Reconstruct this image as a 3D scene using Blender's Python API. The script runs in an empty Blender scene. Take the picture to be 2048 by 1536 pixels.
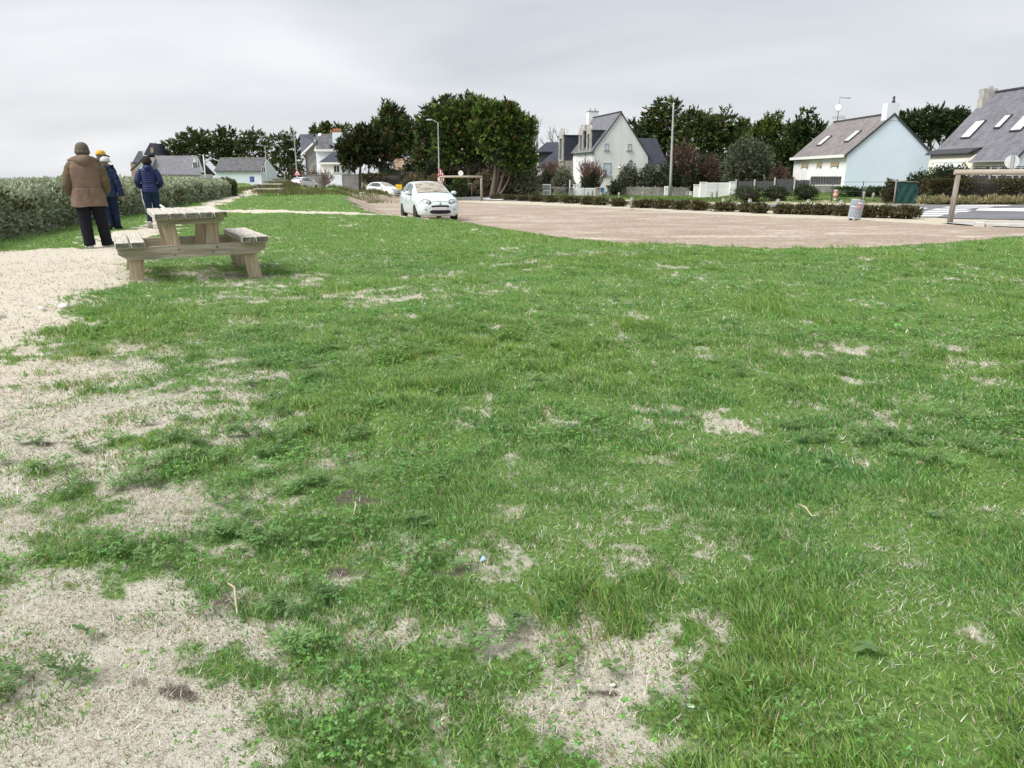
import bpy, bmesh, math, random
import numpy as np
from mathutils import Vector, Matrix, Euler
random.seed(7)
RNG = np.random.default_rng(11)
PI = math.pi
SC = bpy.context.scene
COL = SC.collection

# ---------------------------------------------------------------- camera model
FPX, CAMZ, PITCH = 1540.0, 1.17, math.atan(413 / 1540.0)
CP, SP = math.cos(PITCH), math.sin(PITCH)

def ray(px, py):
    u, v = (px - 1024) / FPX, (768 - py) / FPX
    return (u, CP + v * SP, -SP + v * CP)

def on_plane(px, py, z=0.0):
    d = ray(px, py)
    t = (z - CAMZ) / d[2]
    return (d[0] * t, d[1] * t, z)

def at(px, py, Y):
    d = ray(px, py)
    t = Y / d[1]
    return (d[0] * t, Y, CAMZ + d[2] * t)

def X_at(px, Y):
    return (px - 1024) / 1594.4 * Y

def project(X, Y, Z):
    """world -> photo pixel, numpy"""
    dz = Z - CAMZ
    depth = Y * CP - dz * SP
    depth = np.where(depth < 0.05, 0.05, depth)
    v = (Y * SP + dz * CP) / depth
    return 1024 + FPX * X / depth, 768 - FPX * v

# ---------------------------------------------------------------- noise (numpy)
_T = np.random.default_rng(3).random((256, 256))

def vnoise(x, y, seed=0):
    x = np.asarray(x, float) + seed * 37.13
    y = np.asarray(y, float) + seed * 17.71
    xi, yi = np.floor(x).astype(int), np.floor(y).astype(int)
    fx, fy = x - xi, y - yi
    fx, fy = fx * fx * (3 - 2 * fx), fy * fy * (3 - 2 * fy)
    a = _T[xi & 255, yi & 255]; b = _T[(xi + 1) & 255, yi & 255]
    c = _T[xi & 255, (yi + 1) & 255]; d = _T[(xi + 1) & 255, (yi + 1) & 255]
    return (a * (1 - fx) + b * fx) * (1 - fy) + (c * (1 - fx) + d * fx) * fy

def fbm(x, y, seed=0, octv=4):
    s, a, t = 0, 0.5, 0
    for i in range(octv):
        s = s + a * vnoise(x * 2 ** i, y * 2 ** i, seed + i)
        t += a; a *= 0.55
    return s / t

def sstep(a, b, x):
    t = np.clip((x - a) / (b - a), 0, 1)
    return t * t * (3 - 2 * t)

# ---------------------------------------------------------------- mesh builder
class MB:
    def __init__(self):
        self.v, self.f, self.mi, self.sm = [], [], [], []

    def add(self, vs, fs, mi=0, smooth=False):
        o = len(self.v)
        self.v += [tuple(map(float, p)) for p in vs]
        for q in fs:
            self.f.append(tuple(i + o for i in q)); self.mi.append(mi); self.sm.append(smooth)
        return self

    def box(self, c, s, mi=0, rz=0.0, rx=0.0, ry=0.0, taper=1.0, bev=0.0):
        hx, hy, hz = s[0] / 2, s[1] / 2, s[2] / 2
        M = Euler((rx, ry, rz)).to_matrix()
        c = Vector(c)
        if bev <= 0:
            vs = []
            for z, k in ((-hz, 1), (hz, taper)):
                for x, y in ((-hx, -hy), (hx, -hy), (hx, hy), (-hx, hy)):
                    vs.append(c + M @ Vector((x * k, y * k, z)))
            return self.add(vs, [(3, 2, 1, 0), (4, 5, 6, 7), (0, 1, 5, 4), (1, 2, 6, 5), (2, 3, 7, 6), (3, 0, 4, 7)], mi)
        b = min(bev, hx * .9, hy * .9, hz * .9)
        # chamfered box: bmesh-free construction with 24 verts
        vs, idx = [], {}
        for sx in (-1, 1):
            for sy in (-1, 1):
                for sz in (-1, 1):
                    for ax in range(3):
                        p = [sx * (hx - b), sy * (hy - b), sz * (hz - b)]
                        p[ax] = (sx * hx, sy * hy, sz * hz)[ax]
                        idx[(sx, sy, sz, ax)] = len(vs)
                        vs.append(c + M @ Vector(p))
        fs = []
        for ax in range(3):
            o1, o2 = [(1, 2), (2, 0), (0, 1)][ax]
            for s0 in (-1, 1):
                q = []
                for a, d in ((-1, -1), (1, -1), (1, 1), (-1, 1)):
                    k = [0, 0, 0]; k[ax] = s0; k[o1] = a; k[o2] = d
                    q.append(idx[(k[0], k[1], k[2], ax)])
                fs.append(tuple(q) if s0 > 0 else tuple(q[::-1]))
        for ax in range(3):
            o1, o2 = [(1, 2), (2, 0), (0, 1)][ax]
            for a in (-1, 1):
                for d in (-1, 1):
                    q = []
                    for s0, which in ((-1, o1), (1, o1), (1, o2), (-1, o2)):
                        k = [0, 0, 0]; k[ax] = s0; k[o1] = a; k[o2] = d
                        q.append(idx[(k[0], k[1], k[2], which)])
                    fs.append(tuple(q) if a * d > 0 else tuple(q[::-1]))
        for sx in (-1, 1):
            for sy in (-1, 1):
                for sz in (-1, 1):
                    t = tuple(idx[(sx, sy, sz, k)] for k in range(3))
                    fs.append(t if sx * sy * sz > 0 else t[::-1])
        return self.add(vs, fs, mi)

    def tube(self, pts, rs, n=8, mi=0, smooth=True, cap=True, flat=(1, 1)):
        pts = [Vector(p) for p in pts]
        if not hasattr(rs, '__len__'):
            rs = [rs] * len(pts)
        vs, fs = [], []
        up = None
        for i, p in enumerate(pts):
            a = pts[max(i - 1, 0)]; b = pts[min(i + 1, len(pts) - 1)]
            d = (b - a)
            d = d.normalized() if d.length > 1e-9 else Vector((0, 0, 1))
            if up is None:
                up = Vector((0, 1, 0)) if abs(d.y) < 0.9 else Vector((1, 0, 0))
            s = d.cross(up)
            if s.length < 1e-4:
                s = d.cross(Vector((1, 0, 0)))
            s.normalize(); u = s.cross(d).normalized(); up = u
            for k in range(n):
                t = 2 * PI * k / n
                vs.append(p + s * (math.cos(t) * rs[i] * flat[0]) + u * (math.sin(t) * rs[i] * flat[1]))
        for i in range(len(pts) - 1):
            for k in range(n):
                k2 = (k + 1) % n
                fs.append((i * n + k, i * n + k2, (i + 1) * n + k2, (i + 1) * n + k))
        self.add(vs, fs, mi, smooth)
        if cap:
            o = len(self.v) - len(vs)
            self.f.append(tuple(o + k for k in range(n))[::-1]); self.mi.append(mi); self.sm.append(False)
            self.f.append(tuple(o + (len(pts) - 1) * n + k for k in range(n))); self.mi.append(mi); self.sm.append(False)
        return self

    def loft(self, rings, mi=0, smooth=True, cap0=False, cap1=False, closed=True):
        """rings: list of equal-length lists of points"""
        n = len(rings[0]); vs, fs = [], []
        for r in rings:
            vs += list(r)
        m = n if closed else n - 1
        for i in range(len(rings) - 1):
            for k in range(m):
                k2 = (k + 1) % n
                fs.append((i * n + k, i * n + k2, (i + 1) * n + k2, (i + 1) * n + k))
        if cap0: fs.append(tuple(range(n))[::-1])
        if cap1: fs.append(tuple((len(rings) - 1) * n + k for k in range(n)))
        return self.add(vs, fs, mi, smooth)

    def lathe(self, prof, n=16, c=(0, 0, 0), mi=0, smooth=True, M=None):
        rings = []
        for r, z in prof:
            ring = []
            for k in range(n):
                p = Vector((r * math.cos(2 * PI * k / n), r * math.sin(2 * PI * k / n), z))
                if M is not None: p = M @ p
                ring.append(p + Vector(c))
            rings.append(ring)
        return self.loft(rings, mi, smooth, True, True)

    def prism(self, poly, axis_vec, mi=0, smooth=False):
        """poly: 3D points (planar), extruded along axis_vec"""
        n = len(poly); a = Vector(axis_vec)
        vs = [Vector(p) for p in poly] + [Vector(p) + a for p in poly]
        fs = [tuple(range(n))[::-1], tuple(range(n, 2 * n))] + [(k, (k + 1) % n, n + (k + 1) % n, n + k) for k in range(n)]
        return self.add(vs, fs, mi, smooth)

def fin(o, parent=None, loc=None, rz=None):
    COL.objects.link(o)
    if parent is not None:
        o.parent = parent
    if loc is not None:
        o.location = loc
    if rz is not None:
        o.rotation_euler = (0, 0, rz)
    return o

def obj(name, mb, mats, parent=None, loc=None, rz=None):
    me = bpy.data.meshes.new(name)
    me.from_pydata(mb.v, [], mb.f)
    if not isinstance(mats, (list, tuple)):
        mats = [mats]
    for m in mats:
        me.materials.append(m)
    me.polygons.foreach_set('material_index', mb.mi)
    me.polygons.foreach_set('use_smooth', mb.sm)
    bm = bmesh.new(); bm.from_mesh(me)
    bmesh.ops.recalc_face_normals(bm, faces=bm.faces)
    bm.to_mesh(me); bm.free()
    me.update()
    return fin(bpy.data.objects.new(name, me), parent, loc, rz)

def npmesh(name, V, F, mat, parent=None, loc=None, col=None, smooth=False, attrs=None, rz=None):
    """numpy mesh, F is (m,3) or (m,4)"""
    me = bpy.data.meshes.new(name)
    V = np.ascontiguousarray(V, np.float32); F = np.ascontiguousarray(F, np.int32)
    k = F.shape[1]
    me.vertices.add(len(V)); me.vertices.foreach_set('co', V.ravel())
    me.loops.add(F.size); me.loops.foreach_set('vertex_index', F.ravel())
    me.polygons.add(len(F)); me.polygons.foreach_set('loop_start', np.arange(0, F.size, k, dtype=np.int32))
    if smooth:
        me.polygons.foreach_set('use_smooth', np.ones(len(F), bool))
    me.update(calc_edges=True)
    if col is not None:
        ca = me.color_attributes.new('Col', 'FLOAT_COLOR', 'POINT')
        c4 = np.ones((len(V), 4), np.float32); c4[:, :3] = col
        ca.data.foreach_set('color', c4.ravel())
    if attrs:
        for an, av in attrs.items():
            a = me.attributes.new(an, 'FLOAT', 'POINT')
            a.data.foreach_set('value', np.ascontiguousarray(av, np.float32))
    for m in (mat if isinstance(mat, (list, tuple)) else [mat]):
        me.materials.append(m)
    return fin(bpy.data.objects.new(name, me), parent, loc, rz)

def tag(o, label=None, cat=None, group=None, kind=None):
    if label: o['label'] = label
    if cat: o['category'] = cat
    if group: o['group'] = group
    if kind: o['kind'] = kind
    return o

def thing(name, label, cat, loc=(0, 0, 0), rz=0.0, group=None):
    o = bpy.data.objects.new(name, None)
    o.empty_display_size = 0.2
    COL.objects.link(o)
    o.location = loc; o.rotation_euler = (0, 0, rz)
    return tag(o, label, cat, group)

def children(o):
    return [c for c in COL.objects if c.parent == o]

def dup(o, loc, rz=0.0, label=None, scale=None):
    def rec(s, par):
        c = s.copy(); COL.objects.link(c)
        if par is not None: c.parent = par
        for ch in s.children: rec(ch, c)
        return c
    r = rec(o, None)
    r.location = loc; r.rotation_euler = (0, 0, rz)
    if scale is not None: r.scale = scale if hasattr(scale, '__len__') else (scale,) * 3
    if label: r['label'] = label
    return r

# ---------------------------------------------------------------- materials
def lin(c):
    return tuple((x / 12.92 if x <= 0.04045 else ((x + 0.055) / 1.055) ** 2.4) for x in c)

def new_mat(name):
    m = bpy.data.materials.new(name); m.use_nodes = True
    nt = m.node_tree
    return m, nt, nt.nodes['Principled BSDF']

def N(nt, typ, **kw):
    n = nt.nodes.new(typ)
    for k, v in kw.items(): setattr(n, k, v)
    return n

def ramp(nt, stops, src=None, interp='LINEAR'):
    r = N(nt, 'ShaderNodeValToRGB'); r.color_ramp.interpolation = interp
    e = r.color_ramp.elements
    while len(e) < len(stops): e.new(0.5)
    for el, (p, c) in zip(e, stops):
        el.position = p; el.color = tuple(c)[:3] + (1,)
    if src is not None: nt.links.new(src, r.inputs[0])
    return r

def noise(nt, scale, detail=5, rough=.55, coord='Object', stretch=None, dist=0):
    tc = N(nt, 'ShaderNodeTexCoord')
    n = N(nt, 'ShaderNodeTexNoise')
    n.inputs['Scale'].default_value = scale; n.inputs['Detail'].default_value = detail
    n.inputs['Roughness'].default_value = rough; n.inputs['Distortion'].default_value = dist
    if stretch:
        mp = N(nt, 'ShaderNodeMapping'); mp.inputs['Scale'].default_value = stretch
        nt.links.new(tc.outputs[coord], mp.inputs[0]); nt.links.new(mp.outputs[0], n.inputs['Vector'])
    else:
        nt.links.new(tc.outputs[coord], n.inputs['Vector'])
    return n

def mat(name, c1, c2=None, scale=6, detail=6, rough=.8, bump=0.0, bscale=None, metal=0, spec=.3, stretch=None, c3=None, coat=0):
    m, nt, b = new_mat(name)
    b.inputs['Roughness'].default_value = rough
    b.inputs['Metallic'].default_value = metal
    b.inputs['Specular IOR Level'].default_value = spec
    b.inputs['Coat Weight'].default_value = coat
    if c2 is None:
        c2 = tuple(x * .82 for x in c1)
    n = noise(nt, scale, detail, stretch=stretch)
    stops = [(.32, c2), (.66, c1)] if c3 is None else [(.28, c2), (.5, c1), (.72, c3)]
    r = ramp(nt, stops, n.outputs['Fac'])
    nt.links.new(r.outputs[0], b.inputs['Base Color'])
    if bump:
        n2 = noise(nt, bscale or scale * 4, 6, stretch=stretch)
        bp = N(nt, 'ShaderNodeBump'); bp.inputs['Strength'].default_value = bump; bp.inputs['Distance'].default_value = .02
        nt.links.new(n2.outputs['Fac'], bp.inputs['Height']); nt.links.new(bp.outputs[0], b.inputs['Normal'])
    return m

def leafmat(name, rough=.65, spec=.25, trans=.25, tint=(1.15, 1.2, .6)):
    m, nt, b = new_mat(name)
    at_ = N(nt, 'ShaderNodeAttribute', attribute_name='Col')
    b.inputs['Roughness'].default_value = rough; b.inputs['Specular IOR Level'].default_value = spec
    nt.links.new(at_.outputs['Color'], b.inputs['Base Color'])
    if trans > 0:
        tr = N(nt, 'ShaderNodeBsdfTranslucent')
        mx = N(nt, 'ShaderNodeMix', data_type='RGBA', blend_type='MULTIPLY'); mx.inputs['Factor'].default_value = 1
        nt.links.new(at_.outputs['Color'], mx.inputs[6]); mx.inputs[7].default_value = tint + (1,)
        nt.links.new(mx.outputs[2], tr.inputs['Color'])
        ms = N(nt, 'ShaderNodeMixShader'); ms.inputs[0].default_value = trans
        nt.links.new(b.outputs[0], ms.inputs[1]); nt.links.new(tr.outputs[0], ms.inputs[2])
        nt.links.new(ms.outputs[0], nt.nodes['Material Output'].inputs['Surface'])
    return m

def brickmat(name, c1, c2, mortar, w=.25, h=.2, msz=.01, rough=.7, bump=.4, noise_amt=True, spec=.35, axes=('u', 'v')):
    """coursed slates / tiles / stones laid over UV-less geometry: u = horizontal run, v = up (object space, via attributes)"""
    m, nt, b = new_mat(name)
    uv = N(nt, 'ShaderNodeUVMap')
    br = N(nt, 'ShaderNodeTexBrick')
    br.inputs['Scale'].default_value = 1; br.inputs['Brick Width'].default_value = w; br.inputs['Row Height'].default_value = h
    br.inputs['Mortar Size'].default_value = msz; br.inputs['Mortar Smooth'].default_value = .3
    br.inputs['Color1'].default_value = c1 + (1,); br.inputs['Color2'].default_value = c2 + (1,); br.inputs['Mortar'].default_value = mortar + (1,)
    nt.links.new(uv.outputs[0], br.inputs['Vector'])
    n = noise(nt, 1.3, 6)
    mx = N(nt, 'ShaderNodeMix', data_type='RGBA', blend_type='MULTIPLY'); mx.inputs['Factor'].default_value = 1
    r = ramp(nt, [(.3, (.72, .73, .76)), (.7, (1.18, 1.17, 1.15))], n.outputs['Fac'])
    nt.links.new(br.outputs['Color'], mx.inputs[6]); nt.links.new(r.outputs[0], mx.inputs[7])
    nt.links.new(mx.outputs[2], b.inputs['Base Color'])
    b.inputs['Roughness'].default_value = rough; b.inputs['Specular IOR Level'].default_value = spec
    bp = N(nt, 'ShaderNodeBump'); bp.inputs['Strength'].default_value = bump; bp.inputs['Distance'].default_value = .02; bp.invert = True
    nt.links.new(br.outputs['Fac'], bp.inputs['Height']); nt.links.new(bp.outputs[0], b.inputs['Normal'])
    return m

def woodmat(name, c1, c2, c3=None, axis=1, scale=1.0, rough=.85):
    """grain along local axis"""
    m, nt, b = new_mat(name)
    st = [14 * scale] * 3; st[axis] = 1.2 * scale
    n = noise(nt, 1.0, 8, .65, stretch=tuple(st), dist=1.2)
    st2 = [60 * scale] * 3; st2[axis] = 3 * scale
    n2 = noise(nt, 1.0, 4, .6, stretch=tuple(st2))
    stops = [(.3, c2), (.62, c1)] if c3 is None else [(.28, c2), (.5, c1), (.7, c3)]
    r = ramp(nt, stops, n.outputs['Fac'])
    mx = N(nt, 'ShaderNodeMix', data_type='RGBA', blend_type='MULTIPLY'); mx.inputs['Factor'].default_value = 1
    r2 = ramp(nt, [(.35, (.7, .68, .66)), (.6, (1.08, 1.08, 1.08))], n2.outputs['Fac'])
    nt.links.new(r.outputs[0], mx.inputs[6]); nt.links.new(r2.outputs[0], mx.inputs[7])
    nt.links.new(mx.outputs[2], b.inputs['Base Color'])
    b.inputs['Roughness'].default_value = rough; b.inputs['Specular IOR Level'].default_value = .2
    bp = N(nt, 'ShaderNodeBump'); bp.inputs['Strength'].default_value = .35; bp.inputs['Distance'].default_value = .006
    nt.links.new(n2.outputs['Fac'], bp.inputs['Height']); nt.links.new(bp.outputs[0], b.inputs['Normal'])
    return m
# ---------------------------------------------------------------- terrain
def seg_dist(X, Y, poly, closed=True):
    """unsigned distance to polyline + inside flag"""
    X = np.asarray(X, float); Y = np.asarray(Y, float)
    n = len(poly); D = np.full(X.shape, 1e9); ins = np.zeros(X.shape, bool)
    for i in range(n if closed else n - 1):
        x1, y1 = poly[i][:2]; x2, y2 = poly[(i + 1) % n][:2]
        dx, dy = x2 - x1, y2 - y1
        L2 = dx * dx + dy * dy + 1e-12
        t = np.clip(((X - x1) * dx + (Y - y1) * dy) / L2, 0, 1)
        D = np.minimum(D, (X - x1 - t * dx) ** 2 + (Y - y1 - t * dy) ** 2)
        if closed and dy != 0:
            c = ((y1 > Y) != (y2 > Y)) & (X < dx * (Y - y1) / dy + x1)
            ins ^= c
    return np.sqrt(D), ins

def sdist(X, Y, poly):
    D, ins = seg_dist(X, Y, poly)
    return np.where(ins, D, -D)

CREST_PX = [(740, 425), (800, 431), (860, 436), (910, 441), (960, 451), (1000, 459), (1080, 470), (1160, 478), (1240, 485), (1348, 489),
            (1450, 495), (1548, 497), (1640, 498), (1740, 496), (1822, 491), (1900, 486), (1968, 479), (2048, 471), (2300, 455)]
CREST = [on_plane(x, y, 0)[:2] for x, y in CREST_PX]
LOW = CREST + [(40, 24), (700, 24), (700, 900), (-60, 900), (-60, 160), (-31, 106), (-17, 72), (-11.2, 53.3), (-8.96, 41.9), (-6.85, 33.7)]
COAST = [(-11.5, -60), (-13, 15), (-22, 53), (-52, 100), (-104, 190), (-200, 430), (-560, 1500), (-1500, 5000), (-9000, 5000), (-9000, -60)]

def zlow(Y):
    return -.42 - .0075 * np.clip(Y - 20, 0, 60)

def gp(px, py):
    """photo pixel -> point on the lowland (road level)"""
    Y = 40.0
    for _ in range(12):
        p = on_plane(px, py, float(zlow(np.array(Y)))); Y = p[1]
    return p[0], p[1]

ROAD_FAR_PX = [(2400, 412), (2048, 410.5), (1900, 410), (1760, 410), (1640, 410), (1480, 408.5), (1300, 404), (1100, 397.5), (985, 393), (900, 390), (800, 386.5), (700, 383)]
ROAD_NEAR_PX = [(2400, 452), (2048, 441), (1900, 438), (1830, 433.5), (1660, 425.5), (1450, 418), (1250, 409), (1100, 404), (985, 401.5), (900, 400), (800, 393), (700, 387)]
ROAD_FAR = [gp(*p) for p in ROAD_FAR_PX]; ROAD_NEAR = [gp(*p) for p in ROAD_NEAR_PX]
ROAD = ROAD_FAR + ROAD_NEAR[::-1]
PARK_FAR_PX = [(684, 408), (720, 405.5), (760, 404), (850, 402.5), (915, 403.5), (985, 407), (1100, 411.5), (1250, 417.5), (1350, 424), (1450, 430), (1560, 434.5), (1660, 438.5),
               (1740, 441.5), (1830, 446.5), (1900, 451), (2048, 457), (2300, 466)]
PARK = [gp(*p) for p in PARK_FAR_PX][::-1] + [(x * 1.02, y * 1.02 + .2) for x, y in CREST]
BEYOND = ROAD_FAR + [(-60, 160), (-60, 900), (700, 900), (700, 60)]

HEDGE = [on_plane(x, y, 0)[:2] for x, y in ((-420, 600), (-200, 530), (0, 481), (150, 451), (270, 428), (380, 407), (470, 391))]

BUMPS = [(X_at(705, 64), 64, 3.0, 2.6, .60), (X_at(755, 65), 65, 1.6, 2.0, .42), (X_at(585, 60), 60, 1.8, 2.0, .42), (X_at(545, 60), 60, 1.8, 2, .38), (X_at(492, 57), 57, 1.8, 2, .28)]

def ground_z(X, Y, fine=True):
    X = np.asarray(X, float); Y = np.asarray(Y, float)
    sd = sdist(X, Y, LOW)
    w = sstep(-.3, 2.2, sd)
    z = zlow(Y) * w
    und = (fbm(X / 2.6, Y / 2.6, 5, 3) - .5) * .10 + (fbm(X / .5, Y / .5, 9, 3) - .5) * .06
    z = z + und * (1 - w) * sstep(0, 2, np.hypot(X, Y)) + (fbm(X / 6, Y / 6, 15, 3) - .5) * .05 * w * 0
    for bx, by, rx, ry, h in BUMPS:
        z = z + h * np.exp(-(((X - bx) / rx) ** 2 + ((Y - by) / ry) ** 2))
    sb = sdist(X, Y, BEYOND)
    z = z + .75 * sstep(1.0, 14, sb) * sstep(.25, .31, X / np.maximum(Y, 1)) * w
    sea = sdist(X, Y, COAST)
    z = z - 6 * sstep(0, 14, sea)
    return z

def gz(x, y):
    return float(ground_z(np.array([x]), np.array([y]))[0])

def ground_at(px, py, it=14):
    """photo pixel -> point on the terrain"""
    z = 0.0
    p = on_plane(px, py, z)
    for _ in range(it):
        z = .5 * z + .5 * gz(p[0], p[1]); p = on_plane(px, py, z)
    return (p[0], p[1], gz(p[0], p[1]))

# ---- masks, in ground space
def gline(pxs, z=0.0):
    return [on_plane(x, y, z)[:2] for x, y in pxs]

PATH_A = gline([(-300, 640), (-100, 560), (60, 530), (150, 515), (230, 492), (262, 470), (300, 455), (345, 442)])
PATH_B = gline([(345, 442), (370, 430), (400, 417), (425, 407), (455, 399), (490, 391), (535, 385)])
PATH_C = gline([(380, 421), (520, 421.5), (600, 423), (680, 425), (770, 429), (860, 433)])
SANDPOLY = gline([(-400, 505), (0, 503), (150, 500), (240, 500), (268, 566), (215, 583), (140, 605), (100, 622), (75, 655), (45, 700), (28, 760), (15, 800), (-500, 820)])

DRY = [(110, 850, 190, 50, 1), (50, 960, 170, 60, 1), (110, 735, 150, 16, .9), (380, 672, 80, 10, .7), (490, 660, 70, 8, .7), (620, 592, 120, 10, .75), (760, 650, 40, 6, .9), (360, 790, 120, 18, .8),
       (470, 760, 60, 12, .7), (250, 1015, 130, 22, .8), (90, 1060, 170, 45, 1), (380, 1100, 90, 20, .8), (240, 1290, 130, 34, 1), (330, 1270, 70, 20, 1), (60, 1260, 120, 30, .8),
       (90, 1400, 170, 45, 1), (250, 1460, 180, 50, .95), (40, 1510, 140, 50, 1), (480, 1310, 90, 20, .7), (580, 1310, 60, 14, .6), (940, 1290, 150, 28, 1), (800, 1305, 60, 22, .8),
       (1010, 1165, 75, 20, .85), (880, 1440, 60, 40, .9), (1220, 1380, 120, 50, 1), (1090, 1490, 150, 34, 1), (1290, 1500, 100, 26, .8), (1385, 1300, 50, 30, .8), (1440, 840, 60, 26, .9),
       (1380, 925, 90, 28, .8), (1480, 880, 60, 20, .7), (1560, 692, 130, 10, .9), (1670, 690, 60, 6, .9), (1520, 652, 40, 6, .8), (1440, 712, 50, 6, .9), (1140, 508, 60, 6, .9), (1000, 565, 80, 6, .55),
       (1250, 562, 70, 6, .6), (1760, 600, 40, 5, .4), (1950, 1055, 50, 16, .8), (2030, 765, 40, 9, .8), (1590, 750, 60, 8, .5), (720, 600, 60, 8, .6), (900, 545, 60, 5, .5),
       (1180, 1440, 60, 18, .6), (500, 1060, 60, 14, .7), (200, 930, 60, 20, .6), (1660, 775, 40, 6, .5), (1760, 800, 40, 6, .5), (1240, 530, 160, 5, .45), (1380, 530, 120, 5, .4),
       (850, 610, 60, 5, .35), (640, 1490, 80, 30, .6), (450, 1500, 80, 30, .6)]
SOIL = [(35, 903, 50, 12, 1), (90, 890, 40, 5, .8), (725, 1018, 75, 16, .95), (905, 1160, 50, 20, .95), (690, 1165, 60, 18, .8), (480, 1245, 40, 26, .9), (500, 1275, 25, 18, .7), (655, 1215, 50, 14, .8), (400, 1440, 50, 14, .8),
        (320, 1432, 30, 14, .7), (830, 800, 90, 10, .7), (460, 785, 90, 9, .7), (520, 1050, 40, 12, .8), (1180, 1410, 50, 12, .6), (1310, 1170, 40, 14, .5), (420, 550, 150, 9, .5), (290, 580, 60, 5, .4),
        (1060, 1090, 60, 12, .5), (700, 1010, 40, 10, .6), (1540, 1090, 40, 8, .5), (1960, 1045, 30, 8, .5), (880, 1220, 30, 10, .4), (1280, 960, 60, 10, .5)]
GREENB = [(240, 575, 50, 4, .6), (300, 640, 160, 22, .5), (110, 770, 130, 13, .45), (115, 838, 30, 8, .9), (230, 1040, 60, 22, .8), (80, 1110, 60, 16, .7), (230, 1250, 40, 16, .9), (60, 1330, 50, 20, .6), (420, 1390, 130, 40, .9), (960, 1475, 50, 30, .9),
          (150, 1000, 50, 16, .6), (280, 900, 60, 20, .6), (420, 960, 100, 30, .6), (330, 1180, 100, 40, .7), (100, 1190, 80, 26, .6), (1030, 1370, 70, 50, .6)]

DRY2 = [(x, y, rx * 1.25, ry * 1.35, a) for x, y, rx, ry, a in DRY] + [(420, 562, 190, 12, .9), (380, 545, 150, 16, .6)]
def blobs(PX, PY, L):
    w = np.zeros(PX.shape)
    for x, y, rx, ry, a in L:
        q = ((PX - x) / rx) ** 2 + ((PY - y) / ry) ** 2
        w = np.maximum(w, a * np.exp(-.7 * q ** 1.3))
    return w

def masks(X, Y):
    """sand, dry, soil, low(land) masks of the ground"""
    X = np.asarray(X, float); Y = np.asarray(Y, float)
    jx = (fbm(X / .9, Y / .9, 21, 4) - .5) * .9; jy = (fbm(X / .9, Y / .9, 27, 4) - .5) * .9
    k = np.clip(np.hypot(X, Y) / 6, .35, 2)
    Xj, Yj = X + jx * k, Y + jy * k
    PX, PY = project(Xj, np.maximum(Yj, .3), 0.0)
    front = (Yj > .8)
    def nz(sc, seed, o=3): return (fbm(X / sc, Y / sc, seed, o) - .5) * 3.0
    na, nb, nc, nd = nz(.75, 55, 3), nz(.26, 31), nz(.09, 51), nz(.035, 58, 2)
    rough = .36 * na + .38 * nb + .38 * nc + .30 * nd
    n1 = nb / 3 + .5; n2 = fbm(X / 1.6, Y / 1.6, 41, 4)
    dry = blobs(PX, PY, DRY2) * front
    soil = blobs(PX, PY, SOIL) * front
    grn = blobs(PX, PY, GREENB) * front
    dA, _ = seg_dist(Xj, Yj, PATH_A, False); dB, _ = seg_dist(Xj, Yj, PATH_B, False); dC, _ = seg_dist(Xj, Yj, PATH_C, False)
    sp = sdist(X + jx * .8, Y + jy * .8, SANDPOLY)
    sand = np.maximum.reduce([1 - sstep(.2, .85, dA), 1 - sstep(.18, .7, dB), .95 * (1 - sstep(.35, 1.1, dC)), sstep(-.75, .55, sp)])
    worn = (.40 * sstep(760, 60, PX) * sstep(610, 760, PY) + .27 * sstep(1000, 1350, PY) * sstep(1650, 1050, PX) + .10 * sstep(900, 300, PX) * sstep(560, 640, PY)) * front
    B = .46 * dry + worn * (1 - .3 * dry) + .05 + rough * .72 - .42 * grn
    dry = sstep(.04, .86, B)
    soil = .9 * sstep(.2, 1.0, soil * .9 + rough * .8 * np.clip(soil * 2, 0, 1))
    sand = sstep(.25, .70, sand + rough * .75 * (sand > .01) * (1 - .6 * sstep(.6, 1, sand))) * (1 - .5 * grn)
    low = sstep(.6, 1.6, sdist(X, Y, LOW) + (n1 - .5) * .8)
    sb = sdist(X, Y, BEYOND)
    verge = low * (1 - sstep(2.0, 6.0, sb + (n2 - .5) * 6)) * .95
    return sand, dry, soil, low, verge

# ---- the ground sheet (polar grid round the viewer, fine where the eye can resolve it)
def build_ground():
    ang = np.concatenate([np.radians(np.linspace(-46, 46, 640)), np.radians(np.linspace(47.5, 312.5, 110))])
    rad = np.concatenate([[0.0], .25 * np.exp(np.linspace(0, math.log(4200 / .25), 560))])
    A, R = np.meshgrid(ang, rad)
    X, Y = R * np.sin(A), R * np.cos(A)
    Z = np.zeros(X.shape)
    sand = np.zeros(X.shape); dry = sand.copy(); soil = sand.copy(); low = sand.copy(); verge = sand.copy()
    for i in range(0, len(rad), 80):
        s = slice(i, i + 80)
        Z[s] = ground_z(X[s], Y[s])
        sand[s], dry[s], soil[s], low[s], verge[s] = masks(X[s], Y[s])
    nr, na = X.shape
    I = np.arange(nr * na).reshape(nr, na)
    a = I[:-1, :]; b = I[1:, :]
    F = np.stack([a, np.roll(a, -1, 1), np.roll(b, -1, 1), b], -1).reshape(-1, 4)[:, ::-1]
    V = np.stack([X.ravel(), Y.ravel(), Z.ravel()], -1)
    o = npmesh('ground', V, F, M_ground(), smooth=True, attrs={'sand': sand.ravel(), 'dry': dry.ravel(), 'soil': soil.ravel(), 'low': low.ravel(), 'verge': verge.ravel()})
    return tag(o, 'uneven turf with dry patches and bare sandy ground', 'ground', kind='structure')

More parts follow.
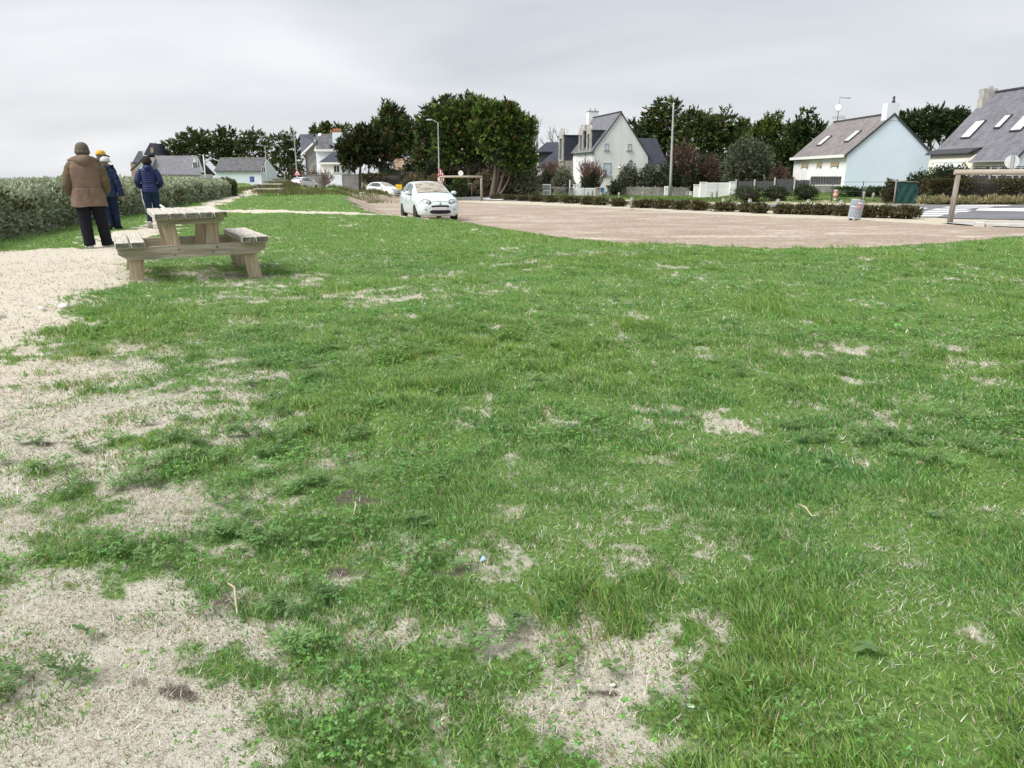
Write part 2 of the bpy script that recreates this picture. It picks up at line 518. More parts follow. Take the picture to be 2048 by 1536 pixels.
def M_ground():
    m, nt, b = new_mat('turf and sand')
    L = nt.links.new
    def A(n): return N(nt, 'ShaderNodeAttribute', attribute_name=n).outputs['Fac']
    def mixc(f, a, c):
        x = N(nt, 'ShaderNodeMix', data_type='RGBA'); L(f, x.inputs['Factor'])
        for s, v in ((6, a), (7, c)):
            if isinstance(v, tuple): x.inputs[s].default_value = v + (1,)
            else: L(v, x.inputs[s])
        return x.outputs[2]
    def soft(mask, nz, k=.8, lo=.35, hi=.65):
        s = N(nt, 'ShaderNodeMath', operation='MULTIPLY_ADD'); L(nz, s.inputs[0]); s.inputs[1].default_value = k; s.inputs[2].default_value = -.5 * k
        t = N(nt, 'ShaderNodeMath', operation='ADD'); L(mask, t.inputs[0]); L(s.outputs[0], t.inputs[1])
        r = N(nt, 'ShaderNodeMapRange', interpolation_type='SMOOTHSTEP'); L(t.outputs[0], r.inputs['Value'])
        r.inputs['From Min'].default_value = lo; r.inputs['From Max'].default_value = hi
        return r.outputs[0]
    nf = noise(nt, 55, 6, .65); nm = noise(nt, 7, 6, .6); nl = noise(nt, .7, 5, .6); ng = noise(nt, 260, 3, .6)
    turf = ramp(nt, [(.25, (.05, .075, .022)), (.5, (.11, .20, .045)), (.75, (.21, .30, .095))], nf.outputs['Fac']).outputs[0]
    sandc = ramp(nt, [(.25, (.34, .30, .235)), (.5, (.56, .51, .42)), (.8, (.74, .69, .59))], nf.outputs['Fac']).outputs[0]
    dryc = ramp(nt, [(.25, (.22, .195, .145)), (.5, (.50, .47, .395)), (.8, (.72, .69, .61))], ng.outputs['Fac']).outputs[0]
    soilc = ramp(nt, [(.25, (.045, .037, .032)), (.55, (.115, .095, .08)), (.85, (.30, .26, .21))], ng.outputs['Fac']).outputs[0]
    lowc = ramp(nt, [(.3, (.07, .11, .03)), (.55, (.12, .17, .05)), (.75, (.30, .27, .17))], nl.outputs['Fac']).outputs[0]
    verc = ramp(nt, [(.3, (.30, .28, .17)), (.5, (.50, .46, .36)), (.8, (.60, .56, .48))], nm.outputs['Fac']).outputs[0]
    c = mixc(soft(A('dry'), nf.outputs['Fac'], .9, .2, .8), turf, dryc)
    c = mixc(soft(A('sand'), nf.outputs['Fac'], .8, .2, .8), c, sandc)
    c = mixc(soft(A('soil'), nf.outputs['Fac'], .9, .2, .8), c, soilc)
    c = mixc(A('low'), c, lowc)
    c = mixc(soft(A('verge'), nm.outputs['Fac'], .6), c, verc)
    L(c, b.inputs['Base Color'])
    b.inputs['Roughness'].default_value = .95; b.inputs['Specular IOR Level'].default_value = .1
    bp = N(nt, 'ShaderNodeBump'); bp.inputs['Strength'].default_value = .8; bp.inputs['Distance'].default_value = .012
    L(nf.outputs['Fac'], bp.inputs['Height'])
    bp2 = N(nt, 'ShaderNodeBump'); bp2.inputs['Strength'].default_value = .8; bp2.inputs['Distance'].default_value = .004
    L(ng.outputs['Fac'], bp2.inputs['Height']); L(bp.outputs[0], bp2.inputs['Normal']); L(bp2.outputs[0], b.inputs['Normal'])
    return m

# ---- sheets lying on the lowland
def sheet(name, poly, material, dz, cell=.3, jitter=.5, label=None, cat=None):
    xs = [p[0] for p in poly]; ys = [p[1] for p in poly]
    gx = np.arange(min(xs), max(xs) + cell, cell); gy = np.arange(min(ys), max(ys) + cell, cell)
    X, Y = np.meshgrid(gx, gy)
    sd = sdist(X, Y, poly) + (fbm(X / 1.2, Y / 1.2, 77, 4) - .5) * jitter * 2
    # snap border vertices on to the outline so that the edge is not stepped
    keep = sd > 0
    ok = (keep[:-1, :-1] & keep[1:, :-1] & keep[:-1, 1:] & keep[1:, 1:])
    I = np.arange(X.size).reshape(X.shape)
    F = np.stack([I[:-1, :-1], I[:-1, 1:], I[1:, 1:], I[1:, :-1]], -1)[ok]
    used = np.unique(F); remap = -np.ones(X.size, int); remap[used] = np.arange(len(used))
    x, y = X.ravel()[used], Y.ravel()[used]
    V = np.stack([x, y, ground_z(x, y) + dz], -1)
    o = npmesh(name, V, remap[F], material, smooth=True)
    return tag(o, label, cat, kind='structure')

def M_park():
    m, nt, b = new_mat('brown gravel')
    n1 = noise(nt, .55, 7, .7, stretch=(.6, 1.2, 1), dist=1.0); n2 = noise(nt, 9, 8, .75); n3 = noise(nt, .12, 3)
    r1 = ramp(nt, [(.34, (.30, .245, .195)), (.52, (.365, .30, .245)), (.68, (.56, .505, .43))], n1.outputs['Fac'])
    r2 = ramp(nt, [(.3, (.42, .42, .42)), (.7, (1.5, 1.47, 1.44))], n2.outputs['Fac'])
    mx = N(nt, 'ShaderNodeMix', data_type='RGBA', blend_type='MULTIPLY'); mx.inputs['Factor'].default_value = 1
    nt.links.new(r1.outputs[0], mx.inputs[6]); nt.links.new(r2.outputs[0], mx.inputs[7])
    nt.links.new(mx.outputs[2], b.inputs['Base Color'])
    b.inputs['Roughness'].default_value = .95; b.inputs['Specular IOR Level'].default_value = .1
    return m

def M_road():
    m, nt, b = new_mat('worn asphalt')
    n1 = noise(nt, .4, 5, .6, stretch=(.5, 1, 1)); n2 = noise(nt, 30, 5, .7)
    r1 = ramp(nt, [(.35, (.13, .13, .145)), (.65, (.19, .19, .205))], n1.outputs['Fac'])
    r2 = ramp(nt, [(.3, (.8, .8, .8)), (.7, (1.15, 1.15, 1.15))], n2.outputs['Fac'])
    mx = N(nt, 'ShaderNodeMix', data_type='RGBA', blend_type='MULTIPLY'); mx.inputs['Factor'].default_value = 1
    nt.links.new(r1.outputs[0], mx.inputs[6]); nt.links.new(r2.outputs[0], mx.inputs[7]); nt.links.new(mx.outputs[2], b.inputs['Base Color'])
    b.inputs['Roughness'].default_value = .85
    return m

def decal(mb, pxpoly, dz=.045):
    """painted marking, polygon given on the road surface"""
    pts = []
    for p in pxpoly:
        x, y = gp(*p); pts.append((x, y, gz(x, y) + dz))
    mb.add(pts, [tuple(range(len(pts)))])

build_ground()
sheet('car_park', PARK, M_park(), .02, .3, .6, 'brown gravel car park with pale worn streaks', 'car park')
sheet('road', ROAD, M_road(), .03, .35, .08, 'grey asphalt coast road', 'road')

M_paint = mat('road paint', (.78, .78, .77), (.6, .6, .6), 3, rough=.7)
zb = MB()
for y, xa, xb in ((412.2, 1916, 2026), (415.6, 1890, 1990), (420.0, 1866, 1946), (424.3, 1852, 1946), (428.8, 1842, 1918), (433.2, 1838, 1890)):
    h = .85 + (y - 412) * .045
    decal(zb, [(xa + 6, y - h), (xb, y - h), (xb - 14, y + h), (xa - 6, y + h)])
decal(zb, [(1748, 415.3), (1838, 415.0), (1857, 418.2), (1846, 419.2), (1800, 419.6), (1748, 419.2)])
decal(zb, [(1958, 418.3), (2060, 417.6), (2140, 419), (2140, 424.5), (2048, 424.6), (2000, 423.6), (1950, 422.6)])
decal(zb, [(985 - 22, 398.4), (985 + 4, 397.0), (1012, 399.6), (1000, 401.0), (985 - 12, 399.6)])
decal(zb, [(905, 394.4), (960, 394.6), (960, 395.2), (905, 395.0)])
o = obj('road_marking', zb, M_paint); tag(o, 'white zebra crossing and lane bands on the road', 'road marking', kind='structure')

# sea
sea = MB(); sea.add([(-9000, -400, -3), (600, -400, -3), (600, 30000, -3), (-9000, 30000, -3)], [(0, 1, 2, 3)])
sea.add([(-40000, -400, -3.02), (-9000, -400, -3.02), (-9000, 30000, -3.02), (-40000, 30000, -3.02)], [(0, 1, 2, 3)])
m, nt, b = new_mat('sea water'); b.inputs['Base Color'].default_value = (.10, .15, .17, 1); b.inputs['Roughness'].default_value = .3
nn = noise(nt, .25, 6, .6, stretch=(.4, 1, 1)); bp = N(nt, 'ShaderNodeBump'); bp.inputs['Strength'].default_value = .6; bp.inputs['Distance'].default_value = .6
nt.links.new(nn.outputs['Fac'], bp.inputs['Height']); nt.links.new(bp.outputs[0], b.inputs['Normal'])
tag(obj('sea', sea, m), 'flat grey sea at the horizon', 'sea', kind='structure')
# ---------------------------------------------------------------- sky, light, camera
SUN_EL, SUN_AZ = math.radians(50), math.radians(-118)     # azimuth from +Y towards +X: over the sea, to the left and behind the viewer
world = bpy.data.worlds.new('World'); SC.world = world; world.use_nodes = True
nt = world.node_tree; L = nt.links.new
bg = nt.nodes['Background']; bg.inputs['Strength'].default_value = .1
sk = N(nt, 'ShaderNodeTexSky', sky_type='NISHITA'); sk.sun_disc = False
sk.sun_elevation = SUN_EL; sk.sun_rotation = SUN_AZ
tc = N(nt, 'ShaderNodeTexCoord')
sep = N(nt, 'ShaderNodeSeparateXYZ'); L(tc.outputs['Generated'], sep.inputs[0])
zc = N(nt, 'ShaderNodeMath', operation='MAXIMUM'); L(sep.outputs[2], zc.inputs[0]); zc.inputs[1].default_value = 0
za = N(nt, 'ShaderNodeMath', operation='ADD'); L(zc.outputs[0], za.inputs[0]); za.inputs[1].default_value = .22
dv = N(nt, 'ShaderNodeVectorMath', operation='DIVIDE'); L(tc.outputs['Generated'], dv.inputs[0])
cb = N(nt, 'ShaderNodeCombineXYZ'); [L(za.outputs[0], cb.inputs[i]) for i in range(3)]
L(cb.outputs[0], dv.inputs[1])
mp = N(nt, 'ShaderNodeMapping'); mp.inputs['Scale'].default_value = (.55, 1.0, .6); mp.inputs['Location'].default_value = (.35, .2, 0); mp.inputs['Rotation'].default_value = (0, 0, .25)
L(dv.outputs[0], mp.inputs[0])
n1 = N(nt, 'ShaderNodeTexNoise'); n1.inputs['Scale'].default_value = 1.05; n1.inputs['Detail'].default_value = 5; n1.inputs['Roughness'].default_value = .45; n1.inputs['Distortion'].default_value = .4
L(mp.outputs[0], n1.inputs['Vector'])
r1 = ramp(nt, [(.30, (3.3, 3.48, 3.72)), (.44, (4.1, 4.25, 4.47)), (.58, (4.75, 4.85, 5.03)), (.72, (5.5, 5.55, 5.66))], n1.outputs['Fac'])
mxs = N(nt, 'ShaderNodeMix', data_type='RGBA'); mxs.inputs['Factor'].default_value = .93
L(sk.outputs[0], mxs.inputs[6]); L(r1.outputs[0], mxs.inputs[7]); L(mxs.outputs[2], bg.inputs['Color'])

sd_ = bpy.data.lights.new('sun', 'SUN'); sd_.energy = 2.7; sd_.angle = math.radians(32); sd_.color = (1, .975, .94)
so = bpy.data.objects.new('sun', sd_); COL.objects.link(so)
sv = Vector((math.sin(SUN_AZ) * math.cos(SUN_EL), math.cos(SUN_AZ) * math.cos(SUN_EL), math.sin(SUN_EL)))
so.rotation_euler = sv.to_track_quat('Z', 'Y').to_euler(); so.location = (-20, -10, 30)

cd = bpy.data.cameras.new('camera'); cam = bpy.data.objects.new('camera', cd); COL.objects.link(cam); SC.camera = cam
cd.sensor_width = 36; cd.lens = FPX / 2048 * 36; cd.clip_start = .05; cd.clip_end = 60000
cam.location = (0, 0, CAMZ); cam.rotation_euler = (PI / 2 - PITCH, 0, 0)
SC.view_settings.view_transform = 'Standard'; SC.view_settings.look = 'None'; SC.view_settings.gamma = 1; SC.view_settings.use_curve_mapping = False
SC.view_settings.exposure = .78
SC.cycles.max_bounces = 5; SC.cycles.diffuse_bounces = 3; SC.cycles.glossy_bounces = 3; SC.cycles.transmission_bounces = 4; SC.cycles.transparent_max_bounces = 6
SC.cycles.use_denoising = True
SC.cycles.use_adaptive_sampling = True
# ---------------------------------------------------------------- turf: blades, dead grass, small weeds
def fan(n, r0, r1, half=43):
    a = np.radians(RNG.uniform(-half, half, n)); r = np.sqrt(RNG.uniform(r0 * r0, r1 * r1, n))
    return r * np.sin(a), r * np.cos(a)

def cscale(c, f):
    return np.clip(np.asarray(c)[None, :] * f[:, None], 0, 1)

def blade_mesh(P, h, w, yaw, lean, ldir, col, seg):
    n = len(P)
    wx, wy = np.cos(yaw) * w / 2, np.sin(yaw) * w / 2
    dx, dy = np.cos(ldir) * lean * h, np.sin(ldir) * lean * h
    up = h * np.sqrt(np.clip(1 - (lean * .75) ** 2, .1, 1))
    W = np.stack([wx, wy, np.zeros(n)], -1)
    if seg == 1:
        T = P + np.stack([dx, dy, up], -1)
        V = np.stack([P - W, P + W, T], 1).reshape(-1, 3)
        F = np.arange(n * 3).reshape(n, 3)
        C = np.repeat(col, 3, 0)
    else:
        Mid = P + np.stack([dx * .33, dy * .33, up * .6], -1); T = P + np.stack([dx, dy, up], -1)
        V = np.stack([P - W, P + W, Mid - W * .8, Mid + W * .8, T], 1).reshape(-1, 3)
        b = (np.arange(n) * 5)[:, None]
        F = np.concatenate([b + np.array([[0, 1, 3]]), b + np.array([[0, 3, 2]]), b + np.array([[2, 3, 4]])], 0)
        C = np.repeat(col, 5, 0)
    return V, F, C

def merge(parts):
    Vs, Fs, Cs, o = [], [], [], 0
    for V, F, C in parts:
        Vs.append(V); Fs.append(F + o); Cs.append(C); o += len(V)
    return np.concatenate(Vs), np.concatenate(Fs), np.concatenate(Cs)

M_blade = leafmat('grass blade', .42, .5, .4)
M_dead = leafmat('dead grass', .8, .15, .2, (1, .95, .8))
GREENS = np.array([(.185, .345, .08), (.115, .26, .062), (.25, .40, .10), (.11, .235, .085), (.34, .44, .17)])

def grass_zone(n, r0, r1, hs, ws, seg, half=44):
    x, y = fan(n, r0, r1, half)
    sand, dry, soil, low, verge = masks(x, y)
    cl = fbm(x / .22, y / .22, 61, 3); cb = fbm(x / 1.1, y / 1.1, 67, 3); ct = fbm(x / .5, y / .5, 63, 3)
    D = (1 - .66 * dry) * (1 - .985 * sand) * (1 - .93 * soil)
    D = D * np.clip(.7 + (cl - .44) * 3.2, .42, 1)
    lowd = sdist(x, y, LOW)
    hd = sdist(x, y, COAST)
    keep = (RNG.random(n) < D) & (lowd + (fbm(x / .5, y / .5, 71, 3) - .5) * 3 < .55) & (hd < 0) & (y > .35)
    x, y, cl, cb, ct, D, dry = x[keep], y[keep], cl[keep], cb[keep], ct[keep], D[keep], dry[keep]
    n = len(x)
    P = np.stack([x, y, ground_z(x, y) - .004], -1)
    tuft = sstep(.48, .66, cl); big = sstep(.47, .66, cb)
    h = hs * (.42 + .5 * RNG.random(n) + .85 * tuft * (.45 + big) + .2 * big) * (.42 + .58 * D)
    w = ws * RNG.uniform(.7, 1.3, n)
    ld = RNG.normal(2.6, 1.15, n)
    lean = np.clip(RNG.normal(.80, .28, n), .1, 1.2)
    k = RNG.choice(len(GREENS), n, p=[.38, .26, .18, .12, .06])
    col = GREENS[k] * RNG.uniform(.6, 1.4, n)[:, None]
    hue = (cb - .5)[:, None] * np.array([[.7, .25, -.2]]) + (ct - .5)[:, None] * np.array([[.5, .25, .2]])
    col = np.clip(col * (1 + hue), .01, .8)
    pale = RNG.random(n) < .07 + .25 * dry
    col[pale] = np.array([.33, .29, .16]) * RNG.uniform(.7, 1.2, pale.sum())[:, None]
    return blade_mesh(P, h, w, RNG.uniform(0, PI, n), lean, ld, col, seg)

Z = [grass_zone(270000, .9, 3.2, .031, .0036, 2, 66), grass_zone(400000, 3.2, 6.5, .036, .0055, 2, 56), grass_zone(380000, 6.5, 13, .042, .009, 1, 49),
     grass_zone(330000, 13, 27, .045, .015, 1), grass_zone(160000, 27, 62, .06, .035, 1)]
V, F, C = merge(Z)
tag(npmesh('grass', V, F, M_blade, col=C), 'short bright green turf with tufts and worn gaps', 'grass', kind='stuff')

def dead_zone(n, r0, r1, hs, ws, half=44):
    x, y = fan(n, r0, r1, half)
    sand, dry, soil, low, verge = masks(x, y)
    cl = fbm(x / .12, y / .12, 83, 3)
    D = np.clip(.22 + .78 * dry + .25 * sand - .3 * soil, .08, 1) * np.clip(.6 + (cl - .45) * 2.5, .15, 1)
    keep = (RNG.random(n) < D) & (sdist(x, y, LOW) < .8) & (sdist(x, y, COAST) < 0)
    x, y, dry = x[keep], y[keep], dry[keep]; n = len(x)
    P = np.stack([x, y, ground_z(x, y)], -1)
    col = np.array([[.62, .585, .50]]) * RNG.uniform(.6, 1.4, n)[:, None]
    g = RNG.random(n) < .25
    col[g] = np.array([.33, .26, .17]) * RNG.uniform(.7, 1.2, g.sum())[:, None]
    return blade_mesh(P, hs * RNG.uniform(.5, 1.3, n), ws * RNG.uniform(.7, 1.3, n), RNG.uniform(0, PI, n), np.clip(RNG.normal(.9, .2, n), .3, 1.25), RNG.uniform(0, 2 * PI, n), col, 1)

V, F, C = merge([dead_zone(250000, .9, 3.2, .020, .0021, 66), dead_zone(165000, 3.2, 6.5, .026, .004, 56), dead_zone(120000, 6.5, 13, .03, .008), dead_zone(60000, 13, 27, .03, .014)])
tag(npmesh('dead_grass', V, F, M_dead, col=C), 'pale dead grass straw lying through the turf', 'dead grass', kind='stuff')

# --- clover like leaflets
def leaflets(P, rad, yaw, tx, ty, col, asp=1.0, k=6):
    n = len(P); t = np.arange(k) * 2 * PI / k
    cx = np.cos(t)[None, :] * rad[:, None]; cy = np.sin(t)[None, :] * rad[:, None] * asp
    X = cx * np.cos(yaw)[:, None] - cy * np.sin(yaw)[:, None]; Y = cx * np.sin(yaw)[:, None] + cy * np.cos(yaw)[:, None]
    Zz = X * tx[:, None] + Y * ty[:, None]
    V = (P[:, None, :] + np.stack([X, Y, Zz], -1)).reshape(-1, 3)
    b = (np.arange(n) * k)[:, None]
    F = np.concatenate([b + np.array([[0, i, i + 1]]) for i in range(1, k - 1)], 0)
    return V, F, np.repeat(col, k, 0)

def clover(n, r0, r1, rr, half=44):
    x, y = fan(n, r0, r1, half)
    sand, dry, soil, low, verge = masks(x, y)
    c = fbm(x / .8, y / .8, 91, 4); c2 = fbm(x / .15, y / .15, 93, 2)
    D = sstep(.47, .62, c) * (1 - .9 * dry) * (1 - sand) * (1 - soil) * sstep(.35, .6, c2)
    keep = (RNG.random(n) < D) & (sdist(x, y, LOW) < .5)
    x, y, c2 = x[keep], y[keep], c2[keep]; n = len(x)
    z = ground_z(x, y) + .012 + RNG.random(n) * .028 + .02 * sstep(.5, .7, c2)
    parts = []
    yaw0 = RNG.uniform(0, 2 * PI, n); r = rr * RNG.uniform(.65, 1.35, n)
    col = np.array([[.15, .29, .075]]) * RNG.uniform(.7, 1.4, n)[:, None] * (1 + RNG.normal(0, .12, (n, 3)))
    for k in range(3):
        a = yaw0 + k * 2.09
        P = np.stack([x + np.cos(a) * r * 1.05, y + np.sin(a) * r * 1.05, z], -1)
        parts.append(leaflets(P, r, a, RNG.normal(0, .35, n), RNG.normal(0, .35, n), np.clip(col, .01, 1), .8))
    return merge(parts)

V, F, C = merge([clover(44000, .9, 3.2, .0037, 66), clover(66000, 3.2, 6.5, .0056, 56), clover(36000, 6.5, 13, .011)])
tag(npmesh('clover', V, F, M_blade, col=C), 'small round clover leaves spread in the turf', 'clover', kind='stuff')

# --- feathery divided leaves lying in rosettes
def feathers(n, r0, r1, size, per=9):
    x, y = fan(n, r0, r1)
    sand, dry, soil, low, verge = masks(x, y)
    c = fbm(x / .9, y / .9, 101, 3)
    D = .55 * sstep(.52, .62, c) * (1 - .8 * sand) * (1 - .5 * dry)
    keep = (RNG.random(n) < D) & (sdist(x, y, LOW) < 0)
    x, y = x[keep], y[keep]; n = len(x)
    parts = []
    tint = RNG.uniform(.7, 1.25, n)
    for j in range(per):
        yaw = RNG.uniform(0, 2 * PI, n); Lh = size * RNG.uniform(.6, 1.25, n)
        for k in range(9):
            s = (k + 1) / 9.0
            cx = x + np.cos(yaw) * Lh * s; cy = y + np.sin(yaw) * Lh * s
            cz = ground_z(x, y) + .012 + .035 * np.sin(s * 2.4) * RNG.uniform(.5, 1.3, n)
            for side in (-1, 1):
                a = yaw + side * (1.0 - .3 * s); ll = Lh * .30 * (1.15 - .8 * abs(s - .45))
                P = np.stack([cx, cy, cz], -1); T = P + np.stack([np.cos(a) * ll, np.sin(a) * ll, RNG.normal(.002, .006, n)], -1)
                Wd = np.stack([-np.sin(a), np.cos(a), np.zeros(n)], -1) * (ll * .22)[:, None]
                Mm = P * .5 + T * .5
                V = np.stack([P, Mm + Wd, T, Mm - Wd], 1).reshape(-1, 3)
                b = (np.arange(n) * 4)[:, None]
                F = np.concatenate([b + np.array([[0, 1, 2]]), b + np.array([[0, 2, 3]])], 0)
                col = np.array([[.17, .30, .10]]) * (tint * RNG.uniform(.85, 1.15, n))[:, None]
                parts.append((V, F, np.repeat(col, 4, 0)))
    return merge(parts)

V, F, C = merge([feathers(620, 1.0, 4.0, .06), feathers(380, 4.0, 8.0, .07, 6)])
tag(npmesh('feathery_weed', V, F, M_blade, col=C), 'low feathery weed leaves lying flat in the grass', 'weeds', kind='stuff')

# --- broad leaved rosettes
def rosettes(n, r0, r1):
    x, y = fan(n, r0, r1)
    sand, dry, soil, low, verge = masks(x, y)
    keep = (sand < .2) & (sdist(x, y, LOW) < -.3)
    x, y = x[keep], y[keep]; n = len(x); parts = []
    sz = RNG.uniform(.009, .02, n); y0 = RNG.uniform(0, 6.28, n)
    for k in range(6):
        a = y0 + k * 1.05 + RNG.normal(0, .2, n)
        P = np.stack([x + np.cos(a) * sz * 1.05, y + np.sin(a) * sz * 1.05, ground_z(x, y) + .02 + RNG.random(n) * .02], -1)
        col = np.array([[.16, .27, .10]]) * RNG.uniform(.75, 1.25, n)[:, None]
        parts.append(leaflets(P, sz * RNG.uniform(.8, 1.2, n), a, np.cos(a) * RNG.normal(.2, .25, n), np.sin(a) * RNG.normal(.2, .25, n), col, .48, 8))
    return merge(parts)
V, F, C = merge([rosettes(46, 1.3, 4.5), rosettes(120, 4.5, 9)])
tag(npmesh('broadleaf_weed', V, F, M_blade, col=C), 'pale broad leaved weeds growing low in the turf', 'weeds', kind='stuff')

# --- small things lying on the grass
M_twig = mat('bleached twig', (.52, .45, .32), (.36, .29, .19), 30)
def twig(pxs, label, r=.0035):
    pts = [ground_at(*p) for p in pxs]
    o3 = Vector(pts[0])
    mb = MB(); mb.tube([(Vector(p) - o3) + Vector((0, 0, .035 + .012 * math.sin(i * 2))) for i, p in enumerate(pts)], [r * (1 - .12 * i) for i in range(len(pts))], 6)
    tag(obj('dry_twig', mb, M_twig, loc=o3), label, 'twig', 'dry twigs on the grass')
twig([(459, 1189), (472, 1204), (474, 1225), (477, 1249)], 'thin pale twig lying over a dark bare patch at the lower left')
twig([(1594, 1026), (1608, 1038), (1622, 1045), (1638, 1047)], 'curved pale twig lying on thick grass at the right')
twig([(712, 1022), (713, 1034), (708, 1044), (700, 1055)], 'short bent straw coloured twig beside a small dark soil patch left of centre')
twig([(1033, 1057), (1040, 1053), (1048, 1056)], 'tiny white curl of twig on grass in the middle of the lawn', .0025)
M_blue = mat('blue plastic', (.30, .42, .72), (.40, .52, .80), 20, rough=.5)
p = ground_at(960, 1151); mb = MB()
mb.add([(0, 0, .044), (.018, .003, .054), (.021, .016, .044), (.003, .017, .05), (.010, .010, .062)], [(0, 1, 4), (1, 2, 4), (2, 3, 4), (3, 0, 4)])
tag(obj('plastic_scrap', mb, M_blue, loc=p), 'crumpled scrap of blue plastic beside a dark soil patch', 'litter')
M_shell = mat('white shell', (.75, .73, .68), (.6, .58, .55), 20)
for i, (px, py, s, lab) in enumerate([(128, 617, .045, 'white shell on the path edge by the green weeds'), (84, 622, .035, 'smaller flat white shell on pale sand at the left'), (1382, 1418, .010, 'small white stone in dry grass at the bottom'), (1226, 1375, .008, 'tiny white pebble in the straw near the bottom')]):
    p = ground_at(px, py); mb = MB()
    mb.lathe([(s * .2, -.004), (s * .9, .0), (s, s * .2), (s * .6, s * .42), (s * .12, s * .5)], 9, M=Euler((.3, .2, i)).to_matrix())
    tag(obj('white_shell' if i < 2 else 'white_pebble', mb, M_shell, loc=(p[0], p[1], p[2] + (.02 if i < 2 else .006))), lab, 'shell' if i < 2 else 'pebble')
# ---------------------------------------------------------------- woody plants
M_leaf = leafmat('conifer foliage', .75, .12, .12, (1.1, 1.1, .7))
M_shrub = leafmat('shrub leaves', .6, .25, .2)
M_bark = mat('grey brown bark', (.17, .135, .105), (.075, .058, .045), 6, rough=.95, bump=.6, stretch=(3, 3, .6))
M_bare = mat('bare twigs', (.20, .165, .145), (.12, .095, .08), 8, rough=.95)
M_redtwig = mat('reddish twigs', (.20, .125, .10), (.11, .065, .055), 8, rough=.95)

def unit(v):
    return v / np.maximum(np.linalg.norm(v, axis=-1, keepdims=True), 1e-9)

def kites(P, D, length, width, col, up=None):
    """narrow leaf quads from P along unit D"""
    n = len(P)
    R = RNG.normal(0, 1, (n, 3)) if up is None else up
    S = unit(np.cross(D, R)) * (width / 2)[:, None]
    T = P + D * length[:, None]; Mm = P + D * (length * .45)[:, None]
    V = np.stack([P, Mm + S, T, Mm - S], 1).reshape(-1, 3)
    F = np.arange(n * 4).reshape(n, 4)
    return V, F, np.repeat(col, 4, 0)

def sample_ells(ells, n, lo=.35, hi=1.02):
    """ells: (c(3), r(3)) arrays; returns points and outward directions"""
    vol = np.array([(e[1][0] * e[1][2]) for e in ells]); vol = vol / vol.sum()
    idx = RNG.choice(len(ells), n, p=vol)
    C = np.array([e[0] for e in ells])[idx]; R = np.array([e[1] for e in ells])[idx]
    d = unit(RNG.normal(0, 1, (n, 3)))
    r = RNG.uniform(lo ** 2.2, hi ** 2.2, n) ** (1 / 2.2)
    lump = .82 + .36 * (np.sin(d[:, 0] * 7 + idx * 2) * np.sin(d[:, 2] * 6 + idx) * np.sin(d[:, 1] * 5 + 1) + .5)
    return C + d * R * (r * lump)[:, None], unit(d / np.maximum(R, .01)), idx

DARKG = [(.048, .075, .027), (.028, .048, .019), (.07, .10, .035), (.105, .135, .042), (.075, .06, .03)]

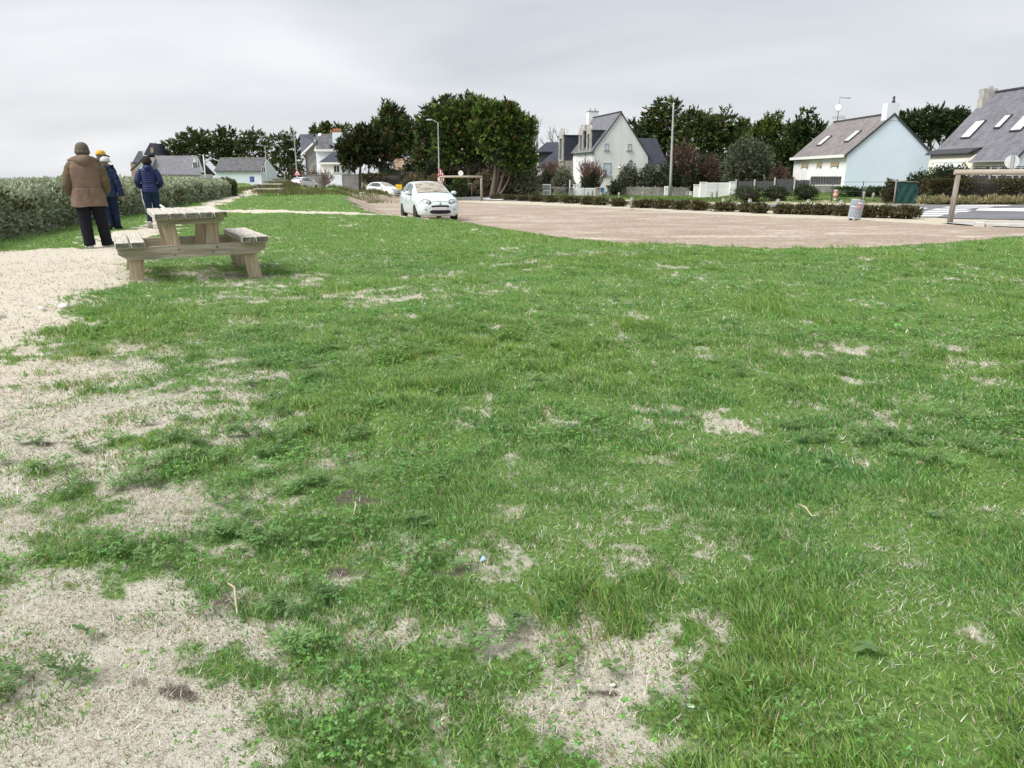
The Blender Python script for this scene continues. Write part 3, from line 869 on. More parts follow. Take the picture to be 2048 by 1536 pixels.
def conifer(name, label, base_px, Y, ells_px, n=700, m=13, spray=.75, flat=0.0, up=.45, cols=DARKG, trunks=None, group='cypress trees round the houses', depth=.8, probs=None, lo=.35,
            base_z=None, thick=.28, limbs=16, cat='tree', wid=.2):
    bx = X_at(base_px[0], Y); bz = gz(bx, Y) if base_z is None else base_z
    root = thing(name, label, cat, (bx, Y, bz), 0, group)
    O = np.array([bx, Y, bz])
    k = Y / 1594.4
    ells = []
    for e in ells_px:
        c = np.array(at(e[0], e[1], Y)); dz = e[4] if len(e) > 4 else 0
        e = (e[0], e[1] + e[3] * .20 + 6, e[2] * .90, e[3] * .84) + tuple(e[4:])
        ells.append((c - O + np.array([0, dz, 0]), np.array([e[2] * k, max(e[2] * k * depth, .8), e[3] * k])))
    P, D, idx = sample_ells(ells, n, lo)
    nb = int(n * .14)
    P[:nb] += unit(D[:nb] + np.array([0, 0, up * .9])) * (spray * RNG.uniform(.1, .5, nb))[:, None]
    if flat > 0:   # gather the sprays into tiers
        R = np.array([e[1] for e in ells])[idx]
        tier = np.maximum(R[:, 2] * .55, .55)
        P[:, 2] = P[:, 2] * (1 - flat) + flat * (np.round(P[:, 2] / tier) * tier + RNG.normal(0, .10, n))
    axis = unit(D * np.array([1, 1, 1 - .6 * flat]) * .9 + np.array([0, 0, up]) + RNG.normal(0, .28, (n, 3)))
    ci = RNG.choice(len(cols), n, p=probs)
    cc = np.array(cols)[ci] * np.array([1.22, 1.25, 1.2]) * RNG.uniform(.6, 1.5, n)[:, None]
    s = RNG.uniform(0, .75, (n, m)); Ls = spray * RNG.uniform(.7, 1.3, n)
    ax2 = unit(axis[:, None, :] + RNG.normal(0, .42, (n, m, 3)) * np.array([1, 1, 1 - .55 * flat]))
    Pp = P[:, None, :] + axis[:, None, :] * (s * Ls[:, None])[:, :, None]
    ln = (Ls[:, None] * RNG.uniform(.35, .75, (n, m)))
    V, F, C = kites(Pp.reshape(-1, 3), ax2.reshape(-1, 3), ln.ravel(), (ln * wid * 1.6).ravel(), np.repeat(cc, m, 0) * RNG.uniform(.8, 1.25, n * m)[:, None])
    npmesh('crown', V, F, M_leaf, root, col=np.clip(C, .004, 1))
    tb = MB()
    if trunks is None: trunks = [((0, 0), None, thick)]
    top = max(ells, key=lambda e: e[0][2])[0]
    for (ox, oy), tgt, r in trunks:
        t = Vector(top) if tgt is None else Vector(np.array(at(tgt[0], tgt[1], Y)) - O)
        b = Vector((ox, oy, -.3)); mid = b.lerp(t, .5) + Vector((random.uniform(-.25, .25), random.uniform(-.2, .2), 0))
        q1 = b.lerp(mid, .5) + Vector((0, 0, .1))
        tb.tube([b, b + Vector((0, 0, .4)), q1, mid, mid.lerp(t, .6), t], [r * 1.35, r, r * .85, r * .6, r * .32, r * .1], 7)
    for j in range(limbs):
        i = RNG.integers(n); t = Vector(P[i]); tr = trunks[j % len(trunks)]
        tt = Vector(top) if tr[1] is None else Vector(np.array(at(tr[1][0], tr[1][1], Y)) - O)
        f = min(max((t.z * .62) / max(tt.z, .1), .12), .8)
        b = Vector((tr[0][0], tr[0][1], 0)).lerp(tt, f)
        mid = b.lerp(t, .5) + Vector((0, 0, -.12 * (t - b).length * .5))
        r = thick * .34
        tb.tube([b, mid, t], [r, r * .6, r * .2], 5)
    obj('trunk', tb, M_bark, root)
    return root

G = 'cypress trees round the houses'
# --- far left clump
conifer('cypress_tree', 'open flat-topped cypress leaning left, leftmost of the far trees', (374, 352), 202, [(352, 300, 26, 7), (368, 283, 18, 8), (383, 271, 13, 8), (338, 291, 14, 5), (378, 296, 14, 12), (362, 305, 22, 5)], 420, 12, 1.3, .8, .15,
        trunks=[((0, 0), (380, 270), .35), ((.6, 0), (352, 298), .25)])
conifer('cypress_tree', 'tall ragged cypress with sky gaps, right of the leftmost flat one', (398, 356), 199, [(405, 276, 18, 10), (398, 292, 20, 14), (415, 296, 14, 12), (420, 312, 12, 8), (394, 310, 10, 8)], 420, 12, 1.2, .7, .2,
        trunks=[((0, 0), (404, 280), .35), ((-1, 0), (414, 300), .25)])
conifer('cypress_tree', 'broad cypress above the small white house with the grey roof', (455, 358), 208, [(452, 281, 27, 13), (452, 268, 14, 9), (440, 296, 16, 16), (465, 300, 20, 16), (455, 320, 22, 20)], 560, 13, 1.3, .5, .25)
conifer('cypress_tree', 'dark dense cypress right of the small white house roof', (508, 360), 204, [(495, 285, 18, 16), (515, 283, 24, 16), (505, 310, 28, 22), (520, 335, 26, 22), (490, 272, 10, 7)], 620, 13, 1.2, .45, .25)
conifer('cypress_tree', 'dark cypress in front of the gap left of the grey gabled house', (574, 360), 196, [(560, 285, 24, 14), (583, 282, 20, 15), (572, 310, 34, 22), (570, 335, 36, 24), (592, 300, 18, 24)], 680, 13, 1.2, .45, .25)
conifer('cypress_tree', 'wind-blown cypress top showing behind the slate roof', (650, 345), 158, [(645, 262, 20, 8), (634, 266, 12, 5), (655, 258, 10, 6), (655, 275, 16, 10)], 260, 12, 1.1, .5, .1)
conifer('cypress_tree', 'thin wind-blown cypress top behind the orange chimney pots', (690, 340), 152, [(680, 258, 14, 3), (686, 263, 12, 3), (676, 268, 10, 5)], 120, 11, 1.0, .6, .0)
# --- middle
conifer('cypress_tree', 'rounded dark cypress beside the white house with the chimney pots', (716, 357), 112, [(735, 286, 40, 26), (722, 300, 40, 28), (752, 305, 34, 28), (700, 305, 22, 26), (735, 265, 22, 10), (705, 325, 20, 14)], 1150, 14, .95, .1, .55,
        cols=[(.026, .04, .016), (.02, .03, .014), (.04, .055, .022), (.06, .045, .02)], trunks=[((0, 0), (722, 300), .3), ((.5, 0), (742, 310), .22), ((-.4, 0), (705, 315), .2)])
conifer('cypress_tree', 'tall spiky dark cypress behind the rusty roofed cottage', (800, 350), 126, [(785, 255, 34, 24), (783, 235, 22, 17), (800, 275, 34, 32), (770, 290, 26, 34), (812, 300, 28, 40), (778, 226, 12, 9)], 1050, 14, 1.1, .05, .75)
conifer('cypress_tree', 'dark layered cypress behind the street lamp', (866, 360), 104, [(868, 232, 26, 12), (895, 212, 30, 11), (856, 262, 22, 24), (868, 290, 30, 30), (860, 320, 28, 28), (905, 240, 26, 26), (930, 206, 22, 8)], 1050, 14, .95, .45, .35)
BIGC = [(.052, .085, .022), (.028, .048, .015), (.085, .13, .032), (.14, .185, .045), (.10, .066, .026)]
conifer('cypress_tree', 'large spreading cypress with brown left flank above the height barrier', (942, 363), 87, [(925, 228, 44, 20), (962, 222, 40, 18), (890, 238, 30, 18), (905, 268, 40, 26), (940, 270, 40, 34), (890, 300, 26, 24), (925, 305, 40, 26), (955, 225, 24, 16), (965, 290, 24, 34), (900, 318, 26, 12)], 2700, 15, .62, .35, .4,
        cols=BIGC, probs=[.3, .26, .22, .1, .12], trunks=[((0, 0), (938, 285), .42), ((.3, .2), (968, 300), .28), ((-.3, 0), (905, 300), .26), ((.2, -.2), (985, 312), .2)], thick=.38, limbs=26)
conifer('cypress_tree', 'largest bright green cypress with pale leaning trunks, right of the pair', (984, 356), 84, [(1000, 236, 44, 24), (1012, 222, 26, 12), (1036, 262, 34, 30), (985, 262, 42, 32), (1022, 262, 34, 34), (1035, 300, 30, 30), (1000, 300, 36, 26), (1052, 322, 18, 20), (1030, 328, 24, 16), (970, 225, 22, 14)], 3000, 15, .62, .3, .5,
        cols=BIGC, probs=[.32, .2, .28, .16, .04], trunks=[((0, 0), (992, 300), .32), ((.5, 0), (1020, 310), .22), ((.2, .2), (1008, 270), .2), ((.7, -.2), (1030, 322), .15)], thick=.34, limbs=26)
# --- right of the dormer house
conifer('cypress_tree', 'layered cypress rising behind the tall lamp post', (1338, 362), 128, [(1325, 225, 22, 13), (1312, 240, 22, 12), (1300, 260, 26, 12), (1345, 215, 30, 5), (1330, 262, 34, 22), (1278, 258, 18, 7), (1275, 272, 20, 7), (1330, 300, 44, 28), (1320, 210, 10, 6)], 1100, 13, 1.1, .65, .2)
conifer('cypress_tree', 'wide dark tiered cypress right of the lamp post', (1402, 362), 124, [(1395, 245, 40, 15), (1380, 234, 12, 8), (1420, 262, 46, 20), (1445, 245, 20, 9), (1455, 272, 22, 12), (1395, 285, 46, 28), (1440, 300, 34, 22), (1450, 230, 8, 8)], 1200, 13, 1.05, .6, .2)
conifer('pine_tree', 'thin young pine tip between two broad trees', (1486, 350), 122, [(1486, 258, 9, 10), (1484, 250, 4, 8), (1486, 275, 18, 10), (1500, 262, 7, 8)], 170, 11, .9, .2, .9, group=None)
conifer('conifer_tree', 'yellow green conifer with two upright spires', (1534, 355), 102, [(1532, 272, 30, 18), (1545, 258, 26, 16), (1550, 242, 5, 14), (1534, 243, 4, 10), (1515, 280, 22, 18), (1530, 305, 40, 34)], 800, 13, .8, .1, .8,
        cols=[(.075, .10, .018), (.05, .075, .018), (.10, .125, .025), (.03, .05, .015)], group=None)
conifer('pine_tree', 'dark bushy pine with a forked tip left of the house with the blue-tinted gable', (1606, 362), 96, [(1612, 236, 13, 16), (1606, 262, 28, 18), (1622, 275, 30, 20), (1590, 275, 22, 22), (1600, 305, 40, 34), (1570, 320, 36, 40), (1632, 265, 16, 12)], 1050, 13, .75, .1, .45,
        cols=[(.035, .058, .02), (.025, .042, .016), (.05, .075, .024)], group=None)
for px, lab, es in ((1815, 'pine at the left of the wood behind the house with the blue-tinted gable', [(1815, 248, 26, 22), (1800, 262, 20, 24), (1826, 275, 22, 20)]), (1868, 'middle pine of the wood, with bare trunks below', [(1862, 238, 32, 20), (1880, 252, 30, 22), (1850, 258, 26, 22)]),
                    (1918, 'right hand pine of the wood, partly behind the right slate roof', [(1915, 240, 26, 18), (1928, 252, 24, 24), (1905, 262, 24, 22)])):
    conifer('pine_tree', lab, (px, 340), 112, es, 560, 13, .8, .2, .35, cols=[(.03, .052, .02), (.022, .04, .016), (.042, .066, .026)], group='pine wood behind the houses', trunks=[((-.6, 0), None, .16), ((.7, 0), (px + 12, 265), .15), ((0, .5), (px - 14, 270), .14)])

# --- bare trees and twiggy shrubs
def bare(name, label, base_px, Y, top_px, spread, levels=4, r0=.12, upright=.9, material=M_bare, cat='tree', group=None, nst=1, base_z=None, rad_k=.6):
    bx = X_at(base_px[0], Y); bz = gz(bx, Y) if base_z is None else base_z
    root = thing(name, label, cat, (bx, Y, bz), 0, group)
    H = at(top_px[0], top_px[1], Y)[2] - bz
    mb = MB(); rnd = random.Random(int(base_px[0]))
    def grow(p, d, ln, r, lv):
        q = p + d * ln * .5 + Vector((rnd.gauss(0, .03), rnd.gauss(0, .03), 0)) * ln; e = p + d * ln
        mb.tube([p, q, e], [r, r * .8, r * .55], 4 if lv else 6, cap=False)
        if lv >= levels: return
        for k in range(rnd.choice((3, 3, 4)) if lv else 6):
            f = rnd.uniform(.35, 1)
            nd = (d + Vector((rnd.gauss(0, spread), rnd.gauss(0, spread), rnd.uniform(0, .35) + .25 * upright))).normalized()
            grow(p + d * ln * f, nd, ln * rnd.uniform(.5, .72), max(r * rad_k, .012), lv + 1)
    for i in range(nst):
        d = Vector((rnd.gauss(0, spread * .7 if nst > 1 else .04), rnd.gauss(0, spread * .7 if nst > 1 else .04), 1)).normalized()
        grow(Vector((0, 0, -.1)), d, H * .48, r0, 0)
    obj('branches', mb, material, root)
    return root
bare('bare_poplar', 'tall slim leafless poplar behind the big cypress', (1075, 300), 150, (1075, 214), .16, 4, .16, 1.3, group='leafless trees')
bare('bare_poplar', 'fainter slim leafless poplar close to the cypress edge', (1066, 300), 156, (1064, 222), .14, 4, .13, 1.3, group='leafless trees')
bare('bare_tree', 'leafless spreading tree above the low slate roofs', (1118, 305), 142, (1122, 246), .5, 4, .14, .6, group='leafless trees')
bare('bare_tree', 'small leafless tree on the garden wall by the white extension', (648, 366), 100, (650, 332), .8, 4, .09, .2, group='leafless trees')
bare('bare_shrub', 'grey leafless shrub behind the small white house', (505, 352), 192, (505, 300), .6, 4, .09, .4, cat='shrub', nst=5)
bare('bare_shrub', 'pinkish leafless shrub before the white dormer house', (1186, 366), 96, (1180, 308), .55, 4, .06, .5, M_redtwig, 'shrub', nst=9)
bare('bare_shrub', 'dark red leafless shrub before the low slate roofs', (1105, 366), 100, (1108, 312), .5, 4, .06, .6, M_redtwig, 'shrub', nst=7)
bare('bare_shrub', 'reddish leafless bush by the grey gable wall', (632, 362), 108, (634, 328), .55, 4, .06, .5, M_redtwig, 'shrub', nst=7)

def bush(name, label, cpx, Y, rpx, n, leaf, cols, cat='shrub', group=None, box=False, depth=None, elong=1.6, up=.2, base_z=None, core=True, lo=.72, probs=None, lumps=.18, rz=0.0, material=None):
    """cpx/rpx: centre and radii in photo pixels at distance Y; bottom is brought to the ground"""
    k = Y / 1594.4
    c = at(cpx[0], cpx[1], Y); bz = gz(c[0], Y) if base_z is None else base_z
    rx, rz_ = rpx[0] * k, rpx[1] * k
    ry = depth if depth else max(rx * .8, .4)
    top = c[2] + rz_ - bz
    root_loc = (c[0], Y, bz)
    n = int(n)
    d = unit(RNG.normal(0, 1, (n, 3))); 
    if box:
        d = unit(np.sign(d) * np.abs(d) ** .38)
        sc = 1 / np.max(np.abs(d), axis=1)
        d = d * (1 * .35 + .65 * sc)[:, None]
    lum = 1 + lumps * np.sin(d[:, 0] * 5 * rx / .8 + cpx[0]) * np.sin(d[:, 2] * 6 + 1) + lumps * .7 * np.sin(d[:, 1] * 6 + d[:, 0] * 9)
    r = RNG.uniform(lo, 1.0, n) * lum
    d[:, 2] = np.where(RNG.random(n) < .5, d[:, 2], np.abs(d[:, 2]))
    hz = np.where(d[:, 2] > 0, top * .62, top * .40)
    P = np.stack([d[:, 0] * rx, d[:, 1] * ry, d[:, 2] * hz], -1) * r[:, None] + np.array([0, 0, top * .38])
    P[:, 2] = np.maximum(P[:, 2], .02)
    D = unit(d + RNG.normal(0, .8, (n, 3)) + np.array([0, 0, up]))
    ci = RNG.choice(len(cols), n, p=probs)
    col = np.array(cols)[ci] * RNG.uniform(.7, 1.35, n)[:, None]
    ln = leaf * RNG.uniform(.6, 1.4, n)
    V, F, C = kites(P, D, ln * elong, ln, col)
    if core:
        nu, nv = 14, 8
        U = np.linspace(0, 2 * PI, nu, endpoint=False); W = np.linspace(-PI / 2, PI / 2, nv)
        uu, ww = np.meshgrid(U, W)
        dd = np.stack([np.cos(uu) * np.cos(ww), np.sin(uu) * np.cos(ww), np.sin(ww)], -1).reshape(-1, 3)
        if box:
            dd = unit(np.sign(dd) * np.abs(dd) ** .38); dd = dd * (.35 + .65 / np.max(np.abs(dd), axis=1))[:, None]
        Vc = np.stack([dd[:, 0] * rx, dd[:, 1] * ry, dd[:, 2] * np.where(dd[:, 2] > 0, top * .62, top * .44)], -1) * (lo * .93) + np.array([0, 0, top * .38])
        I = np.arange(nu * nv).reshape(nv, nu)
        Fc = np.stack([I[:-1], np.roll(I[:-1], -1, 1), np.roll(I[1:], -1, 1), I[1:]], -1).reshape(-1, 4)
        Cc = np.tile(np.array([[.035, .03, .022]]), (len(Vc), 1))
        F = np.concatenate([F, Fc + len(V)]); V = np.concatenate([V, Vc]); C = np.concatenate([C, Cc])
    o = npmesh(name, V, F, material or M_shrub, loc=root_loc, col=np.clip(C, .004, 1), rz=rz)
    return tag(o, label, cat, group)

OLIVE = [(.085, .10, .065), (.06, .075, .05), (.11, .125, .08)]
TAN = [(.17, .14, .085), (.12, .10, .06), (.22, .18, .11), (.09, .10, .05)]
DK = [(.03, .05, .018), (.02, .034, .014), (.05, .07, .025)]
GRY = [(.15, .17, .115), (.11, .125, .085), (.19, .20, .14)]
TAM = [(.10, .062, .05), (.13, .085, .065), (.075, .05, .042)]
BRG = [(.055, .062, .028), (.085, .075, .04), (.10, .065, .04), (.035, .042, .02)]
bush('olive_bush', 'large rounded grey green bush left of the house with the blue-tinted gable', (1497, 322), 86, (49, 40), 4200, .16, OLIVE, up=.5, elong=2.2)
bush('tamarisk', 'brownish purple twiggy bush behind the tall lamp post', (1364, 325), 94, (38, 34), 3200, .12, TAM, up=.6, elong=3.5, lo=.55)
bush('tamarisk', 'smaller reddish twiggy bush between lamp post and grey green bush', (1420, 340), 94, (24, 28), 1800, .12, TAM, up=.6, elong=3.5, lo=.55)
bush('tamarisk', 'low reddish twiggy bush at the left wall of the house with the blue-tinted gable', (1560, 352), 84, (22, 16), 1300, .10, TAM, up=.6, elong=3.5, lo=.55)
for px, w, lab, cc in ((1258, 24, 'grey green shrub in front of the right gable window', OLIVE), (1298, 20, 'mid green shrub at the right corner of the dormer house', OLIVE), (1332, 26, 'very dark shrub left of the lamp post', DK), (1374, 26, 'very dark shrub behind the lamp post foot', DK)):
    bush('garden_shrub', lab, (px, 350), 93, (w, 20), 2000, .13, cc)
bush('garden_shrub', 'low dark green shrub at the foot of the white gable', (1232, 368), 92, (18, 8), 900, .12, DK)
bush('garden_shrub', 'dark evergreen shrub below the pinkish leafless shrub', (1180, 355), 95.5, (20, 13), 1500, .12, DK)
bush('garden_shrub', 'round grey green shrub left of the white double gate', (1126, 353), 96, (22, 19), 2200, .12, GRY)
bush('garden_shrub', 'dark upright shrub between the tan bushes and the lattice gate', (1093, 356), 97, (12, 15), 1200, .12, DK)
for px, w, py, h, lab, cc in ((968, 22, 368, 20, 'tan dry bush right of the height barrier post', TAN), (1010, 24, 366, 21, 'tallest tan dry bush beneath the pale trunks', TAN), (1052, 30, 366, 21, 'grey green bush by the lattice gate', GRY), (990, 18, 376, 12, 'small brown bush at the verge below the cypress', TAN)):
    bush('verge_bush', lab, (px, py), 85.5, (w, h), 2300, .12, cc, up=.7, elong=2.4)
bush('verge_bush', 'dark glossy green bush behind the white round sign', (918, 367), 84, (15, 12), 1100, .13, [(.04, .07, .015), (.06, .09, .02), (.03, .05, .012)])
bush('ivy_bank', 'dark green ivy covered bank under the cypresses', (946, 381), 86, (54, 8), 2400, .12, [(.03, .065, .022), (.045, .085, .03), (.02, .045, .016)], cat='ivy', box=True, depth=1.0)
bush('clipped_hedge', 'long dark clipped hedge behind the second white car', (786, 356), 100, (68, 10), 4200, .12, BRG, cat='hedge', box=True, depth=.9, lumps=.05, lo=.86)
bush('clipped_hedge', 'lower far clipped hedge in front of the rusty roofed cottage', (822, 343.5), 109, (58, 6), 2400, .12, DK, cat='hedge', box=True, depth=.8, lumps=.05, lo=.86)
bush('garden_shrub', 'grey brown shrub left of the rusty roof', (772, 329), 111, (17, 18), 1600, .13, [(.075, .07, .05), (.055, .05, .036), (.10, .09, .065)])
bush('garden_shrub', 'round dark bush with reddish edge behind the triangle sign', (592, 343), 114, (20, 15), 1700, .13, [(.03, .05, .016), (.05, .065, .02), (.07, .045, .03)])
bush('tan_grass_clump', 'tall tan grass clump beside the yellow board', (826, 363), 92, (24, 8), 1400, .10, TAN, cat='grass clump', up=2.2, elong=5, depth=1)
bush('tan_grass_clump', 'tan grass clump left of the truck weight sign', (868, 362), 92, (16, 8), 900, .10, TAN, cat='grass clump', up=2.2, elong=5, depth=1)
bush('garden_shrub', 'dark evergreen shrub before the cream garage', (1900, 347), 64, (62, 14), 3600, .11, DK, depth=1.2)
bush('garden_shrub', 'bramble tangle left of the green mesh gate', (1782, 374), 58, (18, 15), 1400, .09, [(.06, .065, .03), (.10, .085, .05), (.04, .05, .02)])
bush('garden_shrub', 'dark shrub sloping up behind the green mesh gate', (1835, 358), 62, (28, 12), 1500, .10, DK)
bush('ground_cover', 'low dark green ground cover along the blue-tinted gable wall', (1725, 380), 63.5, (48, 5.5), 2200, .09, [(.03, .07, .018), (.045, .10, .025), (.02, .045, .012)], cat='ground cover', box=True, depth=.8)
for px, w, lab in ((1500, 34, 'dark weeds at the foot of the woven fence, left'), (1555, 26, 'dark weeds at the foot of the woven fence, middle'), (1612, 26, 'taller dark shrub at the right end of the woven fence')):
    bush('fence_weed', lab, (px, 380), 61, (w, 7 if px < 1600 else 10), 1300, .08, DK, up=.6)
HB = [(.085, .075, .035), (.055, .06, .025), (.12, .085, .05), (.04, .045, .02), (.10, .11, .05)]
p = at(1960, 377, 57)
bush('clipped_hedge', 'thick brown green clipped hedge in front of the right slate house', (1960, 376), 57, (118, 18), 15000, .085, HB, cat='hedge', box=True, depth=.8, lumps=.05, lo=.88)
for i, (px, py) in enumerate(((1850, 395), (1880, 396), (1915, 394), (1945, 396), (1985, 393), (2015, 395), (2045, 394))):
    bush('tan_grass_tuft', 'tan grass tuft, %s from the left along the foot of the right hedge' % ('first', 'second', 'third', 'fourth', 'fifth', 'sixth', 'seventh')[i], (px, py + 3), 55.6, (17, 4.5), 620, .042, [(.33, .28, .17), (.25, .23, .12), (.40, .34, .22), (.16, .18, .07)],
         cat='grass tuft', group='tan grass tufts under the hedge', up=2.0, elong=6, core=False, lo=.2, depth=.5)

# --- shrubs lining the car park
ORD = ['first', 'second', 'third', 'fourth', 'fifth', 'sixth', 'seventh', 'eighth', 'ninth', 'tenth', 'eleventh', 'twelfth', 'thirteenth', 'fourteenth', 'fifteenth', 'sixteenth', 'seventeenth', 'eighteenth', 'nineteenth', 'twentieth', 'twenty-first', 'twenty-second', 'twenty-third', 'twenty-fourth']
ROW = [(981, 1008, 390.5, 402), (1006, 1036, 391.5, 403.5), (1034, 1062, 392, 405), (1060, 1090, 392.5, 406.5), (1088, 1116, 393.5, 408), (1119, 1162, 394.5, 410), (1164, 1190, 396.5, 412.5), (1188, 1215, 397.5, 413.5), (1219, 1254, 399.5, 416),
       (1267, 1312, 402, 419), (1308, 1348, 403, 420.5), (1344, 1384, 404, 422.5), (1380, 1416, 405, 424), (1421, 1479, 406.5, 426), (1482, 1502, 409, 427.5), (1503, 1537, 409, 429.5), (1547, 1592, 411, 431), (1588, 1626, 411.5, 432), (1622, 1664, 412, 433),
       (1672, 1696, 414.5, 435), (1718, 1745, 414, 438), (1751, 1795, 414.5, 439), (1790, 1836, 413.5, 440.5)]
for i, (xa, xb, yt, yb) in enumerate(ROW):
    x, y = gp((xa + xb) / 2, yb - 3); Yk = y
    hpx = (yb - yt)
    bush('low_shrub', 'low scrubby brown green shrub, %s from the left along the car park edge' % ORD[i], ((xa + xb) / 2, (yt + yb) / 2), Yk, ((xb - xa) / 2 * 1.06, hpx / 2), 900 if i < 9 else 1150, .055 + .0006 * Yk,
         [(.075, .075, .032), (.05, .055, .024), (.125, .085, .055), (.10, .10, .045)], group='low shrubs lining the car park', depth=.55, up=.5, elong=1.9, lo=.55, lumps=.28)

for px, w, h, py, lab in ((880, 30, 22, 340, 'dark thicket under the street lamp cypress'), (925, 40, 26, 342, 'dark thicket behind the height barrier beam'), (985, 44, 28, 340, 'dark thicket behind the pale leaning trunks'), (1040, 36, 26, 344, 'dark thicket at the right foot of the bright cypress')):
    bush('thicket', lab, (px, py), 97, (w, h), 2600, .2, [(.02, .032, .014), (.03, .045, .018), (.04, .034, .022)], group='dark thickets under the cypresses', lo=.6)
for px, w, h, py, lab in ((840, 40, 26, 330, 'dark thicket right of the rusty roof'), (1470, 60, 30, 330, 'dark thicket behind the grey green bush'), (1570, 50, 34, 325, 'dark thicket at the left of the house with the blue-tinted gable'), (1400, 40, 24, 335, 'dark thicket behind the purple twiggy bushes')):
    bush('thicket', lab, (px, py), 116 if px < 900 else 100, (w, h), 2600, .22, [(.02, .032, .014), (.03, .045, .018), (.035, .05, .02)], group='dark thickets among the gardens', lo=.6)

# --- the long grey green hedge on the left
def left_hedge():
    pts = np.array(HEDGE); seg = np.diff(pts, axis=0); sl = np.hypot(seg[:, 0], seg[:, 1]); cum = np.concatenate([[0], np.cumsum(sl)])
    def along(s):
        i = np.clip(np.searchsorted(cum, s, side='right') - 1, 0, len(seg) - 1); f = (s - cum[i]) / sl[i]
        p = pts[i] + seg[i] * f[:, None]; t = seg[i] / sl[i][:, None]
        return p, t
    n = 120000
    u = RNG.random(n); s = cum[-1] * u ** 1.35
    p, t = along(s); nr = np.stack([-t[:, 1], t[:, 0]], -1)      # points to the sea side
    a = RNG.uniform(-.12, PI * .80, n)                            # angle over the section: 0 = front foot
    ca, sa = np.cos(a), np.sin(a)
    lump = 1 + .22 * (fbm(s / 1.5, a * 1.2, 201, 3) - .5) * 2 + .14 * (fbm(s / .45, a * 3, 207, 2) - .5) * 2
    hgt = .90 + .09 * sstep(15, 22, np.hypot(p[:, 0], p[:, 1])) + .10 * (fbm(s / 3.5, s * 0, 211, 2) - .5) * 2 - .12 * sstep(cum[-1] * .75, cum[-1], s)
    e = .6
    cx = .95 * np.sign(ca) * np.abs(ca) ** e; cz = np.sign(sa) * np.abs(sa) ** e
    k = RNG.uniform(.80, 1.02, n) * lump
    off = .95 - cx * k
    X = p[:, 0] + nr[:, 0] * off; Y = p[:, 1] + nr[:, 1] * off
    Zg = ground_z(p[:, 0], p[:, 1])
    Zz = Zg + np.maximum(cz * k * hgt, .02)
    P = np.stack([X, Y, Zz], -1)
    dist = np.hypot(X, Y)
    D = unit(np.stack([-nr[:, 0] * cx, -nr[:, 1] * cx, cz + .5], -1) + RNG.normal(0, .75, (n, 3)))
    ln = (.026 + .0011 * dist) * RNG.uniform(.6, 1.4, n)
    base = np.array([(.33, .37, .275), (.24, .28, .195), (.42, .455, .36), (.15, .18, .11)])
    col = base[RNG.choice(4, n, p=[.4, .28, .2, .12])] * RNG.uniform(.75, 1.25, n)[:, None]
    br = fbm(s / 1.3, a * 1.5, 221, 3)
    brown = (br > .56) & (RNG.random(n) < .5)
    col[brown] = np.array([.13, .11, .055]) * RNG.uniform(.6, 1.3, brown.sum())[:, None]
    V, F, C = kites(P, D, ln * 2.0, ln, col)
    # shoots standing out of the top and face
    ns = 5200
    s2 = cum[-1] * RNG.random(ns) ** 1.35; p2, t2 = along(s2); n2 = np.stack([-t2[:, 1], t2[:, 0]], -1)
    a2 = RNG.uniform(.5, 2.0, ns); c2 = .95 * np.sign(np.cos(a2)) * np.abs(np.cos(a2)) ** e; z2 = np.sin(a2) ** e
    h2 = .90 + .09 * sstep(15, 22, np.hypot(p2[:, 0], p2[:, 1])) + .10 * (fbm(s2 / 3.5, s2 * 0, 211, 2) - .5) * 2 - .12 * sstep(cum[-1] * .75, cum[-1], s2)
    B = np.stack([p2[:, 0] + n2[:, 0] * (.95 - c2), p2[:, 1] + n2[:, 1] * (.95 - c2), ground_z(p2[:, 0], p2[:, 1]) + z2 * h2 * .98], -1)
    A2 = unit(np.stack([-n2[:, 0] * c2 * .5, -n2[:, 1] * c2 * .5, np.full(ns, .9)], -1) + RNG.normal(0, .3, (ns, 3)))
    Lh = RNG.uniform(.06, .2, ns); m = 9
    q = RNG.random((ns, m))
    Pp = (B[:, None, :] + A2[:, None, :] * (q * Lh[:, None])[:, :, None]).reshape(-1, 3)
    Dd = unit(A2[:, None, :] * .8 + RNG.normal(0, .6, (ns, m, 3))).reshape(-1, 3)
    d2 = np.repeat(np.hypot(B[:, 0], B[:, 1]), m); l2 = (.022 + .0009 * d2) * RNG.uniform(.6, 1.3, ns * m)
    c3 = np.array([[.40, .44, .34]]) * RNG.uniform(.7, 1.25, ns * m)[:, None]
    V2, F2, C2 = kites(Pp, Dd, l2 * 2, l2, c3)
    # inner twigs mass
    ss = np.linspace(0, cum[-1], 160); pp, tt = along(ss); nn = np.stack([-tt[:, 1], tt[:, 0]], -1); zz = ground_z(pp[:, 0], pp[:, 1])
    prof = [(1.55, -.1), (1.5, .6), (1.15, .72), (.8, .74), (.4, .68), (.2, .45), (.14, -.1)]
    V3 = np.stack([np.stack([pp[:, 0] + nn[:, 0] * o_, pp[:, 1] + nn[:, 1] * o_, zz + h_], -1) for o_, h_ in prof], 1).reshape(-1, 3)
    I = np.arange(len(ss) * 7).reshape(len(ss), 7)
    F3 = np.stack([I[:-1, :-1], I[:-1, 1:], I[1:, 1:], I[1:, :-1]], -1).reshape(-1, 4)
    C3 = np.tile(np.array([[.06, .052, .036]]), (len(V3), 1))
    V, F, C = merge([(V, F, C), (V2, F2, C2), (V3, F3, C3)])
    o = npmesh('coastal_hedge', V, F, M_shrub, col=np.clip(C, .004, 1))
    tag(o, 'long silvery grey green hedge between the lawn and the sea', 'hedge')
left_hedge()
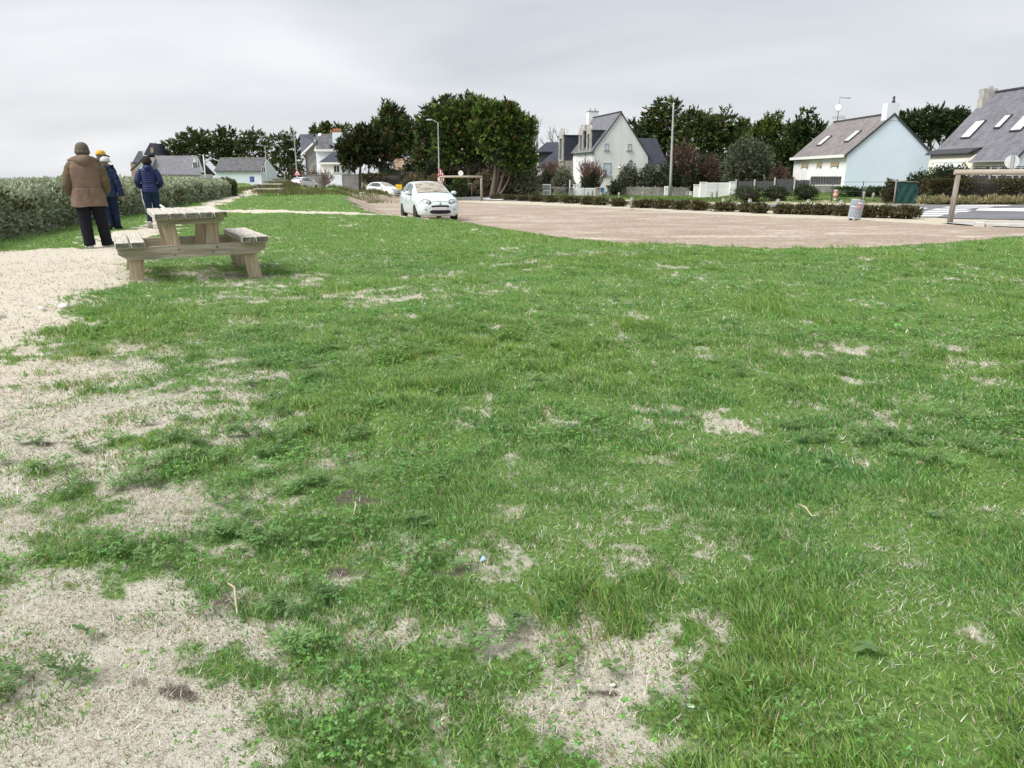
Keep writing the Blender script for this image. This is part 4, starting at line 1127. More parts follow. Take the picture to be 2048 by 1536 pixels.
bush('hedge_bush', 'dark green bush at the far end of the long silvery hedge', (455, 372), 52, (18, 14), 2200, .07, [(.07, .10, .035), (.05, .075, .025), (.10, .13, .05), (.13, .14, .09)], up=.8)

# marram grass on the low dunes: nobody could count it
def marram():
    parts = []
    for bx, by, rx, ry, h in BUMPS + [(X_at(600, 56), 56, 2.2, 2.0, 0), (X_at(520, 58), 58, 3.4, 2.4, 0), (X_at(455, 62), 62, 3.5, 3, 0), (X_at(690, 60), 60, 2.6, 1.6, 0), (X_at(860, 70), 70, 2.5, 1.2, 0)]:
        n = int(1100 * rx)
        x = bx + RNG.normal(0, .55, n) * rx; y = by + RNG.normal(0, .55, n) * ry
        keep = fbm(x / 1.1, y / 1.1, 301, 3) > .42
        x, y = x[keep], y[keep]; n = len(x)
        P = np.stack([x, y, ground_z(x, y) - .03], -1)
        cols = np.array([(.12, .14, .05), (.20, .19, .085), (.085, .105, .035), (.28, .25, .14)])
        col = cols[RNG.choice(4, n, p=[.4, .25, .25, .1])] * RNG.uniform(.7, 1.3, n)[:, None]
        parts.append(blade_mesh(P, RNG.uniform(.15, .42, n), np.full(n, .035), RNG.uniform(0, PI, n), np.clip(RNG.normal(.35, .2, n), 0, .9), RNG.uniform(0, 6.28, n), col, 1))
    V, F, C = merge(parts)
    tag(npmesh('marram_grass', V, F, M_blade, col=C), 'olive marram grass on the low sand mounds', 'dune grass', kind='stuff')
marram()
# rough grass along the verge behind the road and the banks
def verge_grass():
    n = 150000
    px = RNG.uniform(880, 2250, n); d = RNG.uniform(46, 100, n)
    x = (px - 1024) / 1594.4 * d; y = d
    sb = sdist(x, y, BEYOND)
    c = fbm(x / 1.5, y / 1.5, 311, 3)
    keep = (sb > 1.2 + 4 * (c - .3)) & (sb < 16) & (c > .36)
    x, y, c, sb = x[keep], y[keep], c[keep], sb[keep]; n = len(x)
    P = np.stack([x, y, ground_z(x, y) - .01], -1)
    g = RNG.random(n) < sstep(2, 6, sb + (c - .5) * 6)
    col = np.where(g[:, None], np.array([[.10, .18, .035]]), np.array([[.34, .31, .18]])) * RNG.uniform(.7, 1.3, n)[:, None]
    V, F, C = blade_mesh(P, RNG.uniform(.05, .16, n), np.full(n, .05), RNG.uniform(0, PI, n), np.clip(RNG.normal(.5, .2, n), 0, 1), RNG.uniform(0, 6.28, n), col, 1)
    tag(npmesh('verge_grass', V, F, M_blade, col=C), 'rough green and straw grass on the far verge', 'verge grass', kind='stuff')
verge_grass()
# ---------------------------------------------------------------- buildings
def add_uv(o):
    me = o.data
    uvl = me.uv_layers.new(name='UVMap')
    uv = np.zeros((len(me.loops), 2), np.float32)
    for p in me.polygons:
        n = p.normal
        t = Vector((1, 0, 0)) if abs(n.z) > .995 else Vector((-n.y, n.x, 0)).normalized()
        b = n.cross(t)
        if b.z < 0: b = -b
        for li in p.loop_indices:
            co = me.vertices[me.loops[li].vertex_index].co
            uv[li] = (co.dot(t), co.dot(b))
    uvl.data.foreach_set('uv', uv.ravel())
    return o

def uobj(name, mb, mats, parent=None, **k):
    return add_uv(obj(name, mb, mats, parent, **k))

M_white = mat('white render', (.80, .80, .78), (.70, .70, .68), 1.2, rough=.9, bump=.15, bscale=40)
M_stain = mat('weathered white render', (.90, .905, .90), (.76, .765, .755), .7, 8, rough=.92, bump=.15, bscale=40, stretch=(1.5, 1.5, .35))
M_pale = mat('white render tinted sky blue', (.72, .81, .92), (.68, .77, .89), .6, rough=.9, bump=.1, bscale=40)  # blue sky light put into the colour of a white gable
M_palewhite = mat('bluish white render', (.74, .79, .84), (.66, .72, .78), .8, rough=.9)
M_cream = mat('cream render', (.83, .785, .66), (.77, .72, .6), 1, rough=.9)
M_warmw = mat('warm white render', (.87, .865, .84), (.81, .80, .77), 1, rough=.9)
M_greyw = mat('grey roughcast', (.33, .325, .31), (.22, .215, .205), 2.2, 8, rough=.95, bump=.4, bscale=20)
M_trim = mat('white trim', (.82, .82, .80), (.74, .74, .73), 4, rough=.6)
M_slate = brickmat('grey slates', (.155, .155, .175), (.20, .195, .215), (.07, .07, .08), .28, .22, .012, .55)
M_slateb = brickmat('brownish slates', (.20, .18, .175), (.25, .225, .215), (.09, .08, .08), .28, .22, .012, .6)
M_slated = brickmat('dark blue slates', (.045, .052, .075), (.065, .072, .095), (.02, .022, .03), .28, .22, .012, .5)
M_slatem = brickmat('mottled slates', (.085, .09, .10), (.16, .155, .155), (.04, .04, .045), .4, .3, .012, .6)
M_stone = brickmat('granite blocks', (.36, .33, .28), (.27, .25, .215), (.45, .43, .38), .5, .28, .02, .9)
M_rust = brickmat('lichened clay tiles', (.28, .115, .06), (.36, .20, .085), (.12, .08, .06), .3, .32, .03, .9)
M_lead = mat('dark lead edging', (.07, .07, .08), (.05, .05, .055), 6, rough=.6)
M_zinc = mat('zinc gutter', (.34, .35, .36), (.26, .27, .28), 5, rough=.5)
M_glass, nt_, b_ = new_mat('window glass'); b_.inputs['Base Color'].default_value = (.05, .06, .07, 1); b_.inputs['Roughness'].default_value = .08; b_.inputs['Specular IOR Level'].default_value = .8
M_bluesh = mat('pale blue shutter', (.60, .70, .84), (.54, .64, .78), 3, rough=.6)
M_dgl, nt_, b_ = new_mat('skylight glass'); b_.inputs['Base Color'].default_value = (.82, .83, .83, 1); b_.inputs['Roughness'].default_value = .25; b_.inputs['Metallic'].default_value = .2
M_terra = mat('terracotta pots', (.50, .22, .13), (.38, .16, .10), 8)
M_conc = mat('weathered concrete', (.52, .50, .46), (.33, .32, .29), 2.5, 8, rough=.95)
M_oldwood = woodmat('grey weathered timber', (.26, .245, .225), (.14, .13, .12), (.38, .365, .34), 2)

def gable_body(mb, x0, x1, y0, y1, zb, eL, eR, rg, ax=.5, mi=0):
    xa = x0 + (x1 - x0) * ax
    mb.prism([(x0, y0, zb), (x1, y0, zb), (x1, y0, eR), (xa, y0, rg), (x0, y0, eL)], (0, y1 - y0, 0), mi)

def slope(mb, p0, p1, p2, p3, th=.12, mi=0):
    """roof slab: quad given on its upper face, thickness downwards along z"""
    mb.prism([p0, p1, p2, p3], (0, 0, -th), mi)

def gable_roof(mb, x0, x1, y0, y1, eL, eR, rg, ax=.5, ov=.25, ovy=.12, th=.14, lift=.17, mi=0):
    xa = x0 + (x1 - x0) * ax
    sl, sr = (rg - eL) / (xa - x0), (rg - eR) / (x1 - xa)
    slope(mb, (x0 - ov, y0 - ovy, eL - ov * sl + lift), (xa, y0 - ovy, rg + lift), (xa, y1 + ovy, rg + lift), (x0 - ov, y1 + ovy, eL - ov * sl + lift), th, mi)
    slope(mb, (xa, y0 - ovy, rg + lift), (x1 + ov, y0 - ovy, eR - ov * sr + lift), (x1 + ov, y1 + ovy, eR - ov * sr + lift), (xa, y1 + ovy, rg + lift), th, mi)

def window(root, c, w, h, face='y', depth=.08, pane=None, frame=None, sill=True, mull=1, label=None, sillm=None):
    """c: centre on the wall face (local), face: wall normal axis with sign, e.g. '-y'"""
    s = -1 if face[0] == '-' else 1; ax = face[-1]
    f = MB(); fw = .07
    def bx(mb, du, dv, su, sv, off, th):
        if ax == 'y': mb.box((c[0] + du, c[1] + s * off, c[2] + dv), (su, th, sv))
        else: mb.box((c[0] + s * off, c[1] + du, c[2] + dv), (th, su, sv))
    for sg in (-1, 1):
        bx(f, sg * (w / 2 - fw / 2), 0, fw, h, .02, depth)
        bx(f, 0, sg * (h / 2 - fw / 2), w - 2 * fw, fw, .02, depth)
    for k in range(1, mull + 1):
        bx(f, -w / 2 + w * k / (mull + 1), 0, fw * .8, h - 2 * fw, .018, depth * .8)
    wo = obj('window', f, frame or M_trim, root)
    if label: wo['label'] = label
    p = MB(); bx(p, 0, 0, w - fw, h - fw, .0, .03); obj('pane', p, pane or M_glass, wo)
    if sill:
        q = MB(); bx(q, 0, -h / 2 - .06, w + .3, .1, .06, .2); obj('sill', q, sillm or M_conc, wo)
    return wo

def chimney(root, c, sx, sy, z0, z1, material, pots=0, potm=None, cap=True, parent_roof=None):
    mb = MB(); mb.box((c[0], c[1], (z0 + z1) / 2), (sx, sy, z1 - z0))
    ch = obj('chimney', mb, material, parent_roof or root)
    if cap:
        q = MB(); q.box((c[0], c[1], z1 + .05), (sx + .12, sy + .12, .1)); 
        if parent_roof is None: obj('chimney_cap', q, M_conc, ch)
        else: obj('chimney_cap', q, M_conc, parent_roof)
    if pots:
        q = MB()
        for k in range(pots):
            t = (k + .5) / pots - .5
            q.lathe([(.11, z1 + .1), (.10, z1 + .32), (.13, z1 + .46), (.09, z1 + .47)], 8, (c[0] + (t * sx if sx >= sy else 0), c[1] + (t * sy if sy > sx else 0), 0))
        obj('chimney_pot', q, potm or M_terra, ch if parent_roof is None else parent_roof)
    return ch

def house(name, label, C, az, zb=None):
    """origin at the near corner; local x runs along the gable (right), local y along the long wall (away)"""
    z0 = gz(C[0], C[1]) if zb is None else zb
    return thing(name, label, 'house', (C[0], C[1], z0), -math.radians(az)), z0

# ---- H5: house with the blue-tinted gable
d5 = 75.0
r5, z5 = house('slate_house', 'white house with a blank gable tinted with sky blue light and two skylights in its brown slate roof', (X_at(1690, d5), d5), -3)
W5, L5 = 8.0, 12.2; e5, g5 = 3.28 - z5, 6.75 - z5
mb = MB(); gable_body(mb, 0, W5, .05, L5, -1.0, e5, e5, g5); obj('wall', mb, M_warmw, r5)  # warm white here also paints in the sun on the long wall
mb = MB(); mb.prism([(-.02, .05, -1), (W5 + .02, .05, -1), (W5 + .02, .05, e5), (W5 / 2, .05, g5), (-.02, .05, e5)], (0, -.06, 0)); o = obj('gable_wall', mb, M_pale, r5); o['label'] = 'plain white gable end tinted with sky light'
mb = MB(); gable_roof(mb, 0, W5, .02, L5, e5, e5, g5, ov=.35, ovy=.1); rf = uobj('roof', mb, M_slateb, r5)
mb = MB()
for k in range(34): mb.box((W5 / 2, .1 + k * (L5 - .1) / 33.5, g5 + .2), (.26, .30, .14), ry=.0, rx=.06)
obj('ridge_tile', mb, M_slateb, rf)
mb = MB()
for sx in (-1, 1):
    xe = W5 / 2 + sx * (W5 / 2 + .36); s = (g5 - e5) / (W5 / 2)
    mb.prism([(W5 / 2, -.10, g5 + .20), (xe, -.10, g5 + .20 - s * (W5 / 2 + .36)), (xe, -.10, g5 - .02 - s * (W5 / 2 + .36)), (W5 / 2, -.10, g5 - .02)], (0, -.05, 0))
obj('verge_board', mb, M_lead, rf)
mb = MB(); mb.box((-.40, L5 / 2, e5 - .16), (.12, L5 + .3, .26)); obj('gutter', mb, M_trim, rf)
mb = MB(); mb.box((W5 / 2 - .15, .42, g5 + .30), (1.15, .95, 1.5)); ch = obj('chimney', mb, M_palewhite, rf)
mb = MB(); mb.lathe([(.17, g5 + 1.03), (.15, g5 + 1.25), (.10, g5 + 1.35), (.12, g5 + 1.6), (.05, g5 + 1.7)], 9, (W5 / 2 + .05, .45, 0)); obj('chimney_pot', mb, M_lead, r5)
def skylight(root, x, y, w, h, xr, zr, s, material=None):
    """x,y: centre in plan; lies in the slope rising towards +x with gradient s"""
    ang = math.atan(s); z = zr - s * (xr - x) + .17
    mb = MB(); mb.box((x - .06 * math.sin(ang), y, z + .06 * math.cos(ang)), (h, w, .12), ry=-ang); f = obj('skylight', mb, M_lead, root)
    mb = MB(); mb.box((x - .135 * math.sin(ang), y, z + .135 * math.cos(ang)), (h - .22, w - .2, .03), ry=-ang); obj('pane', mb, material or M_dgl, f)
s5 = (g5 - e5) / (W5 / 2)
skylight(r5, 1.55, 8.6, .95, 1.5, W5 / 2, g5, s5); skylight(r5, 1.75, 2.9, .95, 1.6, W5 / 2, g5, s5)
for y, w in ((9.2, 1.6), (5.7, 1.0), (2.3, 1.6)):
    mb = MB(); mb.box((-.06, y, e5 - .85), (.1, w, .42)); obj('roller_box', mb, mat('tan wooden lintel %d' % int(y * 10), (.42, .36, .24), (.32, .27, .18), 8), r5)
    mb = MB(); mb.box((-.03, y, e5 - 1.75), (.06, w - .25, 1.3)); obj('shutter', mb, M_trim, r5)
    for k in (-1, 1): mb = MB(); mb.box((-.09, y + k * (w / 2 - .12), e5 - 1.16), (.05, .07, .16)); obj('shutter_catch', mb, M_lead, r5)
# aerial and dish on the far chimney stub
ax0 = thing('roof_aerial', 'television aerial and satellite dish on the far end of the brown slate roof', 'aerial', r5.location + Vector((W5 / 2 + math.sin(math.radians(-3)) * 11.9, 11.6, g5 + .1)))
mb = MB(); mb.tube([(0, 0, 0), (0, 0, 2.6)], .045, 6); mb.tube([(0, 0, 2.5), (1.15, .1, 2.42)], .03, 5)
for k in range(6): mb.tube([(.2 + .18 * k, -.3, 2.48), (.2 + .18 * k, .3, 2.48)], .018, 4)
obj('mast', mb, M_zinc, ax0)
mb = MB(); mb.lathe([(.02, .12), (.22, .08), (.36, .0), (.38, 0), (.22, .05)], 14, (-.12, -.25, 1.45), M=Euler((1.25, 0, -.5)).to_matrix()); obj('dish', mb, M_trim, ax0)
mb = MB()
for zz in (.35, .6): mb.tube([(-.6, -.1, zz), (.85, -.1, zz + .05)], .025, 5)
for k in range(7): mb.tube([(-.55 + .2 * k, -.35, .5), (-.55 + .2 * k, .25, .52)], .02, 4)
obj('lower_aerial', mb, M_zinc, ax0)

# ---- H6: right slate house
d6 = 62.0
r6, z6 = house('slate_house', 'large cream house with three skylights in its wide grey slate roof, far right', (X_at(2029, d6), d6), -4)
W6, L6 = 10.0, 11.6; e6, g6 = 2.72 - z6, 8.35 - z6; s6 = (g6 - e6) / (W6 / 2)
mb = MB(); gable_body(mb, 0, W6, .05, L6, -1, e6, e6, g6); obj('wall', mb, M_cream, r6)
mb = MB(); mb.prism([(-.02, .05, -1), (W6 + .02, .05, -1), (W6 + .02, .05, e6), (W6 / 2, .05, g6), (-.02, .05, e6)], (0, -.06, 0)); obj('gable_wall', mb, M_palewhite, r6)
ys = 5.2    # beyond this the eave is lifted
def p6(x, y): return (x, y, g6 + .17 - s6 * (W6 / 2 - x))
mb = MB()
slope(mb, p6(-.35, -.12), p6(W6 / 2, -.12), p6(W6 / 2, ys), p6(-.35, ys), .14)
slope(mb, p6(.62, ys), p6(W6 / 2, ys), p6(W6 / 2, L6 + .12), p6(.62, L6 + .12), .14)
slope(mb, (W6 / 2, -.12, g6 + .17), (W6 + .35, -.12, e6 - .35 * s6 + .17), (W6 + .35, L6 + .12, e6 - .35 * s6 + .17), (W6 / 2, L6 + .12, g6 + .17), .14)
rf = uobj('roof', mb, M_slate, r6)
mb = MB()
for k in range(32): mb.box((W6 / 2, .1 + k * (L6 - .1) / 31.5, g6 + .22), (.28, .32, .14), rx=.07)
obj('ridge_tile', mb, M_slate, rf)
zc = p6(.62, 0)[2]
mb = MB(); mb.prism([(.60, ys + .1, zc + .02), (-.05, ys + .3, zc - .08), (-.30, ys + .3, e6 + .50), (-.30, ys + .5, e6 + .42), (.60, ys + .1, e6 + .42)], (0, L6 - ys - .1, 0)); obj('porch_canopy', mb, M_lead, r6)
mb = MB(); mb.box((.5, (ys + L6) / 2, zc + .04), (.3, L6 - ys, .06)); obj('flashing', mb, M_zinc, rf)
mb = MB(); mb.prism([(W6 / 2, -.14, g6 + .2), (-.38, -.14, e6 - .38 * s6 + .2), (-.38, -.14, e6 - .38 * s6 - .05), (W6 / 2, -.14, g6 - .05)], (0, -.05, 0)); obj('verge_board', mb, M_lead, rf)
mb = MB(); mb.box((-.42, ys / 2, e6 - .27), (.12, ys, .16)); obj('gutter', mb, M_zinc, rf)
for y, w, h, x in ((8.9, 1.3, 2.0, 2.05), (5.75, .8, 1.45, 2.45), (3.0, 1.35, 2.05, 2.3)): skylight(r6, x, y, w, h, W6 / 2, g6, s6)
mb = MB(); mb.box((W6 / 2 - .5, L6 - .3, g6 - .35), (1.35, .75, 1.7), taper=.94); chm = obj('chimney', mb, M_conc, rf)
mb = MB(); mb.box((W6 / 2 - .4, L6 - .3, g6 + .61), (.4, .35, .22)); obj('chimney_pot', mb, M_conc, r6)
mb = MB(); mb.box((-.05, 8.6, e6 - 1.25), (.08, 4.2, 2.0)); gd = obj('garage_door', mb, M_trim, r6)
mb = MB(); mb.box((-.07, 8.6, e6 - .18), (.1, 4.8, .18)); obj('lintel', mb, M_trim, gd)
window(r6, (-.02, 3.0, e6 - 1.2), 1.0, 1.2, '-x'); window(r6, (-.02, 1.2, e6 - 1.2), .7, 1.2, '-x')
mb = MB(); mb.box((.9, -.06, e6 - .2), (.5, .08, .5)); obj('wall_box', mb, M_trim, r6)

# ---- H4: white house with stone dormers
d4 = 105.0
r4, z4 = house('dormer_house', 'tall white gabled house with three stone dormers and a chimney', (X_at(1187, d4), d4), -14)
W4, L4 = 7.6, 12.0; eL, eR, g4 = 4.75 - z4, 3.85 - z4, 9.25 - z4; A4 = .47
mb = MB(); gable_body(mb, 0, W4, 0, L4, -1, eL, eR, g4, A4); obj('wall', mb, M_stain, r4)
mb = MB(); gable_roof(mb, 0, W4, 0, L4, eL, eR, g4, A4, ov=.32, ovy=.1); rf = uobj('roof', mb, M_slate, r4)
mb = MB(); xa = W4 * A4
for (xe, ze) in ((-.33, eL - .33 * (g4 - eL) / xa), (W4 + .5, eR - .5 * (g4 - eR) / (W4 - xa))):
    mb.prism([(xa, -.11, g4 + .19), (xe, -.11, ze + .19), (xe, -.11, ze - .02), (xa, -.11, g4 - .02)], (0, -.05, 0))
obj('verge_board', mb, M_lead, rf)
mb = MB(); mb.box((W4 * A4, L4 / 2, g4 + .22), (.22, L4, .12)); obj('ridge_tile', mb, M_lead, rf)
chimney(r4, (xa, L4 - 1.0), 1.5, .9, g4 - 1.6, g4 + 1.0, M_stain, 2, M_conc)
sL = (g4 - eL) / xa
def dormer(y, x0, zb, zt, w=1.5, ln=None):
    back = (zt - eL) / sL + .2
    mb = MB(); mb.prism([(x0, y - w / 2, zb), (x0, y + w / 2, zb), (x0, y + w / 2, zt), (x0, y - w / 2, zt)], (back - x0, 0, 0))
    d = uobj('dormer', mb, M_slated, r4)
    mb = MB(); mb.box(((x0 + back) / 2, y, zt + .05), (back - x0 + .2, w + .24, .1)); obj('dormer_roof', mb, M_lead, d)
    f = MB()
    for sg in (-1, 1): f.box((x0 - .12, y + sg * (w / 2 - .13), (zb + zt) / 2), (.24, .30, zt - zb))
    f.box((x0 - .12, y, zt - .2), (.24, w - .56, .4)); f.box((x0 - .16, y, zb + .05), (.34, w - .56, .2))
    arc = [(x0 - .24, y + (w / 2 + .08) * math.cos(t), zt + .02 + .75 * math.sin(t)) for t in np.linspace(0, PI, 9)]
    f.prism(arc, (.26, 0, 0))
    f.lathe([(.12, zt + .75), (.14, zt + .9), (.05, zt + 1.05)], 8, (x0 - .1, y, 0))
    obj('stone_surround', f, M_conc, d)
    p = MB(); p.box((x0 - .03, y, (zb + zt) / 2 - .05), (.06, w - .54, zt - zb - .5)); obj('pane', p, M_glass, d)
dormer(1.6, -.05, eL - .35, eL + 2.35); dormer(4.7, -.05, eL - .35, eL + 2.35)
mb = MB(); mb.box((-.75, 9.6, (eL - 1.6) / 2 - .1), (1.5, 2.2, eL - .8)); uobj('stone_bay', mb, M_stone, r4)
dormer(9.6, -1.35, eL - 1.3, eL + 2.1, 1.7)
mb = MB(); mb.box((-.38, 3.2, eL - .25), (.2, 7.0, .18)); obj('gutter', mb, M_zinc, rf)
mb = MB()
for y in (.15, 3.2): mb.tube([(-.12, y, -.8), (-.12, y, eL - .3)], .05, 6)
obj('drainpipe', mb, M_zinc, r4)
for fx, z, w, h in ((.225, 4.0, .55, .8), (.645, 4.0, .55, .8), (.245, 1.15, 1.1, 1.6), (.685, 1.15, 1.1, 1.6)):
    window(r4, (W4 * fx, 0, z + 1.17 - z4 - .1), w, h, '-y', pane=M_bluesh, frame=M_zinc if h > 1 else M_conc, mull=0)
mb = MB(); mb.lathe([(.2, 0), (.22, .1), (.12, .16), (.02, .17)], 12, (W4 * .47, 0, 2.35 - z4), M=None); obj('wall_lamp', mb, M_trim, r4)
# right wing
mb = MB(); gable_body(mb, 7.4, 12.0, 4.0, 8.0, -1, 2.9 - z4, 2.9 - z4, 2.9 - z4 + .01); obj('wing_wall', mb, M_stain, r4)
mb = MB(); zR = 6.5 - z4; ze = 2.85 - z4
slope(mb, (5.5, 5.9, zR), (5.5, 3.6, ze), (12.3, 3.6, ze), (11.3, 5.9, zR), .14); slope(mb, (5.5, 5.9, zR), (11.3, 5.9, zR), (12.3, 8.3, ze), (5.5, 8.3, ze), .14)
mb.prism([(11.3, 5.9, zR), (12.3, 3.6, ze), (12.3, 8.3, ze)], (0, 0, -.14)); uobj('wing_roof', mb, M_slated, r4)
mb = MB(); mb.box((9.9, 3.58, ze - .1), (4.9, .1, .16)); obj('wing_gutter', mb, M_zinc, r4)

# ---- low house behind, left of the dormer house
d7 = 122.0
def hip(mb, x0, x1, y0, y1, ze, zr, inset, mi=0, th=.14):
    ym = (y0 + y1) / 2
    a, b = (x0 + inset, ym, zr), (x1 - inset, ym, zr)
    slope(mb, (x0, y0, ze), (x1, y0, ze), b, a, th, mi); slope(mb, (x1, y1, ze), (x0, y1, ze), a, b, th, mi)
    mb.prism([(x0, y0, ze), a, (x0, y1, ze)], (0, 0, -th), mi); mb.prism([(x1, y0, ze), (x1, y1, ze), b], (0, 0, -th), mi)
x7 = X_at(1076, d7); r7 = thing('slate_house', 'low white house with stepped slate roofs left of the dormer house', 'house', (x7, d7, -.7), 0); k7 = d7 / 1594.4
mb = MB(); mb.box((5.0, 3.2, 1.8), (9.4, 5.8, 3.2)); obj('wall', mb, M_white, r7)
mb = MB(); hip(mb, -.1, 9.5, 0, 6.4, 3.45, 6.6, 3.6); uobj('roof', mb, M_slated, r7)
mb = MB(); mb.box((3.2, 8.2, 3), (5.6, 3, 6)); mb.box((6.2, 9.4, 3.2), (5.4, 3, 6.6)); obj('upper_wall', mb, M_lead, r7)
mb = MB(); hip(mb, -.2, 5.2, 6.4, 10, 5.9, 7.4, 1.8); uobj('dormer_roof', mb, M_slated, r7)
mb = MB(); hip(mb, 2.8, 9.2, 7.6, 11.2, 6.1, 7.9, 1.9); uobj('dormer_roof', mb, M_slated, r7)
mb = MB(); mb.box((6.1, 9.4, 7.95), (2.8, .25, .16)); obj('ridge_tile', mb, M_terra, r7)
mb = MB(); mb.box((X_at(1108, 108) , 108, .35), (4.6, .1, 2.0)); 
for k in range(9): mb.box((X_at(1108, 108) - 2.3 + k * .575, 107.9, .35), (.06, .06, 2.05))
o = obj('board_fence', mb, mat('dark brown boards', (.05, .042, .04), (.035, .03, .03), 10)); tag(o, 'dark brown board fence before the low slate roofs', 'fence')

# ---- H3: white house with chimney pots
d3 = 130.0; k3 = d3 / 1594.4
def X3(px): return X_at(px, d3)
def Z3(py): return CAMZ + (355 - py) * k3
r3 = thing('slate_house', 'tall white house with orange chimney pots, grey side gable and front extension', 'house', (X3(640), d3, -.6), 0)
O3 = Vector((X3(640), d3, -.6))
def q3(px, py, dy=0): 
    s = (d3 + dy) / d3
    return (X3(px) * s - O3.x, dy, (CAMZ + (355 - py) * k3 * s) - O3.z)
def wallbox(mb, pa, pb, yb, yt, dy, dep):
    a = q3(pa, yb, dy); b = q3(pb, yt, dy)
    mb.box(((a[0] + b[0]) / 2, dy + dep / 2, (min(a[2], 0) - .8 + b[2]) / 2), (b[0] - a[0], dep, b[2] - min(a[2], 0) + .8))
mb = MB(); wallbox(mb, 635, 686, 362, 303, 2, 8); obj('wall', mb, M_palewhite, r3)
mb = MB()
a, b, c, d = q3(636, 302, 1.8), q3(687, 302, 1.8), q3(687, 272, 5.5), q3(636, 272, 5.5)
slope(mb, a, b, c, d, .2); slope(mb, d, c, (b[0], 10.2, b[2]), (a[0], 10.2, a[2]), .2); uobj('roof', mb, M_slatem, r3)
a, b = q3(634, 303, 1.7), q3(687, 303, 1.7); mb = MB(); mb.box(((a[0] + b[0]) / 2, 1.75, a[2]), (b[0] - a[0], .4, .35)); obj('cornice', mb, M_trim, r3)
a, b = q3(632.5, 304, 2.2), q3(638, 271, 2.2); mb = MB(); mb.prism([(a[0], 1.9, a[2]), (a[0], 5.6, b[2] + .2), (a[0], 6.4, b[2] + .2), (a[0], 10, a[2])], (b[0] - a[0], 0, 0)); obj('parapet', mb, M_trim, r3)
a, b = q3(669, 300, 2.6), q3(687.5, 269, 2.6); mb = MB(); mb.box(((a[0] + b[0]) / 2, 3.3, (a[2] + b[2]) / 2), (b[0] - a[0], 1.1, b[2] - a[2])); ch = obj('chimney', mb, M_palewhite, r3)
mb = MB()
for px in (671.5, 674.5, 677.5, 680.5, 683.5, 686): 
    p = q3(px, 269, 3); mb.lathe([(.11, 0), (.10, .3), (.13, .55), (.08, .56)], 7, (p[0], 3.3, p[2]))
p = q3(666, 272, 5); mb.lathe([(.12, 0), (.11, .3), (.13, .6), (.08, .6)], 7, (p[0], 5.5, p[2])); obj('chimney_pot', mb, M_terra, ch)
# left wing
a, b = q3(613, 364, 3), q3(636, 300, 3)
mb = MB(); mb.prism([(a[0], 3, -.8), (b[0], 3, -.8), (b[0], 3, q3(0, 283, 3)[2]), (q3(630, 0, 3)[0], 3, q3(0, 292, 3)[2]), (a[0], 3, q3(0, 305, 3)[2])], (0, 7, 0)); obj('side_wall', mb, M_greyw, r3)
mb = MB(); a, b, c, d = q3(605, 312, 2.4), q3(632, 288, 2.4), q3(633, 272.5, 5.5), q3(605.5, 272.5, 5.5)
slope(mb, a, (b[0], 2.6, b[2]), c, d, .2); uobj('side_roof', mb, M_slated, r3)
mb = MB(); mb.tube([q3(605, 312.6, 2.2), q3(631, 290, 2.2)], .16, 4); obj('barge_board', mb, M_trim, r3)
mb = MB(); mb.tube([q3(612, 314, 2.9), q3(614.5, 317, 2.9), q3(615, 345, 2.9)], .09, 5); obj('drainpipe', mb, M_lead, r3)
# front extension
mb = MB(); wallbox(mb, 641, 684, 366, 326, -2.5, 4.5); ew = obj('extension_wall', mb, M_warmw, r3)
mb = MB(); a, b, c = q3(639.5, 325.5, -2.9), q3(686, 325.5, -2.9), q3(671.5, 304, 0); e_, f_ = (a[0], 2, a[2]), (b[0], 2, b[2])
slope(mb, a, b, (c[0] + .1, 0, c[2]), (c[0], 0, c[2]), .12); mb.prism([a, c, e_], (0, 0, -.12)); mb.prism([b, f_, c], (0, 0, -.12)); uobj('extension_roof', mb, M_slated, r3)
mb = MB(); mb.box(((a[0] + b[0]) / 2, -2.92, a[2] - .18), (b[0] - a[0], .1, .3)); obj('fascia', mb, M_trim, r3)
p = q3(674.3, 338.3, -2.5); window(r3, (p[0], -2.5, p[2]), 12.2 * k3, 14 * k3, '-y', mull=1)
a, b = q3(641, 366, -2.52), q3(684, 350, -2.52); mb = MB(); mb.box(((a[0] + b[0]) / 2, -2.55, b[2] - 1.2), (b[0] - a[0], .08, 2.4)); obj('plinth', mb, M_palewhite, r3)

M_gwall = mat('grey garden wall', (.27, .265, .25), (.17, .165, .155), 1.6, 8, rough=.95, bump=.4, bscale=12)
def gwall(pa, pb, yt, Y, label, th=.25):
    xa, xb = X_at(pa, Y), X_at(pb, Y); zt = at(0, yt, Y)[2]; zg = min(gz(xa, Y), gz(xb, Y)) - .4
    mb = MB(); mb.box(((xa + xb) / 2, Y, (zg + zt) / 2), (xb - xa, th, zt - zg)); mb.box(((xa + xb) / 2, Y, zt + .04), (xb - xa + .06, th + .1, .08))
    tag(obj('garden_wall', mb, M_gwall), label, 'wall')
gwall(604, 643, 350.5, 106, 'grey garden wall below the grey gable, left of the extension')
gwall(684, 717, 349.5, 110, 'pale grey garden wall between extension and clipped hedge')
gwall(545, 600, 358, 124, 'low grey garden wall under the far dark cypress')

